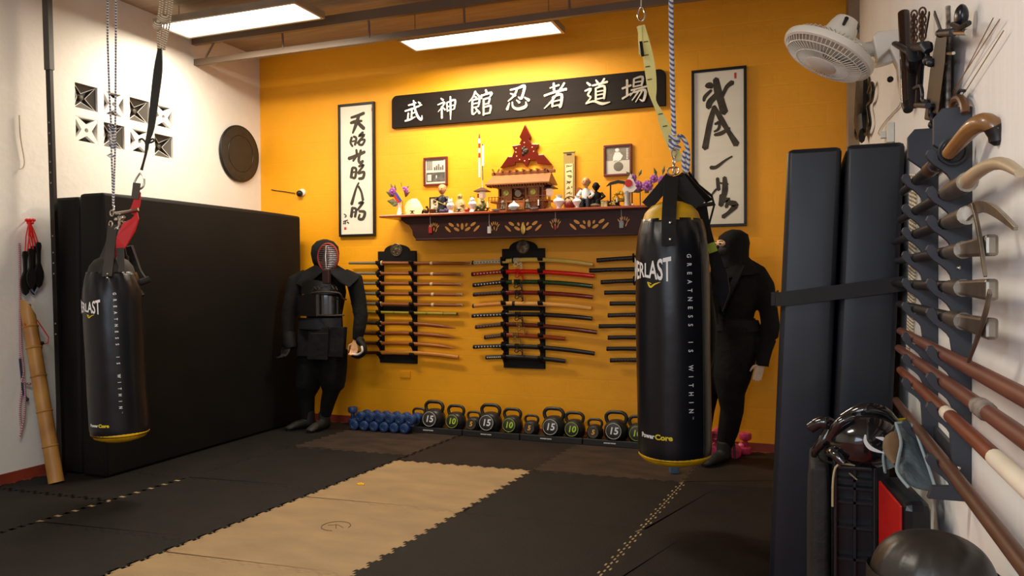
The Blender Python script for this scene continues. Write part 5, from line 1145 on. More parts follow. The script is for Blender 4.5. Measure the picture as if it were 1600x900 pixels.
# purple tray, white fox and cat figures
pt = on_shelf('purple_flower_ornament', 'little purple flower ornament at the feet of the black robed figurine', 'ornament', 694, 5.70)
f = MB(); 
for dx in (-.03, -.01, .012, .03): flower(f, (dx, 0, .022+.006*math.sin(dx*99)), .014)
pl(pt, 'petals', f, mat('mauve_petals', '#6d5a86', .6, var=.2)); pl(pt, 'dish', MB().lathe([(.02, 0), (.036, .01), (.034, .012), (0, .004)], 14), m_dk)
def white_animal(label, x, Y, ztop, red, name='cat_figurine'):
    t = on_shelf(name, label, 'figurine', x, Y, 'white porcelain animal figurines'); h = H(ztop, x, Y); k = h/.12
    pl(t, 'body', MB().lathe([(.026*k, 0), (.022*k, .012*k), (.014*k, .028*k), (.028*k, .045*k), (.032*k, .062*k), (.022*k, .080*k), (.012*k, .086*k), (0, .088*k)], 18), m_por)
    pl(t, 'head', MB().ell((0, -.004, .092*k), (.020*k, .018*k, .017*k), 12, 8).ell((0, -.02*k, .088*k), (.008*k, .01*k, .006*k), 8, 5), m_por)
    e = MB()
    for s_ in (-1, 1): e.lathe([(.007*k, .100*k), (.004*k, .112*k), (0, .122*k)], 6, c=(s_*.012*k, 0, 0))
    pl(t, 'ears', e, mat('red_ear', '#b8301c', .4) if red else m_por)
    pl(t, 'face_marks', MB().ell((-.008*k, -.02*k, .096*k), .0022*k, 5, 4).ell((.008*k, -.02*k, .096*k), .0022*k, 5, 4), m_dk)
white_animal('white porcelain figurine with plain head next to the dark robed figurine', 703.5, 5.74, 309, False, 'porcelain_figurine')
white_animal('white porcelain cat figurine with red ears, between beige statue and paper lantern', 738, 5.74, 306, True)
st = on_shelf('robed_statue', 'beige crouching robed stone statue, left of the white cat figurine', 'statue', 719, 5.80); k = H(303, 719, 5.8)/.14
m_beige = mat('beige_stone', '#b5a070', .6, var=.25, scale=25)
pl(st, 'robe', MB().lathe([(.044*k, 0), (.046*k, .02*k), (.038*k, .06*k), (.030*k, .09*k), (.014*k, .105*k)], 16).tube([(.02*k, -.02, .085*k), (.036*k, -.03, .06*k), (.01, -.035, .05*k)], .010*k, 8), m_beige)
pl(st, 'head', MB().ell((.0, -.005, .120*k), (.018*k, .018*k, .020*k), 12, 8), m_beige); pl(st, 'face_marks', MB().ell((.005, -.024*k, .118*k), (.005, .003, .006), 6, 4), m_dk)
dm = on_shelf('daruma_doll', 'small round red doll with pale face beside the white cat figurine', 'doll', 730, 5.73)
pl(dm, 'body', MB().ell((0, 0, .022), (.023, .022, .022)), mat('red_doll', '#b01c18', .35)); pl(dm, 'face', MB().ell((0, -.016, .028), (.013, .008, .011), 10, 6), mat('painted_flesh', '#d99a62')); 
# paper lanterns with roofs
def toro(label, x, Y, ztop, foot):
    t = on_shelf('paper_lantern', label, 'lantern', x, Y, 'small roofed paper lanterns beside the shrine'); h = H(ztop, x, Y)
    r = MB(); w_ = .058
    r.add([(-w_, -.045, h-.030), (w_, -.045, h-.030), (w_*.25, 0, h), (-w_*.25, 0, h), (-w_, .045, h-.030), (w_, .045, h-.030), (-w_, -.045, h-.036), (w_, -.045, h-.036), (w_, .045, h-.036), (-w_, .045, h-.036)],
          [(0, 1, 2, 3), (5, 4, 3, 2), (0, 3, 4), (1, 5, 2), (0, 6, 7, 1), (1, 7, 8, 5), (5, 8, 9, 4), (4, 9, 6, 0), (6, 9, 8, 7)])
    pl(t, 'roof', r, mat('dark_roof_wood', '#4a2410', .5), smooth=False)
    pl(t, 'lantern_body', MB().lathe([(.018, h-.095), (.032, h-.085), (.032, h-.045), (.024, h-.034), (0, h-.034)], 6), mat('lantern_paper', '#f4c9a0', .6, emit=.35))
    pl(t, 'post', MB().tube([(0, 0, .02), (0, 0, h-.09)], [.013, .010], 8).lathe([(.036, 0), (.036, .012), (.016, .03), (0, .03)], 6), foot)
    pl(t, 'charm_band', MB().box(-.034, -.022, -.024, -.012, h-.085, h-.05), mrd, smooth=False)
toro('paper lantern with dark peaked roof standing left of the wooden shrine', 753.5, 5.80, 293, mat('pale_green_stone', '#b5ac78', .6, var=.3, scale=30))
toro('paper lantern with dark peaked roof standing right of the wooden shrine', 858.5, 5.78, 288, mat('gold_cream', '#d8b050', .5, var=.3, scale=30))
dragon('small greenish figurine standing in front of the left paper lantern', 751, 5.72, '6b6a3a', 1.5, name='guardian_figurine')
# decorative arrow
ar = on_shelf('ceremonial_arrow', 'tall ceremonial arrow banded red and white, standing against the wall left of the shrine', 'arrow', 749.5, 5.90); h = H(209, 749, 5.9); x0 = 0
for k in range(9):
    pl(ar, 'red_band' if k in (0, 2, 4) else 'white_band', MB().tube([(0, 0, h-.035*k*1.15-(.0 if k else 0)), (0, 0, h-.035*(k+1)*1.15)], [.003 if k == 0 else .009, .009], 8), mrd if k in (0, 2, 4) else mwh)
pl(ar, 'shaft', MB().tube([(.024, .01, .02), (.018, .01, h*.62)], .005, 6), mat('cream_shaft', '#d8cfa8', .6)); pl(ar, 'paper_wrap', MB().lathe([(.014, .02), (.020, .12), (.018, .2), (.008, .22)], 8), mat('cream_paper_print', '#e0d08a', .7, var=.3, scale=60))
pl(ar, 'fletching', MB().box(.022, .040, .0, .004, h*.60, h*.86), mwh, smooth=False); pl(ar, 'dark_ties', MB().tube([(.030, -.002, h*.42), (.028, -.002, h*.6)], .003, 6).ell((.03, -.002, h*.86), (.006, .004, .006)), m_dk)

# ---- wooden shrine
SH = on_shelf('wooden_shrine', 'natural wood shrine with long gabled roof, railings and round mirror, middle of the shelf', 'shrine', 812, 5.80)
def sx(x): return X(x, 5.74) - X(812, 5.80)
def sz(y, Y=5.72): return PY(812, y, Y).z - ZS
zr, ze = sz(268.5), sz(286)
rw0, rw1 = sx(762), sx(861)
rf = MB(); hy = .11
x0r, x1r = sx(768), sx(858)
rf.add([(rw0, -hy, ze), (rw1, -hy, ze), (x1r, 0, zr), (x0r, 0, zr), (rw0, hy, ze), (rw1, hy, ze), (rw0, -hy, ze-.010), (rw1, -hy, ze-.010), (rw0, hy, ze-.01), (rw1, hy, ze-.01)],
       [(0, 1, 2, 3), (5, 4, 3, 2), (0, 6, 7, 1), (4, 5, 9, 8), (0, 3, 4, 8, 6), (1, 7, 9, 5, 2), (6, 8, 9, 7)])
roof = pl(SH, 'roof', rf, m_hin2, smooth=False)
pl(SH, 'ridge_beam', MB().box(sx(765), sx(864), -.014, .014, zr-.008, zr+.016), m_hin, smooth=False, bevel=.002)
for k in range(7): x = sx(782 + k*11); pl(SH, 'ridge_log', MB().tube([(x, -.034, zr+.022), (x, .034, zr+.022)], .009, 8), m_hin)
for x in (sx(771), sx(855)):
    c = MB()
    for s_ in (-1, 1): c.box(-.005, .005, -.005, .005, 0, .07); 
    c = MB(T(x, 0, zr-.01) @ R(28, 'Y')).box(-.005, .005, -.006, .006, 0, .062); c2 = MB(T(x, -.008, zr-.01) @ R(-28, 'Y')).box(-.005, .005, -.006, .006, 0, .062); c.v += c2.v; c.f += [tuple(i+8 for i in f) for f in c2.f]
    pl(SH, 'forked_finial', c, m_hin, smooth=False)
raf = MB()
for k in range(24): x = rw0 + .012 + (rw1-rw0-.024)*k/23; raf.box(x-.003, x+.003, -hy+.004, 0, ze-.022, ze-.010)
pl(SH, 'rafters', raf, m_hin, smooth=False)
b0, b1, zbody = sx(779), sx(848), sz(289)
fl0 = sz(313)
pl(SH, 'back_wall', MB().box(b0, b1, .02, .04, fl0, zbody), m_hin, smooth=False); pl(SH, 'side_wall', MB().box(b0, b0+.008, -.05, .02, fl0, zbody), m_hin, smooth=False); pl(SH, 'side_wall', MB().box(b1-.008, b1, -.05, .02, fl0, zbody), m_hin, smooth=False)
pl(SH, 'lintel', MB().box(b0-.012, b1+.012, -.062, -.048, zbody-.022, zbody), m_hin2, smooth=False)
for x in (780, 799, 822, 842, 848): pl(SH, 'post', MB().box(sx(x)-.006, sx(x)+.006, -.066, -.052, .03, zbody), m_hin, smooth=False, bevel=.001)
for x, nm in ((790, 'l'), (832, 'r')):
    pl(SH, 'door_panel', MB().box(sx(x)-.040, sx(x)+.040, -.050, -.044, fl0, zbody-.022), m_hin2, smooth=False)
    pl(SH, 'gilt_crest', MB(frame((sx(x), -.0505, sz(300)), (1, 0, 0), (0, 0, 1))).lathe([(0, 0), (.024, 0), (.024, .002), (.017, .004), (.014, .002), (0, .003)], 16), mat('gilt_green', '#b5b04a', .4, metal=.4))
pl(SH, 'mirror', MB(frame((sx(810.5), -.075, sz(302)), (1, 0, 0), (0, 0, 1))).lathe([(0, -.003), (.028, -.003), (.029, 0), (.026, .004), (0, .004)], 24), mat('round_mirror', '#b8b2a0', .15, metal=.9))
pl(SH, 'mirror_stand', MB().tube([(sx(803), -.07, sz(308)), (sx(810), -.07, sz(311)), (sx(818), -.07, sz(308))], .004, 6), m_hin)
cl = MB(); 
for k in range(12): cl.ell((sx(803 + (k*7) % 17), -.045, sz(292 + (k*5) % 11)), (.010, .006, .010), 7, 5)
pl(SH, 'cloth_decoration', cl, mat('red_brocade', '#a83a20', .6, var=.5, scale=50, col2='#4a5a30'))
pl(SH, 'floor_platform', MB().box(sx(768), sx(858), -.085, .06, fl0-.012, fl0), m_hin2, smooth=False)
pl(SH, 'plinth', MB().box(sx(776), sx(850), -.06, .05, 0, fl0-.012), m_hin, smooth=False)
for xa, xb in ((766, 790), (826, 855)):
    rl = MB()
    for y in (307, 311.5): rl.box(sx(xa), sx(xb), -.094, -.088, sz(y)-.002, sz(y)+.002)
    for k in range(6): x = sx(xa + (xb-xa)*k/5); rl.box(x-.002, x+.002, -.094, -.088, fl0-.01, sz(306))
    pl(SH, 'railing', rl, m_hin, smooth=False)
stp = MB()
for k in range(4): stp.box(sx(799), sx(822), -.09-.018*(3-k), -.06, .001 if k == 0 else .016*k, .016*(k+1))
pl(SH, 'steps', stp, m_hin2, smooth=False)
for x in (797, 824): pl(SH, 'step_post', MB().box(sx(x)-.005, sx(x)+.005, -.15, -.14, .0, .085), m_hin2, smooth=False)
# things in front of the shrine
YQ = 5.675
def bottle(label, x, Y, ztop, prof, name='porcelain_vase', grp='white porcelain vases'):
    t = on_shelf(name, label, 'vase', x, Y, grp); h = H(ztop, x, Y); pl(t, 'vessel', MB().lathe([(r*h, z*h) for r, z in prof], 20), m_por)
    pl(t, 'foot_ring', MB().lathe([(prof[0][0]*h*1.15, 0), (prof[0][0]*h*1.15, .05*h), (prof[0][0]*h, .06*h)], 18), m_por)
bottle('onion shaped white porcelain vessel with pointed lid in front of the shrine', 803, YQ, 313, [(.30, 0), (.52, .15), (.60, .35), (.50, .55), (.22, .72), (.06, .86), (0, 1)], 'porcelain_jar')
vp = [(.20, 0), (.16, .12), (.36, .38), (.44, .55), (.38, .68), (.20, .80), (.22, .90), (.26, 1.0), (.18, 1.0), (.14, .9)]
bottle('white porcelain vase standing between right paper lantern and hanging paper slip', 873.5, 5.73, 305, vp)
bottle('white porcelain vase directly left of the seated bald figurine', 902.5, 5.73, 306, vp)
for x, lab in ((786.5, 'small dark guardian lion figurine left of the white pointed vessel'), (825, 'small dark guardian lion figurine right of the shrine steps')):
    t = on_shelf('guardian_lion', lab, 'figurine', x, 5.70, 'dark guardian lions'); mm = mat('dark_speckled_stone', '#3b2f26', .5, var=.6, scale=60, col2='#a89a80')
    pl(t, 'body', MB().tube([(0, .01, .012), (0, .004, .035), (0, -.006, .055)], [(.016, .02), (.017, .016), (.011, .011)], 10, up=(0, 1, 0)), mm)
    pl(t, 'head', MB().ell((0, -.010, .068), (.014, .014, .014)).ell((0, -.022, .064), (.007, .007, .006), 8, 5), mm); pl(t, 'base', MB().box(-.016, .016, -.022, .02, 0, .010), m_dk, smooth=False)
    lg = MB(); 
    for s_ in (-1, 1): lg.tube([(s_*.009, -.01, .045), (s_*.010, -.016, .012)], .005, 7)
    pl(t, 'front_legs', lg, mm)
for x, lab in ((774.5, 'flat white offering dish at the left foot of the shrine'), (834, 'flat white offering dish at the right foot of the shrine')):
    t = on_shelf('offering_dish', lab, 'dish', x, YQ, 'white offering dishes'); pl(t, 'plate', MB().lathe([(.02, 0), (.038, .010), (.040, .013), (.034, .011), (0, .004)], 20), m_por); pl(t, 'foot_ring', MB().lathe([(.022, 0), (.02, .004), (0, .004)], 16), m_por)
t = on_shelf('folded_leaf_offering', 'small yellow green folded offering beside the white pointed vessel', 'offering', 811, 5.69); L = MB(); leaf3(L, (-.02, 0, .008), (.034, -.01, .028), .012); leaf3(L, (-.02, 0, .006), (.030, -.012, .014), .010); pl(t, 'leaves', L, mat('yellow_green', '#a0a030', .6), smooth=False); pl(t, 'clip', MB().ell((-.018, 0, .008), .006, 6, 5), m_gold)
# paper slip / narrow scroll standing behind
ps = on_shelf('narrow_hanging_scroll', 'narrow tan hanging scroll with a column of brush writing, right of the shrine', 'hanging scroll', 889.5, 5.97)
h = H(237.5, 889, 5.97); w_ = (X(898.5, 5.97)-X(881, 5.97))/2
pl(ps, 'backing', MB().box(-w_, w_, 0, .012, .01, h), mat('tan_scroll_silk', '#a88a4a', .7, var=.1), smooth=False)
pl(ps, 'paper', MB().box(-w_*.68, w_*.68, -.003, 0, .06, h*.80), mat('cream_scroll_paper', '#eadb9a', .7), smooth=False)
pl(ps, 'top_rod', MB().tube([(-w_*1.08, 0, h), (w_*1.08, 0, h)], .006, 8), mat('tan_scroll_silk', '#a88a4a')); pl(ps, 'hanging_cord', MB().box(-.02, .02, -.004, 0, h-.022, h-.014), m_dk, smooth=False)
wr_ = MB(frame((0, -.0035, 0), (1, 0, 0), (0, 0, 1)))
random.seed(3)
for k in range(7):
    z = h*.76 - k*.043
    for j in range(4):
        a = random.uniform(-.4, .4)*w_*1.3; b_ = random.uniform(-.4, .4)*w_*1.3; wr_.stroke([(a, z+random.uniform(-.012, .012), .004), ((a+b_)/2+.004, z+random.uniform(-.012, .012), .006), (b_, z+random.uniform(-.012, .012), .003)], 0, .0005+j*.0001)
pl(ps, 'brush_writing', wr_, m_ink, smooth=False)
# red basket jar, gold boxes, arch stand, golden ball, grey cup, thin stand, trays
t = on_shelf('handled_jar', 'red and bronze round jar with arched handle between the two white vases', 'jar', 890.5, 5.74)
pl(t, 'jar_body', MB().lathe([(.022, 0), (.042, .02), (.044, .04), (.034, .06), (.026, .064), (0, .064)], 18), mat('red_bronze', '#8a1e22', .35, var=.4, scale=18)); pl(t, 'handle', MB().tube([(.050*math.cos(PI*k/10), 0, .04+.055*math.sin(PI*k/10)) for k in range(11)], .005, 7), mat('bronze_handle', '#6b3420', .4)); pl(t, 'pale_patch', MB().ell((0, -.034, .05), (.02, .008, .018), 10, 6), mat('pale_bronze', '#b08a60', .5))  # pale bronze coloured patch on the front of the jar
t = on_shelf('gold_box', 'small white and gold box beside the black ninja figurine', 'box', 944.5, 5.72); pl(t, 'box', MB().box(-.024, .024, -.018, .018, 0, .045), mat('white_gold_box', '#c9b87a', .4, var=.4, scale=50), smooth=False, bevel=.002); pl(t, 'lid', MB().box(-.026, .026, -.02, .02, .045, .052), m_gold, smooth=False)
t = on_shelf('gold_star_ornament', 'small golden star ornament on black base before the sword stand arch', 'ornament', 959, 5.71)
s_ = [((.024 if k % 2 == 0 else .010)*math.sin(k*PI/5), .030+(.024 if k % 2 == 0 else .010)*math.cos(k*PI/5)) for k in range(10)]
pl(t, 'star', MB(frame((0, 0, 0), (1, 0, 0), (0, 0, 1))).prism(s_, 0, .006), m_gold, smooth=False); pl(t, 'base', MB().box(-.02, .02, -.012, .012, 0, .008), m_dk, smooth=False)
t = on_shelf('dark_tray', 'low black tray with brass ornaments behind the small gold box', 'tray', 952, 5.80); pl(t, 'tray', MB().box(-.09, .07, -.02, .02, 0, .012).box(-.09, .07, .016, .02, .012, .055), m_dk, smooth=False); pl(t, 'brass_balls', MB().ell((.01, -.004, .026), .013).ell((.038, -.004, .024), .011), m_gold)
t = on_shelf('sword_display_arch', 'small black arched lacquer stand behind the white flag with red disc', 'stand', 966, 5.86); ha = H(281.5, 966, 5.86)
xa, xb = X(953, 5.86)-X(966, 5.86), X(977, 5.86)-X(966, 5.86)
pl(t, 'arch', MB(frame((0, .008, 0), (1, 0, 0), (0, 0, 1))).prism([(xa-.03, ha-.045), (xa, ha-.015), (0, ha), (xb, ha-.012), (xb+.03, ha-.040), (xb, ha-.034), (0, ha-.025), (xa, ha-.036)], 0, .016), m_black, smooth=False)
pl(t, 'post', MB().box(xa, xa+.010, -.006, .006, 0, ha-.03), m_black, smooth=False); pl(t, 'post', MB().box(xb-.010, xb, -.006, .006, 0, ha-.03), m_black, smooth=False); pl(t, 'cross_bar', MB().box(xa, xb, -.006, .006, .05, .062), m_black, smooth=False)
t = on_shelf('golden_ball_ornament', 'crumpled golden round ornament under the black arch stand', 'ornament', 966.5, 5.78); g = MB()
random.seed(5)
for k in range(26): a, b_ = random.random()*6.28, random.random()*3.14; g.ell((.040*math.cos(a)*math.sin(b_), .03*math.sin(a)*math.sin(b_), .085+.030*math.cos(b_)), .014, 6, 4)
pl(t, 'ball', g, mat('golden_foil', '#d8ac30', .4, metal=.3, var=.3, scale=30)); pl(t, 'stand', MB().lathe([(.03, 0), (.03, .008), (.008, .02), (.008, .06), (.03, .065)], 14), m_dk)
t = on_shelf('grey_cup', 'grey white porcelain cup standing under the white flag', 'cup', 980.5, 5.75); hc = H(299, 980, 5.75); pl(t, 'cup', MB().lathe([(.030, 0), (.026, .01), (.022, hc*.5), (.026, hc), (.022, hc), (.018, hc*.6), (0, hc*.55)], 18), mat('grey_porcelain', '#b5aca0', .4)); pl(t, 'foot_ring', MB().lathe([(.034, 0), (.032, .006), (0, .006)], 16), mat('grey_porcelain', '#b5aca0'))
t = on_shelf('thin_wire_stand', 'thin dark wire stand between the grey cup and the right flower vase', 'stand', 994, 5.86); hw = H(290, 994, 5.86)
wm = MB(); wm.tube([(-.03, 0, 0), (-.03, 0, hw), (.03, 0, hw+.01), (.032, 0, 0)], .004, 6); pl(t, 'wire_frame', wm, m_dk); pl(t, 'foot_bar', MB().box(-.04, .045, -.02, .02, 0, .012), mat('grey_bar', '#9a8f80', .5), smooth=False)
for x, Y_ in ((1020, 5.69), (988.5, 5.69)):
    t = on_shelf('white_bead', 'tiny white round bead on the front edge of the shelf, %s' % ('right' if x > 1000 else 'below the red disc flag'), 'bead', x, Y_, 'tiny beads on the shelf edge'); pl(t, 'bead', MB().ell((0, 0, .008), .008, 10, 7), m_por)
# ------------------------------------------------------------------ kettlebells on racks
m_kb = mat('kettlebell_black', (.014, .013, .012), .4, var=.1)
Zk = {5: .155, 10: .20, 15: .225}
kcol = {5: mat('print_amber', '#e0a020', .5), 10: mat('print_lime', '#a8c820', .5), 15: mat('print_white', '#dcdcdc', .5)}
YKB = 5.82; ZR = .05
def kettlebell(n, loc, label):
    t = thing('kettlebell', label, 'kettlebell', loc, 'kettlebells along the yellow wall'); h = Zk[n]; r = h*.33
    def pk(name, mb, m, **k): return obj(name, mb, m, t, local=True, **k)
    r = h*.43; b = MB(); b.lathe([(0, 0), (r*.70, 0), (r*.90, r*.18), (r*1.0, r*.60), (r*.95, r*1.0), (r*.76, r*1.36), (r*.45, r*1.56), (0, r*1.62)], 26)
    pk('bell', b, m_kb)
    w_ = h*.335
    hp = smooth_pts([(-w_*.72, 0, h*.48), (-w_*1.02, 0, h*.68), (-w_*1.02, 0, h*.82), (-w_*.66, 0, h*.925), (0, 0, h*.94), (w_*.66, 0, h*.925), (w_*1.02, 0, h*.82), (w_*1.02, 0, h*.68), (w_*.72, 0, h*.48)], 3)
    pk('handle', MB().tube(hp, h*.066, 10, up=(0, 1, 0)), m_kb)
    M = frame((0, -r*.98, h*.36), (1, 0, 0), (0, .12, 1)); q = h*.29
    pk('face_plate', MB(M).lathe([(0, -.03), (q, -.03), (q, .004), (q*.95, .006), (0, .006)], 28), mat('plate_grey', '#2a2823', .5))
    pk('plate_ring', MB(M).tube([(q*.90*math.cos(a*PI/12), q*.90*math.sin(a*PI/12), .006) for a in range(25)], .0014, 5), kcol[n] if n != 5 else mat('ring_brown', '#6b5430', .5))
    pk('number', text_mb(str(n), q*1.15, M @ T(0, 0, .0065), .0006, offset=.0016, shear=.15), kcol[n], smooth=False)
    return t
first = {}
KB = [(5, 655, 'amber 5 kettlebell, leftmost, next to the blue dumbbells'), (15, 679, 'white 15 kettlebell, the leftmost of its size, on the first rack'), (10, 713, 'lime 10 kettlebell, the leftmost of its size, on the first rack'),
      (5, 741, 'amber 5 kettlebell, second from the left, between a lime 10 and a white 15'), (15, 767, 'white 15 kettlebell, second from the left, under the middle sword rack'), (10, 801, 'lime 10 kettlebell, second from the left'),
      (5, 831, 'amber 5 kettlebell, third from the left'), (15, 865.5, 'white 15 kettlebell, third from the left'), (10, 898, 'lime 10 kettlebell, third from the left'),
      (5, 930, 'amber 5 kettlebell, rightmost of its size'), (15, 963, 'white 15 kettlebell, rightmost of its size, near the big bag'), (10, 998, 'lime 10 kettlebell partly hidden behind the big hanging bag')]
for n, px, lab in KB:
    x = PY(px, 665, YKB).x; loc = (x, YKB, ZR+.001)
    if n in first: dup(first[n], loc, label=lab)
    else: first[n] = kettlebell(n, loc, lab)
m_kr = mat('black_plastic_rack', (.013, .012, .011), .5, var=.1)
for k, (x0, x1) in enumerate(((632, 721.5), (723, 811.5), (813, 909.5), (911, 1012))):
    a, b_ = PY(x0, 680, 5.72).x, PY(x1, 690, 5.72).x
    t = thing('kettlebell_rack', 'low black kettlebell rack, ' + ['leftmost, starting beside the blue dumbbells', 'second from the left', 'third from the left', 'rightmost, running behind the big bag'][k], 'kettlebell rack', ((a+b_)/2, 5.82, .013), 'low black kettlebell racks')
    obj('tray', MB().box(a, b_, 5.74, 5.90, .013, ZR), m_kr, t, smooth=False, bevel=.004); obj('front_lip', MB().box(a, b_, 5.715, 5.738, .013, .062), m_kr, t, smooth=False, bevel=.004)
    c = (a+b_)/2; M = BACK((c - .04, 5.714, .040)); lg = MB(M)
    for q in range(4): lg.box(-.045+.010*q, -.038+.010*q, -.004, .004, 0, .001); lg.box(.010+.010*q, .017+.010*q, -.004, .004, 0, .001)
    lg.prism([(-.003, -.006), (-.010, .004), (-.003, .002), (.003, .006), (.006, .001), (.002, -.002)], 0, .001)
    obj('rack_logo', lg, m_letter, t, smooth=False)
# ---- dumbbells
def dumbbell(label, m, loc, grp, r=.043, L=.158, axis='Y'):
    t = thing('dumbbell', label, 'dumbbell', loc, grp)
    for s_ in (-1, 1):
        M = R(90, 'X') if 1 else 0
        obj('head', MB(R(90 if s_ > 0 else -90, 'X') @ T(0, 0, L/2-.055)).lathe([(r*.7, 0), (r*.97, .008), (r, .02), (r, .042), (r*.88, .052), (r*.5, .055), (r*.42, .052), (0, .052)], 16), m, t, local=True)
    obj('grip_bar', MB(R(90, 'X')).lathe([(.016, -L/2+.05), (.019, 0), (.016, L/2-.05)], 12), m, t, local=True)
    return t
m_bd = mat('blue_dumbbell_vinyl', '#26406e', .4, var=.15, scale=30); m_pd = mat('pink_dumbbell_vinyl', '#c8385e', .4, var=.12, scale=30)
YD = 5.70
lower = [551.7, 568.8, 584, 599.5, 614.4, 630.4]; upper = [561.5, 577.7, 593.8, 608.8, 623.4, 638.4]
d0 = None; xs_l = []; word = ['leftmost', 'second from the left', 'third from the left', 'fourth from the left', 'fifth from the left', 'rightmost']
x_0 = PY(lower[0], 662, YD-.08).x; x_1 = PY(lower[-1], 668, YD-.08).x
for k in range(6):
    x = x_0 + (x_1-x_0)*k/5; xs_l.append(x); loc = (x, YD, .013+.0435)
    lab = 'blue dumbbell in the bottom row of the stack, ' + word[k]
    if d0 is None: d0 = dumbbell(lab, m_bd, loc, 'stacked blue dumbbells')
    else: dup(d0, loc, label=lab)
sp = xs_l[1]-xs_l[0]; hz = math.sqrt(max(0, .0875**2-(sp/2)**2))
for k in range(6):
    dup(d0, (xs_l[k]+sp/2, YD+.01+.004*(k % 2), .0565+max(hz, .066)), label='blue dumbbell in the top row of the stack, ' + word[k])
x = PY(547.5, 650, YD+.10).x
dup(d0, (x-.01, YD+.155,   .013+.080), rot=(PI/2, 0, 0), label='blue dumbbell standing upright at the left end of the stack')
YP = 5.80
p0 = dumbbell('pink dumbbell standing upright against the wall right of the ninja boot', m_pd, (PY(1164.5, 690, YP).x, YP, .013+.080), 'pink dumbbells behind the ninja mannequin', r=.044); p0.rotation_euler = (PI/2, 0, 0)
dup(p0, (PY(1147, 700, YP-.16).x, YP-.12, .013+.044), rot=(0, 0, .12), label='pink dumbbell lying end on behind the ninja boot, lower one')
dup(p0, (PY(1152, 692, YP).x-.01, YP+.03, .013+.044), rot=(0, 0, 1.2), label='pink dumbbell lying crosswise behind the other pink ones')
dup(p0, (PY(1118, 703, YP-.1).x, YP-.10, .013+.044), rot=(0, 0, -.15), label='pink dumbbell on the floor between big bag and ninja boot')
dup(p0, (PY(1121, 690, YP).x, YP-.02, .013+.135), rot=(0, .1, -.1), label='pink dumbbell on top, between big bag and ninja boot')
# ---- small things on the floor
q = P(1053, 739, 2, .013); s = .030
bc = MB(T(q.x, q.y, .013) @ R(20, 'Z')).box(-s, s, -s, s, 0, 2*s*.8)
solo('blue_foam_cube', 'small dusty blue cube on the floor under the large bag', 'cube', bc, mat('dusty_blue', '#3f5570', .6), smooth=False, bevel=.006)
q = P(564, 757, 2, .0135); ysx = MB(T(q.x, q.y, .0135)); ysx.prism([(-.026, -.01), (-.01, -.018), (.012, -.012), (.028, -.014), (.022, .006), (.006, .016), (-.014, .012), (-.022, .004)], 0, .006); ysx.ell((.0, 0, .006), (.014, .009, .006), 8, 5)
solo('yellow_scrap', 'small bright yellow scrap lying on the farther tan mat', 'scrap', ysx, mat('bright_yellow', '#f0b400', .6), smooth=False)
# ---- bamboo pole with cut top, wooden daggers and cords on the left wall
m_bb = mat('dry_bamboo', '#b98a45', .45, var=.2, scale=4, bump=.05, col2='#8f5f28')
q0 = P(88, 754, 2, .013); q1 = PX(43, 484, -4.74)
q0 = Vector((q0.x, q0.y, .014))
bp = thing('bamboo_pole', 'thick dry bamboo pole with slanted cut top leaning on the left wall', 'bamboo pole', q0)
def lerp_(f): return q0.lerp(q1, f)
pts = []; rad = []
for k in range(31): pts.append(lerp_(k/30)); rad.append(.046 - .004*k/30)
cu = MB().tube(pts, rad, 16, cap=True)
for v in range(len(cu.v)-16, len(cu.v)): cu.v[v] = cu.v[v] + Vector((0, 0, (cu.v[v].y - q1.y)*-1.6 ))
obj('culm', cu, m_bb, bp)
tdir = (q1-q0).normalized()
for f in (.205, .405, .61, .775, .90): 
    p = lerp_(f); obj('node', MB().tube([p-tdir*.008, p, p+tdir*.008], [.044, .050, .044], 16), m_bb, bp)
hol = MB(Matrix.Translation(q1 + Vector((.012, -.01, .01))) @ R(58, 'X')).ell((0, 0, 0), (.028, .034, .008), 14, 6); obj('hollow_end', hol, mat('bamboo_hollow', '#6b4a22', .7), bp)
m_rc = mat('red_cord', '#b0141c', .6)
cc = MB(); W_ = lambda x, y, X_=-4.76: PX(x, y, X_)
cc.tube([W_(58, 500, -4.70), W_(66, 512, -4.70), W_(76, 527, -4.70), W_(75, 536, -4.70), W_(67, 538, -4.69), W_(48, 524, -4.69), W_(38, 505, -4.70)], .0035, 6)
solo('red_pole_cord', 'thin red cord tied round the bamboo pole', 'cord', cc, m_rc)
kc = MB(); kc.ell(W_(66, 536, -4.69), .012); kc.tube([W_(66, 537, -4.69), W_(64, 548, -4.69), W_(63, 555, -4.69)], .005, 6); solo('dark_cord_knot', 'small dark knotted cord end beside the bamboo pole', 'cord', kc, m_dk)
m_wd = mat('black_training_wood', '#151210', .55, var=.2)
dn = []
LN_ = {0: (40, 392, 462, 'left one, nearest the camera'), 1: (49, 388, 452, 'middle one, in front'), 2: (57, 378, 450, 'right one, nearest the gym mats'), 3: (53, 384, 461, 'back one with pale blade edge')}
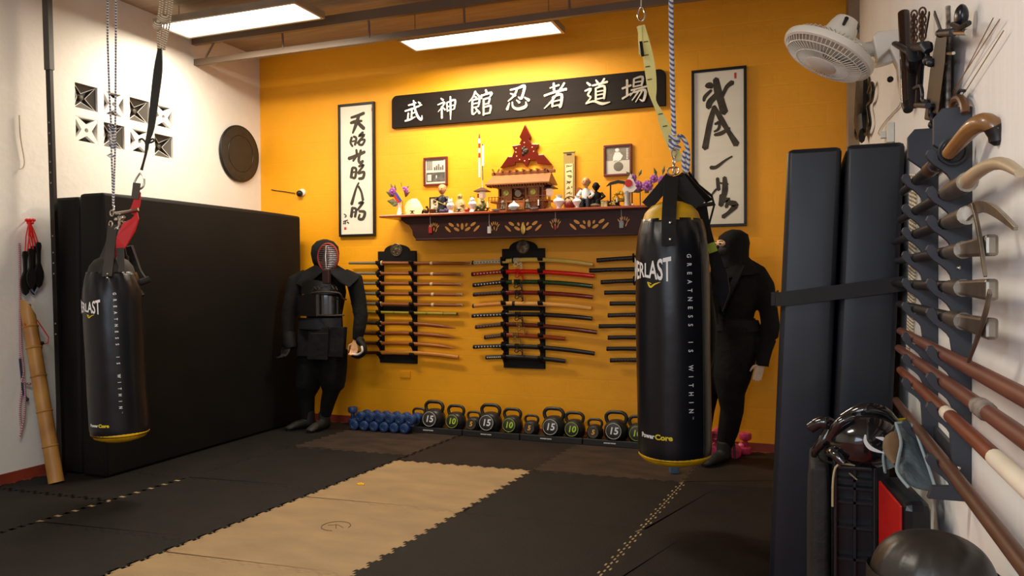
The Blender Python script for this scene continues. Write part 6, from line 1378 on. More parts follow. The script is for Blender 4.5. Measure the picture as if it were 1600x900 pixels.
def dagger(k):
    x, y0, y1, pos = LN_[k]; Xw = [-4.765, -4.745, -4.765, -4.785][k]
    a, b_ = PX(x, y0, Xw), PX(x + (3 if k == 2 else -1), y1, Xw); L = (a-b_).length
    t = thing('wooden_dagger', 'black leaf shaped dagger hanging by red cord, ' + pos, 'practice dagger', b_, 'black practice daggers hanging on the left wall')
    prof = [(0, L), (.016, L-.005), (.020, L-.03), (.014, L-.06), (.012, L*.55), (.022, L*.46), (.034, L*.34), (.034, L*.22), (.020, L*.06), (0, 0)]
    poly = [(y, z) for y, z in prof] + [(-y, z) for y, z in reversed(prof[1:-1])]
    obj('blade_and_grip', MB(frame(b_, (0, 1, 0), (0, 0, 1))).prism(poly, 0, .012), m_wd, t, smooth=False, bevel=.003)
    c = MB()
    for dy in (-.008, .008): c.tube([a + Vector((.006, dy, -.01)), a.lerp(PX(46, 348, Xw+.005), .5) + Vector((0, dy*1.4, 0)), PX(46 + dy*60, 346, Xw+.005)], .004, 6)
    obj('red_cord', c, m_rc, t)
    if k == 3: obj('pale_blade_edge', MB(frame(b_ + Vector((.012, 0, 0)), (0, 1, 0), (0, 0, 1))).stroke([(-.03, L*.3, .006), (-.02, L*.1, .014), (.0, .01, .014), (.025, L*.16, .012), (.032, L*.32, .004)], 0, .002), mat('pale_blue_edge', '#8f9cb8', .5), t, smooth=False)
for k in range(4): dagger(k)
nb = MB(); nb.tube([PX(41, 344, -4.81), PX(41, 344, -4.76)], .004, 6)
for k in range(5): nb.ell(PX(42 + k*2.6, 344 + (k % 2)*4, -4.75), (.012, .014, .012), 7, 5)
solo('cord_knot_bundle', 'bundle of red cord knots on a nail above the black practice daggers', 'cord', nb, m_rc)
m_rp = mat('red_white_rope', '#b06a70', .7); rope_stripes(m_rp, '#c8b8c0', '#8f1f2c', 220)
rr = MB()
rr.tube(smooth_pts([tuple(PX(x, y, -4.79)) for x, y in ((30, 380), (31, 450), (31, 520), (32, 570), (35, 590), (34, 610), (31, 640), (33, 670))], 3), .006, 7)
rr.tube(smooth_pts([tuple(PX(x, y, -4.78)) for x, y in ((31, 480), (33, 540), (37, 580), (34, 596), (46, 600))], 3), .006, 7); rr.ell(PX(46, 600, -4.78), .010)
rr.tube(smooth_pts([tuple(PX(x, y, -4.78)) for x, y in ((37, 590), (39, 620), (38, 650), (34, 670), (31, 684))], 3), .006, 7)
solo('striped_rope', 'thin red and white striped rope hanging down the left wall beside the bamboo pole', 'rope', rr, m_rp)
nr = MB(); nr.tube(smooth_pts([tuple(PX(x, y, -4.785)) for x, y in ((31, 560), (34, 590), (36, 612), (41, 622))], 3), .007, 7); nr.ell(PX(42, 624, -4.785), .013)
solo('navy_rope', 'short dark blue rope end with a knot beside the striped rope', 'rope', nr, mat('navy_rope', '#27304a', .7))
wp = MB(); wp.tube(smooth_pts([tuple(PX(x, y, -4.79)) for x, y in ((30, 180), (32, 215), (38, 250), (36, 262), (31, 264))], 3), .004, 6)
solo('pale_cord_loop', 'thin pale cord looping at the left edge of the white wall', 'cord', wp, mat('pale_cord', '#cfc6b0', .8))
# the round black shield on the left wall
ld = thing('round_shield', 'round black disc shield mounted on the left wall near the yellow corner', 'disc', (XL, 5.688, 2.20))
M = LEFT((XL, 5.688, 2.455))
obj('disc', MB(M).lathe([(.252, .002), (.258, .012), (.250, .026), (.235, .030), (.17, .034), (0, .036)], 44), mat('black_disc', (.020, .018, .016), .5, var=.2, scale=12, bump=.1), ld)
obj('disc_rim', MB(M).tube([(.250*math.cos(a*PI/20), .250*math.sin(a*PI/20), .022) for a in range(41)], .008, 8), mat('disc_rim', '#0d0c0b', .4), ld)
obj('inner_ring', MB(M).tube([(.165*math.cos(a*PI/20), .165*math.sin(a*PI/20), .034) for a in range(41)], .003, 6), mat('disc_rim', '#0d0c0b'), ld)
# ------------------------------------------------------------------ wall fan
m_fan = mat('fan_white_plastic', '#ddd8cc', .35, var=.03)
FC = at_depth(1294, 84, 3.0)
vd = (EYE - FC).normalized(); iv = Vector((RX.x, RY.x, RZ.x))*-.50 + Vector((RX.y, RY.y, RZ.y))*-.86; iv = (iv - vd*iv.dot(vd)).normalized()
ax_ = (vd*.36 + iv*.933).normalized()
right_ = (Vector((RX.x, RY.x, RZ.x)) - ax_*ax_.dot(Vector((RX.x, RY.x, RZ.x)))).normalized()
MF = frame(FC, right_, ax_.cross(right_))
fan = thing('wall_fan', 'white oscillating wall fan tilted downward, mounted high on the right wall', 'fan', FC)
RF = .178
obj('cage_rim', MB(MF).lathe([(RF-.006, -.014), (RF+.002, -.012), (RF+.004, .0), (RF, .014), (RF-.010, .018), (RF-.012, .010), (RF-.006, -.008)], 48), m_fan, fan)
g = MB(MF)
for k in range(60):
    a = 2*PI*k/60; c_, s_ = math.cos(a), math.sin(a)
    g.tube([(r_*c_, r_*s_, z_) for r_, z_ in ((RF-.008, .012), (RF*.85, .034), (RF*.6, .046), (RF*.32, .050))], .0016, 5)
for r_, z_ in ((RF*.85, .034), (RF*.6, .046)): g.tube([(r_*math.cos(a*PI/24), r_*math.sin(a*PI/24), z_) for a in range(49)], .002, 6)
obj('front_grille', g, m_fan, fan)
g = MB(MF)
for k in range(48):
    a = 2*PI*k/48; c_, s_ = math.cos(a), math.sin(a)
    g.tube([(r_*c_, r_*s_, z_) for r_, z_ in ((RF-.008, -.010), (RF*.86, -.034), (RF*.4, -.052))], .0018, 5)
obj('rear_grille', g, m_fan, fan)
obj('hub_cover', MB(MF).lathe([(0, .046), (RF*.34, .046), (RF*.34, .052), (RF*.25, .058), (0, .060)], 28), m_fan, fan)
for k in range(3):
    b = MB(MF @ R(120*k, 'Z') @ R(0, 'X')); vs = []
    for i in range(6):
        r_ = .03 + .125*i/5; h_ = .030 + .030*math.sin(PI*i/5*.8)
        for s_ in (-1, 0, 1): vs.append((r_, s_*h_, .012*s_))
    n = len(vs); b.add(vs + [(x, y, z-.003) for x, y, z in vs], [(i*3+j, i*3+j+1, i*3+j+4, i*3+j+3) for i in range(5) for j in range(2)] + [(n+i*3+j, n+i*3+j+3, n+i*3+j+4, n+i*3+j+1) for i in range(5) for j in range(2)])
    obj('blade', b, m_fan, fan)
obj('motor_housing', MB(MF).lathe([(.062, -.05), (.064, -.08), (.056, -.12), (.046, -.145), (.02, -.150), (0, -.150)], 24), m_fan, fan)
sl_ = MB(MF)
for k in range(7): a = -.5 + k*.22; sl_.tube([(.058*math.cos(a), .058*math.sin(a), -.118), (.050*math.cos(a), .050*math.sin(a), -.142)], .0025, 5)
obj('vent_slots', sl_, mat('slot_dark', '#4a4640', .6), fan)
obj('swing_knob', MB(MF).tube([(-.02, .06, -.10), (-.03, .095, -.11)], [.006, .008], 8), m_dk, fan)
M0 = MF @ Vector((.02, -.03, -.10))
arm = MB(); Aw = PX(1408, 82, .355)
arm.tube(smooth_pts([tuple(M0), tuple(at_depth(1345, 78, 3.02)), tuple(at_depth(1375, 76, 3.02)), tuple(Vector((.315, 3.36, Aw.z)))], 3), [(.030, .026), (.032, .026), (.034, .026), (.036, .028), (.038, .030), (.040, .030), (.042, .032), (.046, .034), (.055, .036), (.06, .036)], 14)
obj('arm', arm, m_fan, fan)
zt1, zb1 = PX(1410, 60, .38).z, PX(1408, 166, .38).z
prof = [(0, zb1), (.014, zb1), (.022, zb1+.05), (.028, zb1+.12), (.055, zb1+.19), (.10, zt1-.11), (.115, zt1-.02), (.10, zt1), (0, zt1)]
obj('wall_bracket', MB(frame((.378, 3.33, 0), (-1, 0, 0), (0, 0, 1))).prism(prof, -.075, .0), m_fan, fan, smooth=False, bevel=.010)
obj('control_knob', MB().ell(at_depth(1391, 124, 2.98), (.012, .012, .012)), m_dk, fan)
cd = MB(); cd.tube(smooth_pts([tuple(PX(x, y, .372)) for x, y in ((1407, 160), (1403, 168), (1388, 184), (1377, 198), (1373, 210), (1392, 215))], 4), .003, 6)
obj('power_cord', cd, mat('beige_cord', '#cfc6ae', .5), fan)
ob = thing('wall_outlet', 'small white wall outlet box just above the right tall gym mat', 'wall outlet', PX(1396, 216, XR)); q = PX(1396, 208, XR)
obj('outlet_box', MB().box(XR-.03, XR-.001, q.y-.05, q.y+.05, q.z-.045, q.z+.04), m_fan, ob, smooth=False, bevel=.003); obj('plug', MB().box(XR-.05, XR-.03, q.y-.015, q.y+.015, q.z-.02, q.z+.01), m_fan, ob, smooth=False, bevel=.002)
# ------------------------------------------------------------------ gear hanging high on the right wall
def W(x, y, X_=.355): return PX(x, y, X_)
m_gun = mat('gunmetal', '#2b2d31', .4, metal=.3, var=.15); m_rust = mat('rusty_chain', '#4a2f1c', .5, metal=.6, var=.4, scale=30); m_case = mat('black_leather_case', '#141210', .45, var=.2)
# long black belts and loops near the corner
bl_ = thing('black_belt_bundle', 'bundle of long black belts hanging on the right wall by the yellow corner', 'belts', W(1349, 213, .34))
obj('folded_belts', MB().tube([W(1347, 118, .34), W(1346, 150, .34), W(1344, 190, .34), W(1347, 212, .34)], [(.03, .10), (.035, .13), (.035, .13), (.02, .05)], 8, up=(0, 0, 1)), m_case, bl_)
lo = MB(); lo.tube(smooth_pts([tuple(W(*p)) for p in ((1357, 145), (1362, 130), (1364, 142), (1361, 158), (1356, 165), (1358, 180), (1359, 195), (1354, 210), (1350, 205))], 4), .010, 7); obj('loop', lo, m_case, bl_); lo = MB()
lo.tube(smooth_pts([tuple(W(*p)) for p in ((1341, 185), (1337, 205), (1339, 216), (1343, 212))], 4), .010, 7); obj('loop', lo, m_case, bl_)
# dark lacquered pole
pp = thing('lacquered_staff', 'dark lacquered staff hanging upright on the right wall behind the crossbow', 'staff', W(1419, 173))
obj('staff_shaft', MB().tube([W(1412, 20), W(1414, 60), W(1418, 165)], .020, 12), mat('dark_brown_lacquer', '#2a1710', .2, coat=.6), pp); obj('staff_tip', MB().tube([W(1418, 163), W(1419, 172)], [.021, .016], 12), m_dk, pp)
# crossbow pistol
cbw = thing('pistol_crossbow', 'dark grey pistol crossbow hanging muzzle down on the right wall', 'crossbow', W(1434, 168))
obj('grip', MB().tube([W(1399, 68, .325), W(1410, 75, .325), W(1424, 83, .325)], [(.013, .009), (.012, .009), (.011, .009)], 10), m_case, cbw)
obj('stock', MB().tube([W(1424, 78, .31), W(1432, 90, .32), W(1430, 125, .33), W(1429, 166, .335)], [(.018, .016), (.022, .018), (.022, .018), (.018, .016)], 10), m_gun, cbw)
obj('rail', MB().tube([W(1441, 68, .33), W(1438, 110, .335), W(1435, 160, .34)], [.012, .010, .010], 8), m_gun, cbw)
obj('receiver', MB().tube([W(1428, 74, .32), W(1447, 72, .325), W(1451, 80, .33)], [(.018, .014), (.018, .014), (.012, .010)], 10), m_gun, cbw)
tr = MB(); ring(tr, W(1424, 101, .31), .024, .006, axis=(1, -.6, 0)); obj('trigger_guard', tr, mat('brown_metal', '#3a2a20', .4, metal=.4), cbw)
lv = MB(); lv.tube(smooth_pts([tuple(W(*p, .325)) for p in ((1428, 138), (1438, 134), (1441, 145), (1441, 156), (1446, 158))], 3), .005, 7); lv.tube([W(1432, 164, .32), W(1450, 165, .32)], .008, 8); obj('cocking_lever', lv, m_gun, cbw)
ml = MB(); ml.ell(W(1450, 95, .33), .014); ml.ell(W(1455, 98, .33), .012); ml.tube([W(1449, 84, .33), W(1452, 102, .33)], .006, 7); obj('sight', ml, m_gun, cbw)
for px, py1, lab in ((1428, 70, 'rusty chain hanging above the crossbow stock, left one'), (1441, 66, 'rusty chain hanging above the crossbow receiver, right one')):
    t = thing('chain', lab, 'chain', W(px, py1, .34), 'rusty chains above the crossbow'); 
    for k in range(8):
        c = W(px + (k % 2)*.4, py1 - 4 - k*6.2, .345); l_ = MB(); ring(l_, c, .009, .0028, 12, axis=((0, 1, 0) if k % 2 else (1, .2, 0)), sz=1.5); obj('link', l_, m_rust, t)
# broad black scabbard with strap
bs_ = thing('broad_black_scabbard', 'broad tapering black leather scabbard hanging diagonally on the right wall', 'scabbard', W(1447, 188))
obj('scabbard_body', MB().add([W(*p, X_) for X_ in (.335, .36) for p in ((1465, 45), (1480, 48), (1476, 100), (1464, 190), (1444, 187), (1453, 110))], [(0, 1, 2, 3, 4, 5), (11, 10, 9, 8, 7, 6)] + [(i, 6+i, 6+(i+1) % 6, (i+1) % 6) for i in range(6)]), m_case, bs_, smooth=False, bevel=.004)
for pa, pb in (((1452, 20), (1446, 55)), ((1460, 20), (1470, 48))): obj('hanging_strap', MB().band([W(*pa, .35), W(*pb, .35)], .012, .004, (0, 1, 0)), m_case, bs_, smooth=False)
st_ = MB(); st_.tube(smooth_pts([tuple(W(*p, .345)) for p in ((1478, 100), (1470, 150), (1458, 175))], 3), .004, 6); obj('hanging_strap', st_, m_case, bs_, smooth=False)
bk = MB(); ring(bk, W(1455, 176, .33), .012, .005, axis=(1, -.5, 0)); ring(bk, W(1458, 186, .33), .012, .005, axis=(1, -.5, 0)); bk.ell(W(1456, 195, .33), .010); obj('buckles', bk, m_gun, bs_)
# bow stand rod with clamp, and guy cords
rd = thing('clamped_rod', 'thin mottled metal rod with a cross clamp standing above the right wall weapon rack', 'rod', W(1481, 171))
obj('rod', MB().tube([W(1481, 10), W(1482, 90), W(1481, 172)], .0065, 8), mat('mottled_steel', '#7d7468', .35, metal=.6, var=.6, scale=60), rd)
cl_ = MB(); cl_.tube([W(1467, 52, .33), W(1490, 50, .33)], [.009, .010], 10); cl_.ell(W(1470, 52, .33), .011); obj('clamp', cl_, m_gun, rd); obj('clamp_screw', MB().tube([W(1488, 50, .33), W(1512, 50, .34)], .007, 8), m_chrome, rd)
obj('butterfly_bolt', MB().tube([W(1474, 84, .34), W(1490, 83, .34)], .004, 7), m_chrome, rd)
q = thing('dark_blue_hood', 'dark navy cap hanging high on the right wall beside the thin metal rod', 'cap', W(1500, 40)); obj('cap_shell', MB().ell(W(1502, 26, .35), (.015, .028, .028)), mat('navy_shiny', '#10121c', .3), q); obj('cap_band', MB().tube([W(1488, 38, .335), W(1500, 44, .325), W(1514, 36, .335)], .006, 7), m_case, q)
for n, pl_ in enumerate((((1552, 28), (1484, 158)), ((1562, 30), (1484, 150)), ((1568, 48), (1510, 140), (1490, 165)))):
    t = MB(); t.tube([PX(x, y, .368) for x, y in pl_], .0013, 6); solo('guy_cord', 'thin tan cord stretched diagonally on the right wall, ' + ['upper', 'middle', 'lowest'][n] + ' of the three', 'cord', t, mat('tan_cord', '#9a7a50', .7), 'tan cords on the right wall')
uh = MB(); uh.tube(smooth_pts([tuple(PX(x, y, .36)) for x, y in ((1488, 178), (1490, 160), (1496, 154), (1502, 155), (1507, 165), (1508, 176))], 3), .010, 9)
uh2 = MB(); uh2.tube([PX(1497, 146, .36), PX(1500, 141, .36), PX(1507, 142, .36)], .004, 6)
t = thing('wooden_hook_handle', 'brown hooked wooden handle peeking above the right wall weapon rack', 'hook', PX(1498, 178, .36)); obj('handle', uh, mat('dark_brown_wood', '#5b3a20', .4, var=.3), t); obj('wall_nail', uh2, m_dk, t)

# ------------------------------------------------------------------ right wall weapon rack
m_rk = mat('slate_black_paint', (.030, .034, .044), .55, var=.1)
LV = [1.584, 1.508, 1.431, 1.352, 1.268, 1.198, 1.108, 1.044, .955, .868]
PXX = .325
LV = [PX(x, y, PXX).z for x, y in ((1440, 276), (1445, 322), (1447, 360), (1448, 400), (1448, 446), (1450, 487), (1450, 540), (1450, 577), (1450, 618), (1450, 690))]
rk = thing('wall_weapon_rack', 'tall dark slate wall rack with curled hooks on the right wall, holding ten long weapons', 'weapon rack', (XR, 2.35, .66))
def side_prof(zb_, zt_, lev):
    p = [(0.0, zb_), (.092, zb_), (.084, zb_+.03)]
    for z in sorted(lev):
        z = z - .017
        p += [(.044, z-.036), (.050, z-.026), (.062, z-.014), (.078, z-.002), (.091, z+.013), (.096, z+.025), (.091, z+.036), (.081, z+.038), (.073, z+.028), (.069, z+.010), (.060, z+.002), (.048, z+.003), (.041, z+.014), (.040, z+.026)]
    p += [(.044, zt_-.115), (.080, zt_-.085), (.080, zt_-.022), (.062, zt_), (0.0, zt_)]
    return p
for Y0, nm, dz in ((2.08, 'near', 0), (2.55, 'far', 0)):
    zt_ = PX(1510, 172, .37).z + .03 if nm == 'near' else PX(1462, 208, .37).z + .0
    obj('hooked_side', MB(frame((XR-.001, Y0, 0), (-1, 0, 0), (0, 0, 1)) @ T(0, 0, -.010)).prism(side_prof(.765, 1.70 if nm == 'near' else 1.735, LV), 0, .020), m_rk, rk, smooth=False, bevel=.0015)
for z_ in (1.60, .80): obj('back_rail', MB().box(XR-.012, XR-.001, 2.10, 2.54, z_, z_+.06), m_rk, rk, smooth=False)
sc = MB()
for z in (1.32, .845): sc.ell((XR-.028, 2.066, z), (.005, .003, .005), 8, 5)
obj('screw', sc, m_chrome, rk)
m_dsh = mat('dark_shaft', '#1d1714', .4, var=.3, scale=8); m_ferr = mat('worn_steel', '#8c8478', .32, metal=.85, var=.35, scale=14)
m_rwood = mat('reddish_brown_wood', '#6e4032', .45, var=.2, scale=5, stretch=(8, 1, 8)); m_horn = mat('horn_beige', '#b5a283', .4, var=.2)
def Z(i): return LV[i]
def Yat(x, X_=PXX): return PX(x, 450, X_).y
def staff(i, name, label, cat, far, near, m, r=.0145, grp='long weapons on the right wall rack'):
    t = thing(name, label, cat, (PXX, 2.3, Z(i)-r), grp); yf, yn = Yat(far), near
    if yf > 3.12: yf = 3.12
    obj('shaft', MB().tube([(PXX, yf, Z(i)), (PXX, (yf+yn)/2, Z(i)), (PXX, yn, Z(i))], [r*.82, r, r], 14), m, t)
    return t
def ferrule(t, i, ya, yb, ra, rb): obj('ferrule', MB().tube([(PXX, ya, Z(i)), (PXX, (ya+yb)/2, Z(i)), (PXX, yb, Z(i))], [ra, (ra+rb)/2*1.05, rb], 14), m_ferr, t)
# 0 walking-stick weapon with disc guard and crooked brown handle
t = staff(0, 'hooked_handle_cane', 'dark cane with black disc guard and thick curved brown handle, top of right wall rack', 'cane', 1411, 2.0, m_dsh, .016)
def C_(x, y, d): return at_depth(x, y, d)
hp = [C_(1482, 240, 1.74), C_(1500, 220, 1.68), C_(1520, 199, 1.62), C_(1538, 191, 1.58), C_(1552, 197, 1.56), C_(1559, 210, 1.56), C_(1560, 221, 1.56)]
obj('handle', MB().tube(smooth_pts([tuple(p) for p in hp[:6]], 3), [v[0] for v in smooth_pts([(a,) for a in (.014, .017, .019, .020, .018, .015)], 3)], 14), mat('tan_horn_handle', '#8a6238', .35, var=.3, scale=10, coat=.3), t)
obj('handle_cap', MB().tube([hp[4], hp[5], hp[6], hp[6]+Vector((0, 0, -.008))], [.019, .018, .017, .008], 12), m_case, t)
dM = frame(C_(1489, 236, 1.78), Vector((1, .25, 0)), Vector((0, -.35, 1)))
obj('disc_guard', MB(dM).lathe([(0, -.004), (.032, -.004), (.034, 0), (.032, .004), (0, .004)], 28), m_rk, t)
obj('guard_ring', MB(dM).tube([(.026*math.cos(a*PI/12), .026*math.sin(a*PI/12), .005) for a in range(25)], .0018, 6), m_gun, t)
cl0 = MB().tube([(PXX, Yat(1452), Z(0)), (PXX, Yat(1462), Z(0))], [.020, .020], 12); obj('collar', cl0, mat('mottled_brown', '#5b4028', .4, var=.4, scale=30), t)
# 1 horn ended
t = staff(1, 'horn_hook_weapon', 'dark staff with steel socket and curved beige horn, second down on right wall rack', 'staff weapon', 1407, 2.05, m_dsh)
ferrule(t, 1, 2.05, 1.82, .018, .021)
obj('horn', MB().tube(smooth_pts([(PXX, 1.84, Z(1)), (PXX-.002, 1.74, Z(1)+.006), (PXX+.004, 1.64, Z(1)+.010), (PXX+.006, 1.54, Z(1)-.002), (PXX+.006, 1.44, Z(1)-.03)], 3), [v[0] for v in smooth_pts([(a,) for a in (.017, .014, .012, .011, .008)], 3)], 12), m_horn, t)
# 2 steel sickle
t = staff(2, 'steel_sickle', 'dark shafted sickle with curved steel blade, third down on right wall rack', 'sickle', 1398, 2.02, m_dsh)
ferrule(t, 2, 2.03, 1.82, .017, .020)
obj('blade', MB().band(smooth_pts([(PXX, 1.84, Z(2)), (PXX, 1.76, Z(2)+.008), (PXX, 1.66, Z(2)+.004), (PXX, 1.56, Z(2)-.016), (PXX, 1.44, Z(2)-.05)], 3), [v[0] for v in smooth_pts([(a,) for a in (.030, .026, .022, .018, .008)], 3)], .007, (0, .2, 1)), m_ferr, t, smooth=False, bevel=.001)
# 3,4,5 headed picks
def pick(i, label, far, blade, dd):
    t = staff(i, 'battle_pick', label, 'pick', far, 2.0, m_dsh); ferrule(t, i, 2.02, 1.86, .016, .019)
    b = MB().box(PXX-.011, PXX+.011, 1.60, 1.88, Z(i)-.020, Z(i)+.020); b.v = [Vector((v.x, v.y, Z(i) + (v.z-Z(i))*(.75 if v.y > 1.8 else 1))) for v in b.v]
    obj('head_block', b, m_ferr, t, smooth=False, bevel=.006)
    if blade:
        pts = [PX(x, y, PXX-.016) for x, y in blade]
        obj('cross_blade', MB().band(smooth_pts([tuple(p) for p in pts], 3), [v[0] for v in smooth_pts([(a,) for a in dd], 3)], .006, (0, 1, 0)), m_ferr, t, smooth=False, bevel=.001)
pick(3, 'pick with long thin steel cross blade pointing upward, fourth down on right wall rack', 1402, ((1520, 318), (1527, 350), (1533, 385), (1540, 432)), (.004, .012, .014, .006))
pick(4, 'straight steel headed pick lying level, fifth down on right wall rack', 1396, None, None)
pick(5, 'pick with curved steel blade hanging downward, sixth down on right wall rack', 1405, ((1547, 455), (1541, 485), (1530, 520), (1513, 566)), (.014, .013, .012, .004))
# 6-9 brown wooden staffs
staff(6, 'wooden_staff', 'plain reddish brown wooden staff, topmost of the four wooden ones on right wall rack', 'staff', 1407, 1.30, m_rwood, .0155)
t = staff(7, 'wooden_staff', 'reddish brown wooden staff bound with grey wrap at its near end, right wall rack', 'staff', 1404, 1.30, m_rwood, .0155)
obj('grey_wrap', MB().tube([(PXX, 1.72, Z(7)), (PXX, 1.70, Z(7)), (PXX, 1.64, Z(7)), (PXX, 1.62, Z(7))], [.016, .019, .019, .016], 12), mat('grey_tape', '#8a8078', .6, var=.4, scale=40), t)
t = staff(8, 'wooden_staff', 'red brown wooden staff with white rings and a white end, right wall rack', 'staff', 1407, 1.30, mat('russet_wood', '#7a3f26', .45, var=.2, stretch=(8, 1, 8)), .0155)
ys_ = Yat(1482); obj('white_ring', MB().tube([(PXX, ys_+.03, Z(8)), (PXX, ys_-.03, Z(8))], [.0163]*2, 14), mat('cream_tape', '#e4dac4', .6), t)
obj('white_end', MB().tube([(PXX, Yat(1556), Z(8)), (PXX, 1.29, Z(8))], [.0163]*2, 14), mat('cream_tape', '#e4dac4'), t)
t = staff(9, 'wooden_staff', 'brown wooden staff lying lowest on the right wall rack', 'staff', 1400, 1.30, mat('umber_wood', '#5b3a28', .45, var=.25, stretch=(8, 1, 8)), .0155)
# pale striped cord bundle on the wall behind the rack
ct = thing('hanging_cord_bundle', 'bundle of pale braided cords hanging on the wall between tall mats and right rack', 'cord bundle', PX(1424, 560, .372))
for k, dx in enumerate((0, 3.2, 6.4)):
    obj('braided_cord', MB().tube([PX(1423+dx, 272, .372), PX(1422+dx, 420, .37), PX(1418+dx, 555 - 14*k, .372)], .006, 8), wc, ct)
# ------------------------------------------------------------------ gear pile at the lower right
m_gl = mat('glossy_black_plastic', (.008, .008, .009), .16, var=.1, coat=1.0); m_bl2 = mat('black_ribbed_plastic', (.013, .014, .017), .35, var=.1)
q0 = PY(1303, 727, 2.60); q1 = PY(1370, 727, 2.60)
zT = q0.z
stp_ = thing('step_platform', 'black ribbed plastic step platform standing on end beside the red pad', 'step platform', ((q0.x+q1.x)/2, 2.66, .013))
sh = MB(); xa, xb = q0.x, q1.x
sh.box(xa, xb, 2.66, 2.70, .013, zT); sh.box(xa, xa+.010, 2.60, 2.66, .013, zT); sh.box(xb-.010, xb, 2.60, 2.66, .013, zT); sh.box(xa+.01, xb-.01, 2.60, 2.66, zT-.012, zT)
obj('shell', sh, m_bl2, stp_, smooth=False, bevel=.004)
rb = MB(); 
for z in (zT-.05, zT-.075, zT-.12, zT-.20, zT-.30, zT-.40, zT-.50): rb.box(xa+.01, xb-.01, 2.625, 2.66, z-.004, z+.004)
rb.box((xa+xb)/2-.004, (xa+xb)/2+.004, 2.625, 2.66, .02, zT-.012); obj('ribs', rb, m_bl2, stp_, smooth=False)
obj('pale_edge_trim', MB().tube(smooth_pts([(xa-.004, 2.598, zT-.13), (xa-.002, 2.598, zT-.04), (xa+.012, 2.598, zT+.003), (xa+.06, 2.598, zT+.006)], 3), .0035, 7), mat('worn_cream_edge', '#b5a67c', .5), stp_)
obj('sprue_mark', MB().tube([(xa+.045, 2.622, zT-.026), (xa+.068, 2.622, zT-.045)], .0022, 6), mat('worn_cream_edge', '#b5a67c'), stp_)
# soft black bag left of the platform
sbg = soft_block(PY(1266, 800, 2.72).x, xa-.012, 2.64, 2.95, .013, zT-.02, puff=.010)
solo('soft_black_bag', 'soft wrinkled black bag standing between tall gym mat and step platform', 'bag', sbg, mat('dull_black_cloth', (.011, .010, .010), .7, var=.3, bump=.5, bscale=14), bevel=.03)
# glossy helmets / protectors
hz = zT + .014
he = thing('glossy_head_guard', 'large glossy black head guard with a white curved mark, on top of the step platform', 'head guard', (xa+.05, 2.62, hz))
hc = at_depth(1350, 688, 2.42); Mh = frame(hc, Vector((1, -.1, .05)), Vector((.0, .2, 1)))
hb = MB(Mh); hb.ell((0, 0, 0), (.108, .090, .10), 26, 16)
obj('shell', hb, m_gl, he)
for (a, b_, r1) in (((-.095, .0, .04), (-.03, .070, .075), .016), ((-.10, -.04, .02), (-.055, -.072, .07), .016)):
    obj('padding_roll', MB(Mh).tube(smooth_pts([a, tuple((Vector(a)+Vector(b_))/2 + Vector((-.006, .012, .02))), b_], 4), r1, 12), m_gl, he)
obj('top_fold', MB(Mh).tube(smooth_pts([(-.06, .068, .02), (0, .094, .03), (.055, .088, .01), (.09, .058, .0)], 4), [v[0] for v in smooth_pts([(a,) for a in (.014, .022, .020, .012)], 4)], 12), m_gl, he)
mk2 = MB(Mh @ frame((.028, -.010, .090), (1, 0, -.28), (0, 1, .1)))
mk2.stroke(smooth_pts([(-.022, .026, .004), (-.022, .006, .010), (-.006, -.014, .012), (.030, -.026, .003)], 4), .002, .005); mk2.stroke([(.008, .020, .003), (.028, .016, .012)], .002, .005)
obj('white_mark', mk2, m_letter, he, smooth=False)
h2 = thing('glossy_face_guard', 'glossy black pointed face guard left of the big glossy head guard', 'face guard', at_depth(1288, 716, 2.5))
Mg = frame(at_depth(1287, 672, 2.5), Vector((1, 0, 0)), Vector((0, 0, 1)))
obj('brow_shell', MB(Mg).tube(smooth_pts([(-.040, .008, .02), (-.010, .030, .03), (.020, .022, .02), (.030, .0, .0)], 4), [(.018, .014)]*5 + [(.022, .02)]*8, 12), m_gl, h2)
obj('cheek_shell', MB(Mg).tube(smooth_pts([(.015, .0, .02), (-.002, -.03, .03), (-.022, -.060, .02), (-.030, -.085, .0)], 4), [v[0] for v in smooth_pts([(a,) for a in (.024, .018, .014, .010)], 4)], 12), m_gl, h2)
obj('brow_point', MB(Mg).tube([(-.03, .004, .02), (-.052, .012, .03)], [.012, .002], 8), m_gl, h2)
obj('chin_strap', MB(Mg).band(smooth_pts([(-.02, -.06, 0), (-.01, -.1, -.01), (.03, -.11, -.02)], 3), .018, .004, (0, 0, 1)), m_strap, h2, smooth=False)
# black guard on the right of the helmets with a yellow label
bg = thing('black_shin_guard', 'black angular guard with a small yellow label, between head guard and grey mesh bag', 'guard', at_depth(1390, 700, 2.5))
obj('pad', soft_block(0, 1, 0, 1, 0, 1) if 0 else MB().tube([at_depth(1380, 690, 2.52), at_depth(1388, 672, 2.50), at_depth(1402, 656, 2.48)], [(.045, .03), (.05, .03), (.03, .02)], 10), m_gl, bg)
obj('yellow_label', MB().band([at_depth(1402, 657, 2.42), at_depth(1418, 655, 2.42)], .010, .004, (0, 0, 1)), mat('label_yellow', '#d8b800', .5), bg, smooth=False)
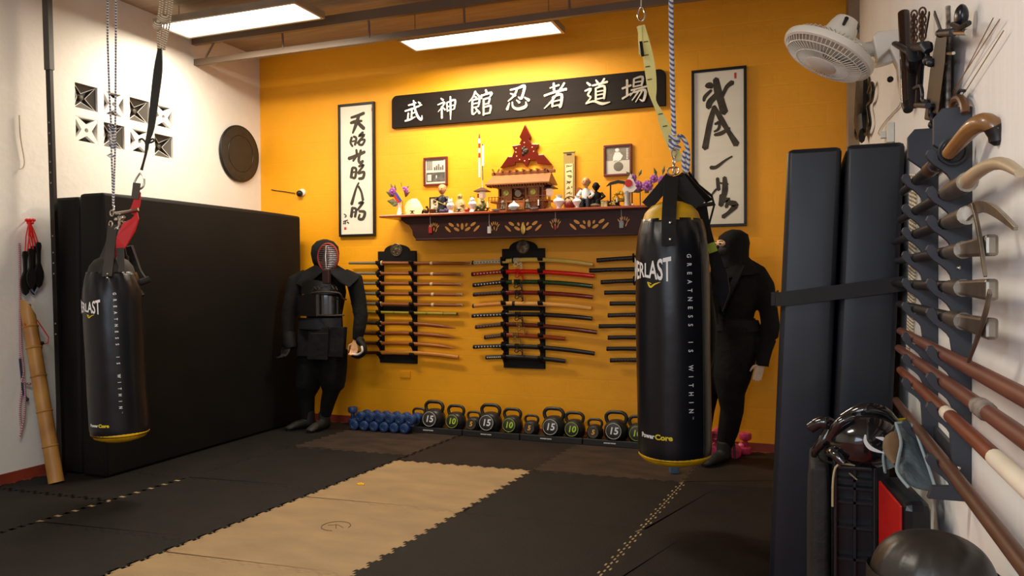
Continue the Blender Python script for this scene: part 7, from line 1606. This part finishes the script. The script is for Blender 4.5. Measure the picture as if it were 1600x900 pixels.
# grey mesh bag
gm = thing('grey_mesh_bag', 'grey translucent mesh bag slumped over the red and black pad', 'mesh bag', at_depth(1415, 770, 2.2))
m_mesh = mat('grey_mesh_fabric', '#66757c', .6, var=.3, scale=10, bump=.4, bscale=60, col2='#48565c')
def quilt(pix, th, name, m, dpt):
    f = [at_depth(x, y, d) for x, y, d in pix]; c = sum(f, Vector())/len(f) + (EYE - sum(f, Vector())/len(f)).normalized()*th
    bk = [p - (EYE-p).normalized()*-.03 for p in f]; n = len(f)
    bk = [p + (p-EYE).normalized()*.03 for p in f]
    md_ = [p.lerp(c, .45) + (EYE-c).normalized()*th*.55 for p in f]
    mb = MB().add(f + md_ + [c] + bk, [(i, (i+1) % n, n+(i+1) % n, n+i) for i in range(n)] + [(n+i, n+(i+1) % n, 2*n) for i in range(n)] + [(i, 2*n+1+i, 2*n+1+(i+1) % n, (i+1) % n) for i in range(n)] + [tuple(range(2*n+1, 3*n+1))[::-1]])
    return obj(name, mb, m, gm, sub=2, angle=180)
quilt([(1384, 685, 2.36), (1392, 665, 2.38), (1404, 658, 2.38), (1428, 662, 2.36), (1435, 680, 2.30), (1446, 715, 2.24), (1462, 755, 2.18), (1464, 772, 2.16), (1446, 768, 2.14), (1424, 764, 2.12), (1405, 745, 2.16), (1398, 725, 2.22), (1382, 742, 2.28), (1380, 715, 2.34)], .05, 'bag_body', m_mesh, 2.3)
sm_ = MB(); sm_.tube(smooth_pts([tuple(at_depth(x, y, d)) for x, y, d in ((1400, 661, 2.30), (1408, 690, 2.22), (1404, 715, 2.18), (1402, 738, 2.14), (1420, 762, 2.10))], 4), .0045, 8)
sm_.tube(smooth_pts([tuple(at_depth(x, y, d)) for x, y, d in ((1400, 661, 2.30), (1425, 664, 2.28), (1440, 700, 2.18), (1458, 752, 2.13), (1462, 770, 2.12))], 4), .004, 8)
sm_.tube(smooth_pts([tuple(at_depth(x, y, d)) for x, y, d in ((1384, 690, 2.33), (1380, 715, 2.31), (1383, 738, 2.25))], 4), .004, 8); obj('zip_seam', sm_, mat('pale_zip', '#8fa0a6', .5), gm)
obj('brown_patch', MB().tube(smooth_pts([tuple(at_depth(x, y, d)) for x, y, d in ((1397, 676, 2.285), (1394, 700, 2.25), (1399, 725, 2.20))], 3), [(.008, .006), (.022, .008), (.026, .008), (.026, .008), (.022, .008), (.014, .008), (.006, .004)], 10), mat('brown_lining', '#6b5238', .6, var=.3), gm)
# red and black strike pad
kp = thing('strike_pad', 'red and black leather strike pad standing in the corner under the grey mesh bag', 'strike pad', (.3, 2.4, .013))
zp_ = .70
tA, tB, tC, tD = P(1374, 742, 2, zp_), P(1412, 786, 2, zp_), P(1458, 788, 2, zp_), P(1440, 752, 2, zp_)
tD = tA + (tC - tB)
n_ = 0; top = [tA, tB, tC, tD]; top = [Vector((min(p.x, .365), p.y, p.z)) for p in top]; bot = [Vector((p.x, p.y, .013)) for p in top]
mbk_ = MB().add(top + bot, [(0, 1, 2, 3), (7, 6, 5, 4), (1, 5, 6, 2), (2, 6, 7, 3), (3, 7, 4, 0), (0, 4, 5, 1)])
obj('pad_body', mbk_, m_leather, kp, smooth=False, bevel=.022)
o_ = (top[0]-top[1]).normalized().cross(Vector((0, 0, 1)))*-.006
o_ = Vector((-abs(o_.x), -abs(o_.y)*.3, 0))
rp_ = [p + o_ + Vector((0, 0, dz)) for p, dz in ((top[0].lerp(top[1], .06), -.012), (top[1].lerp(top[0], .05), -.012), (bot[1].lerp(bot[0], .05), .02), (bot[0].lerp(bot[1], .06), .02))]
obj('red_panel', MB().add(rp_ + [p - o_*1.2 for p in rp_], [(0, 1, 2, 3), (7, 6, 5, 4), (0, 4, 5, 1), (1, 5, 6, 2), (2, 6, 7, 3), (3, 7, 4, 0)]), mat('red_leather', '#b01410', .4, var=.12, bump=.15, bscale=12), kp, smooth=False, bevel=.004)
# standing leather bolster in the foreground
c = at_depth(1462, 860, 1.42); cx_, cy_ = .240, c.y + .06
zt2 = at_depth(1450, 822, 1.52).z
bo = thing('leather_bolster', 'round topped black leather bolster nearest the camera at the lower right', 'bolster', (cx_, cy_, .013))
mb = MB(); seg = 64; vs = []; pr = [(.110, .013), (.118, .06), (.118, zt2-.13), (.112, zt2-.085), (.098, zt2-.045), (.075, zt2-.018), (.04, zt2-.003), (.0005, zt2)]
pr = smooth_pts(pr, 4)
for r_, z_ in pr:
    for k in range(seg):
        a = 2*PI*k/seg; wz = max(0, min(1, (z_-(zt2-.16))/.12)) * (1 if r_ > .06 else 0)
        rr_ = r_ * (1 + .018*wz*math.sin(a*15 + 2*math.sin(a*3)) * (1 if math.cos(a) < .3 else .2)); vs.append((cx_ + rr_*math.cos(a), cy_ + rr_*math.sin(a), z_))
m_ = len(pr); mb.add(vs, [(i*seg+k, i*seg+(k+1) % seg, (i+1)*seg+(k+1) % seg, (i+1)*seg+k) for i in range(m_-1) for k in range(seg)] + [tuple(range(seg))[::-1]])
obj('leather_body', mb, mat('brown_black_leather', (.020, .017, .014), .38, var=.3, scale=6, bump=.15, bscale=14), bo, angle=80)
obj('piping', MB().tube([(cx_ + .1135*math.cos(a*PI/24), cy_ + .1135*math.sin(a*PI/24), zt2-.092) for a in range(49)], .003, 7), m_case, bo)
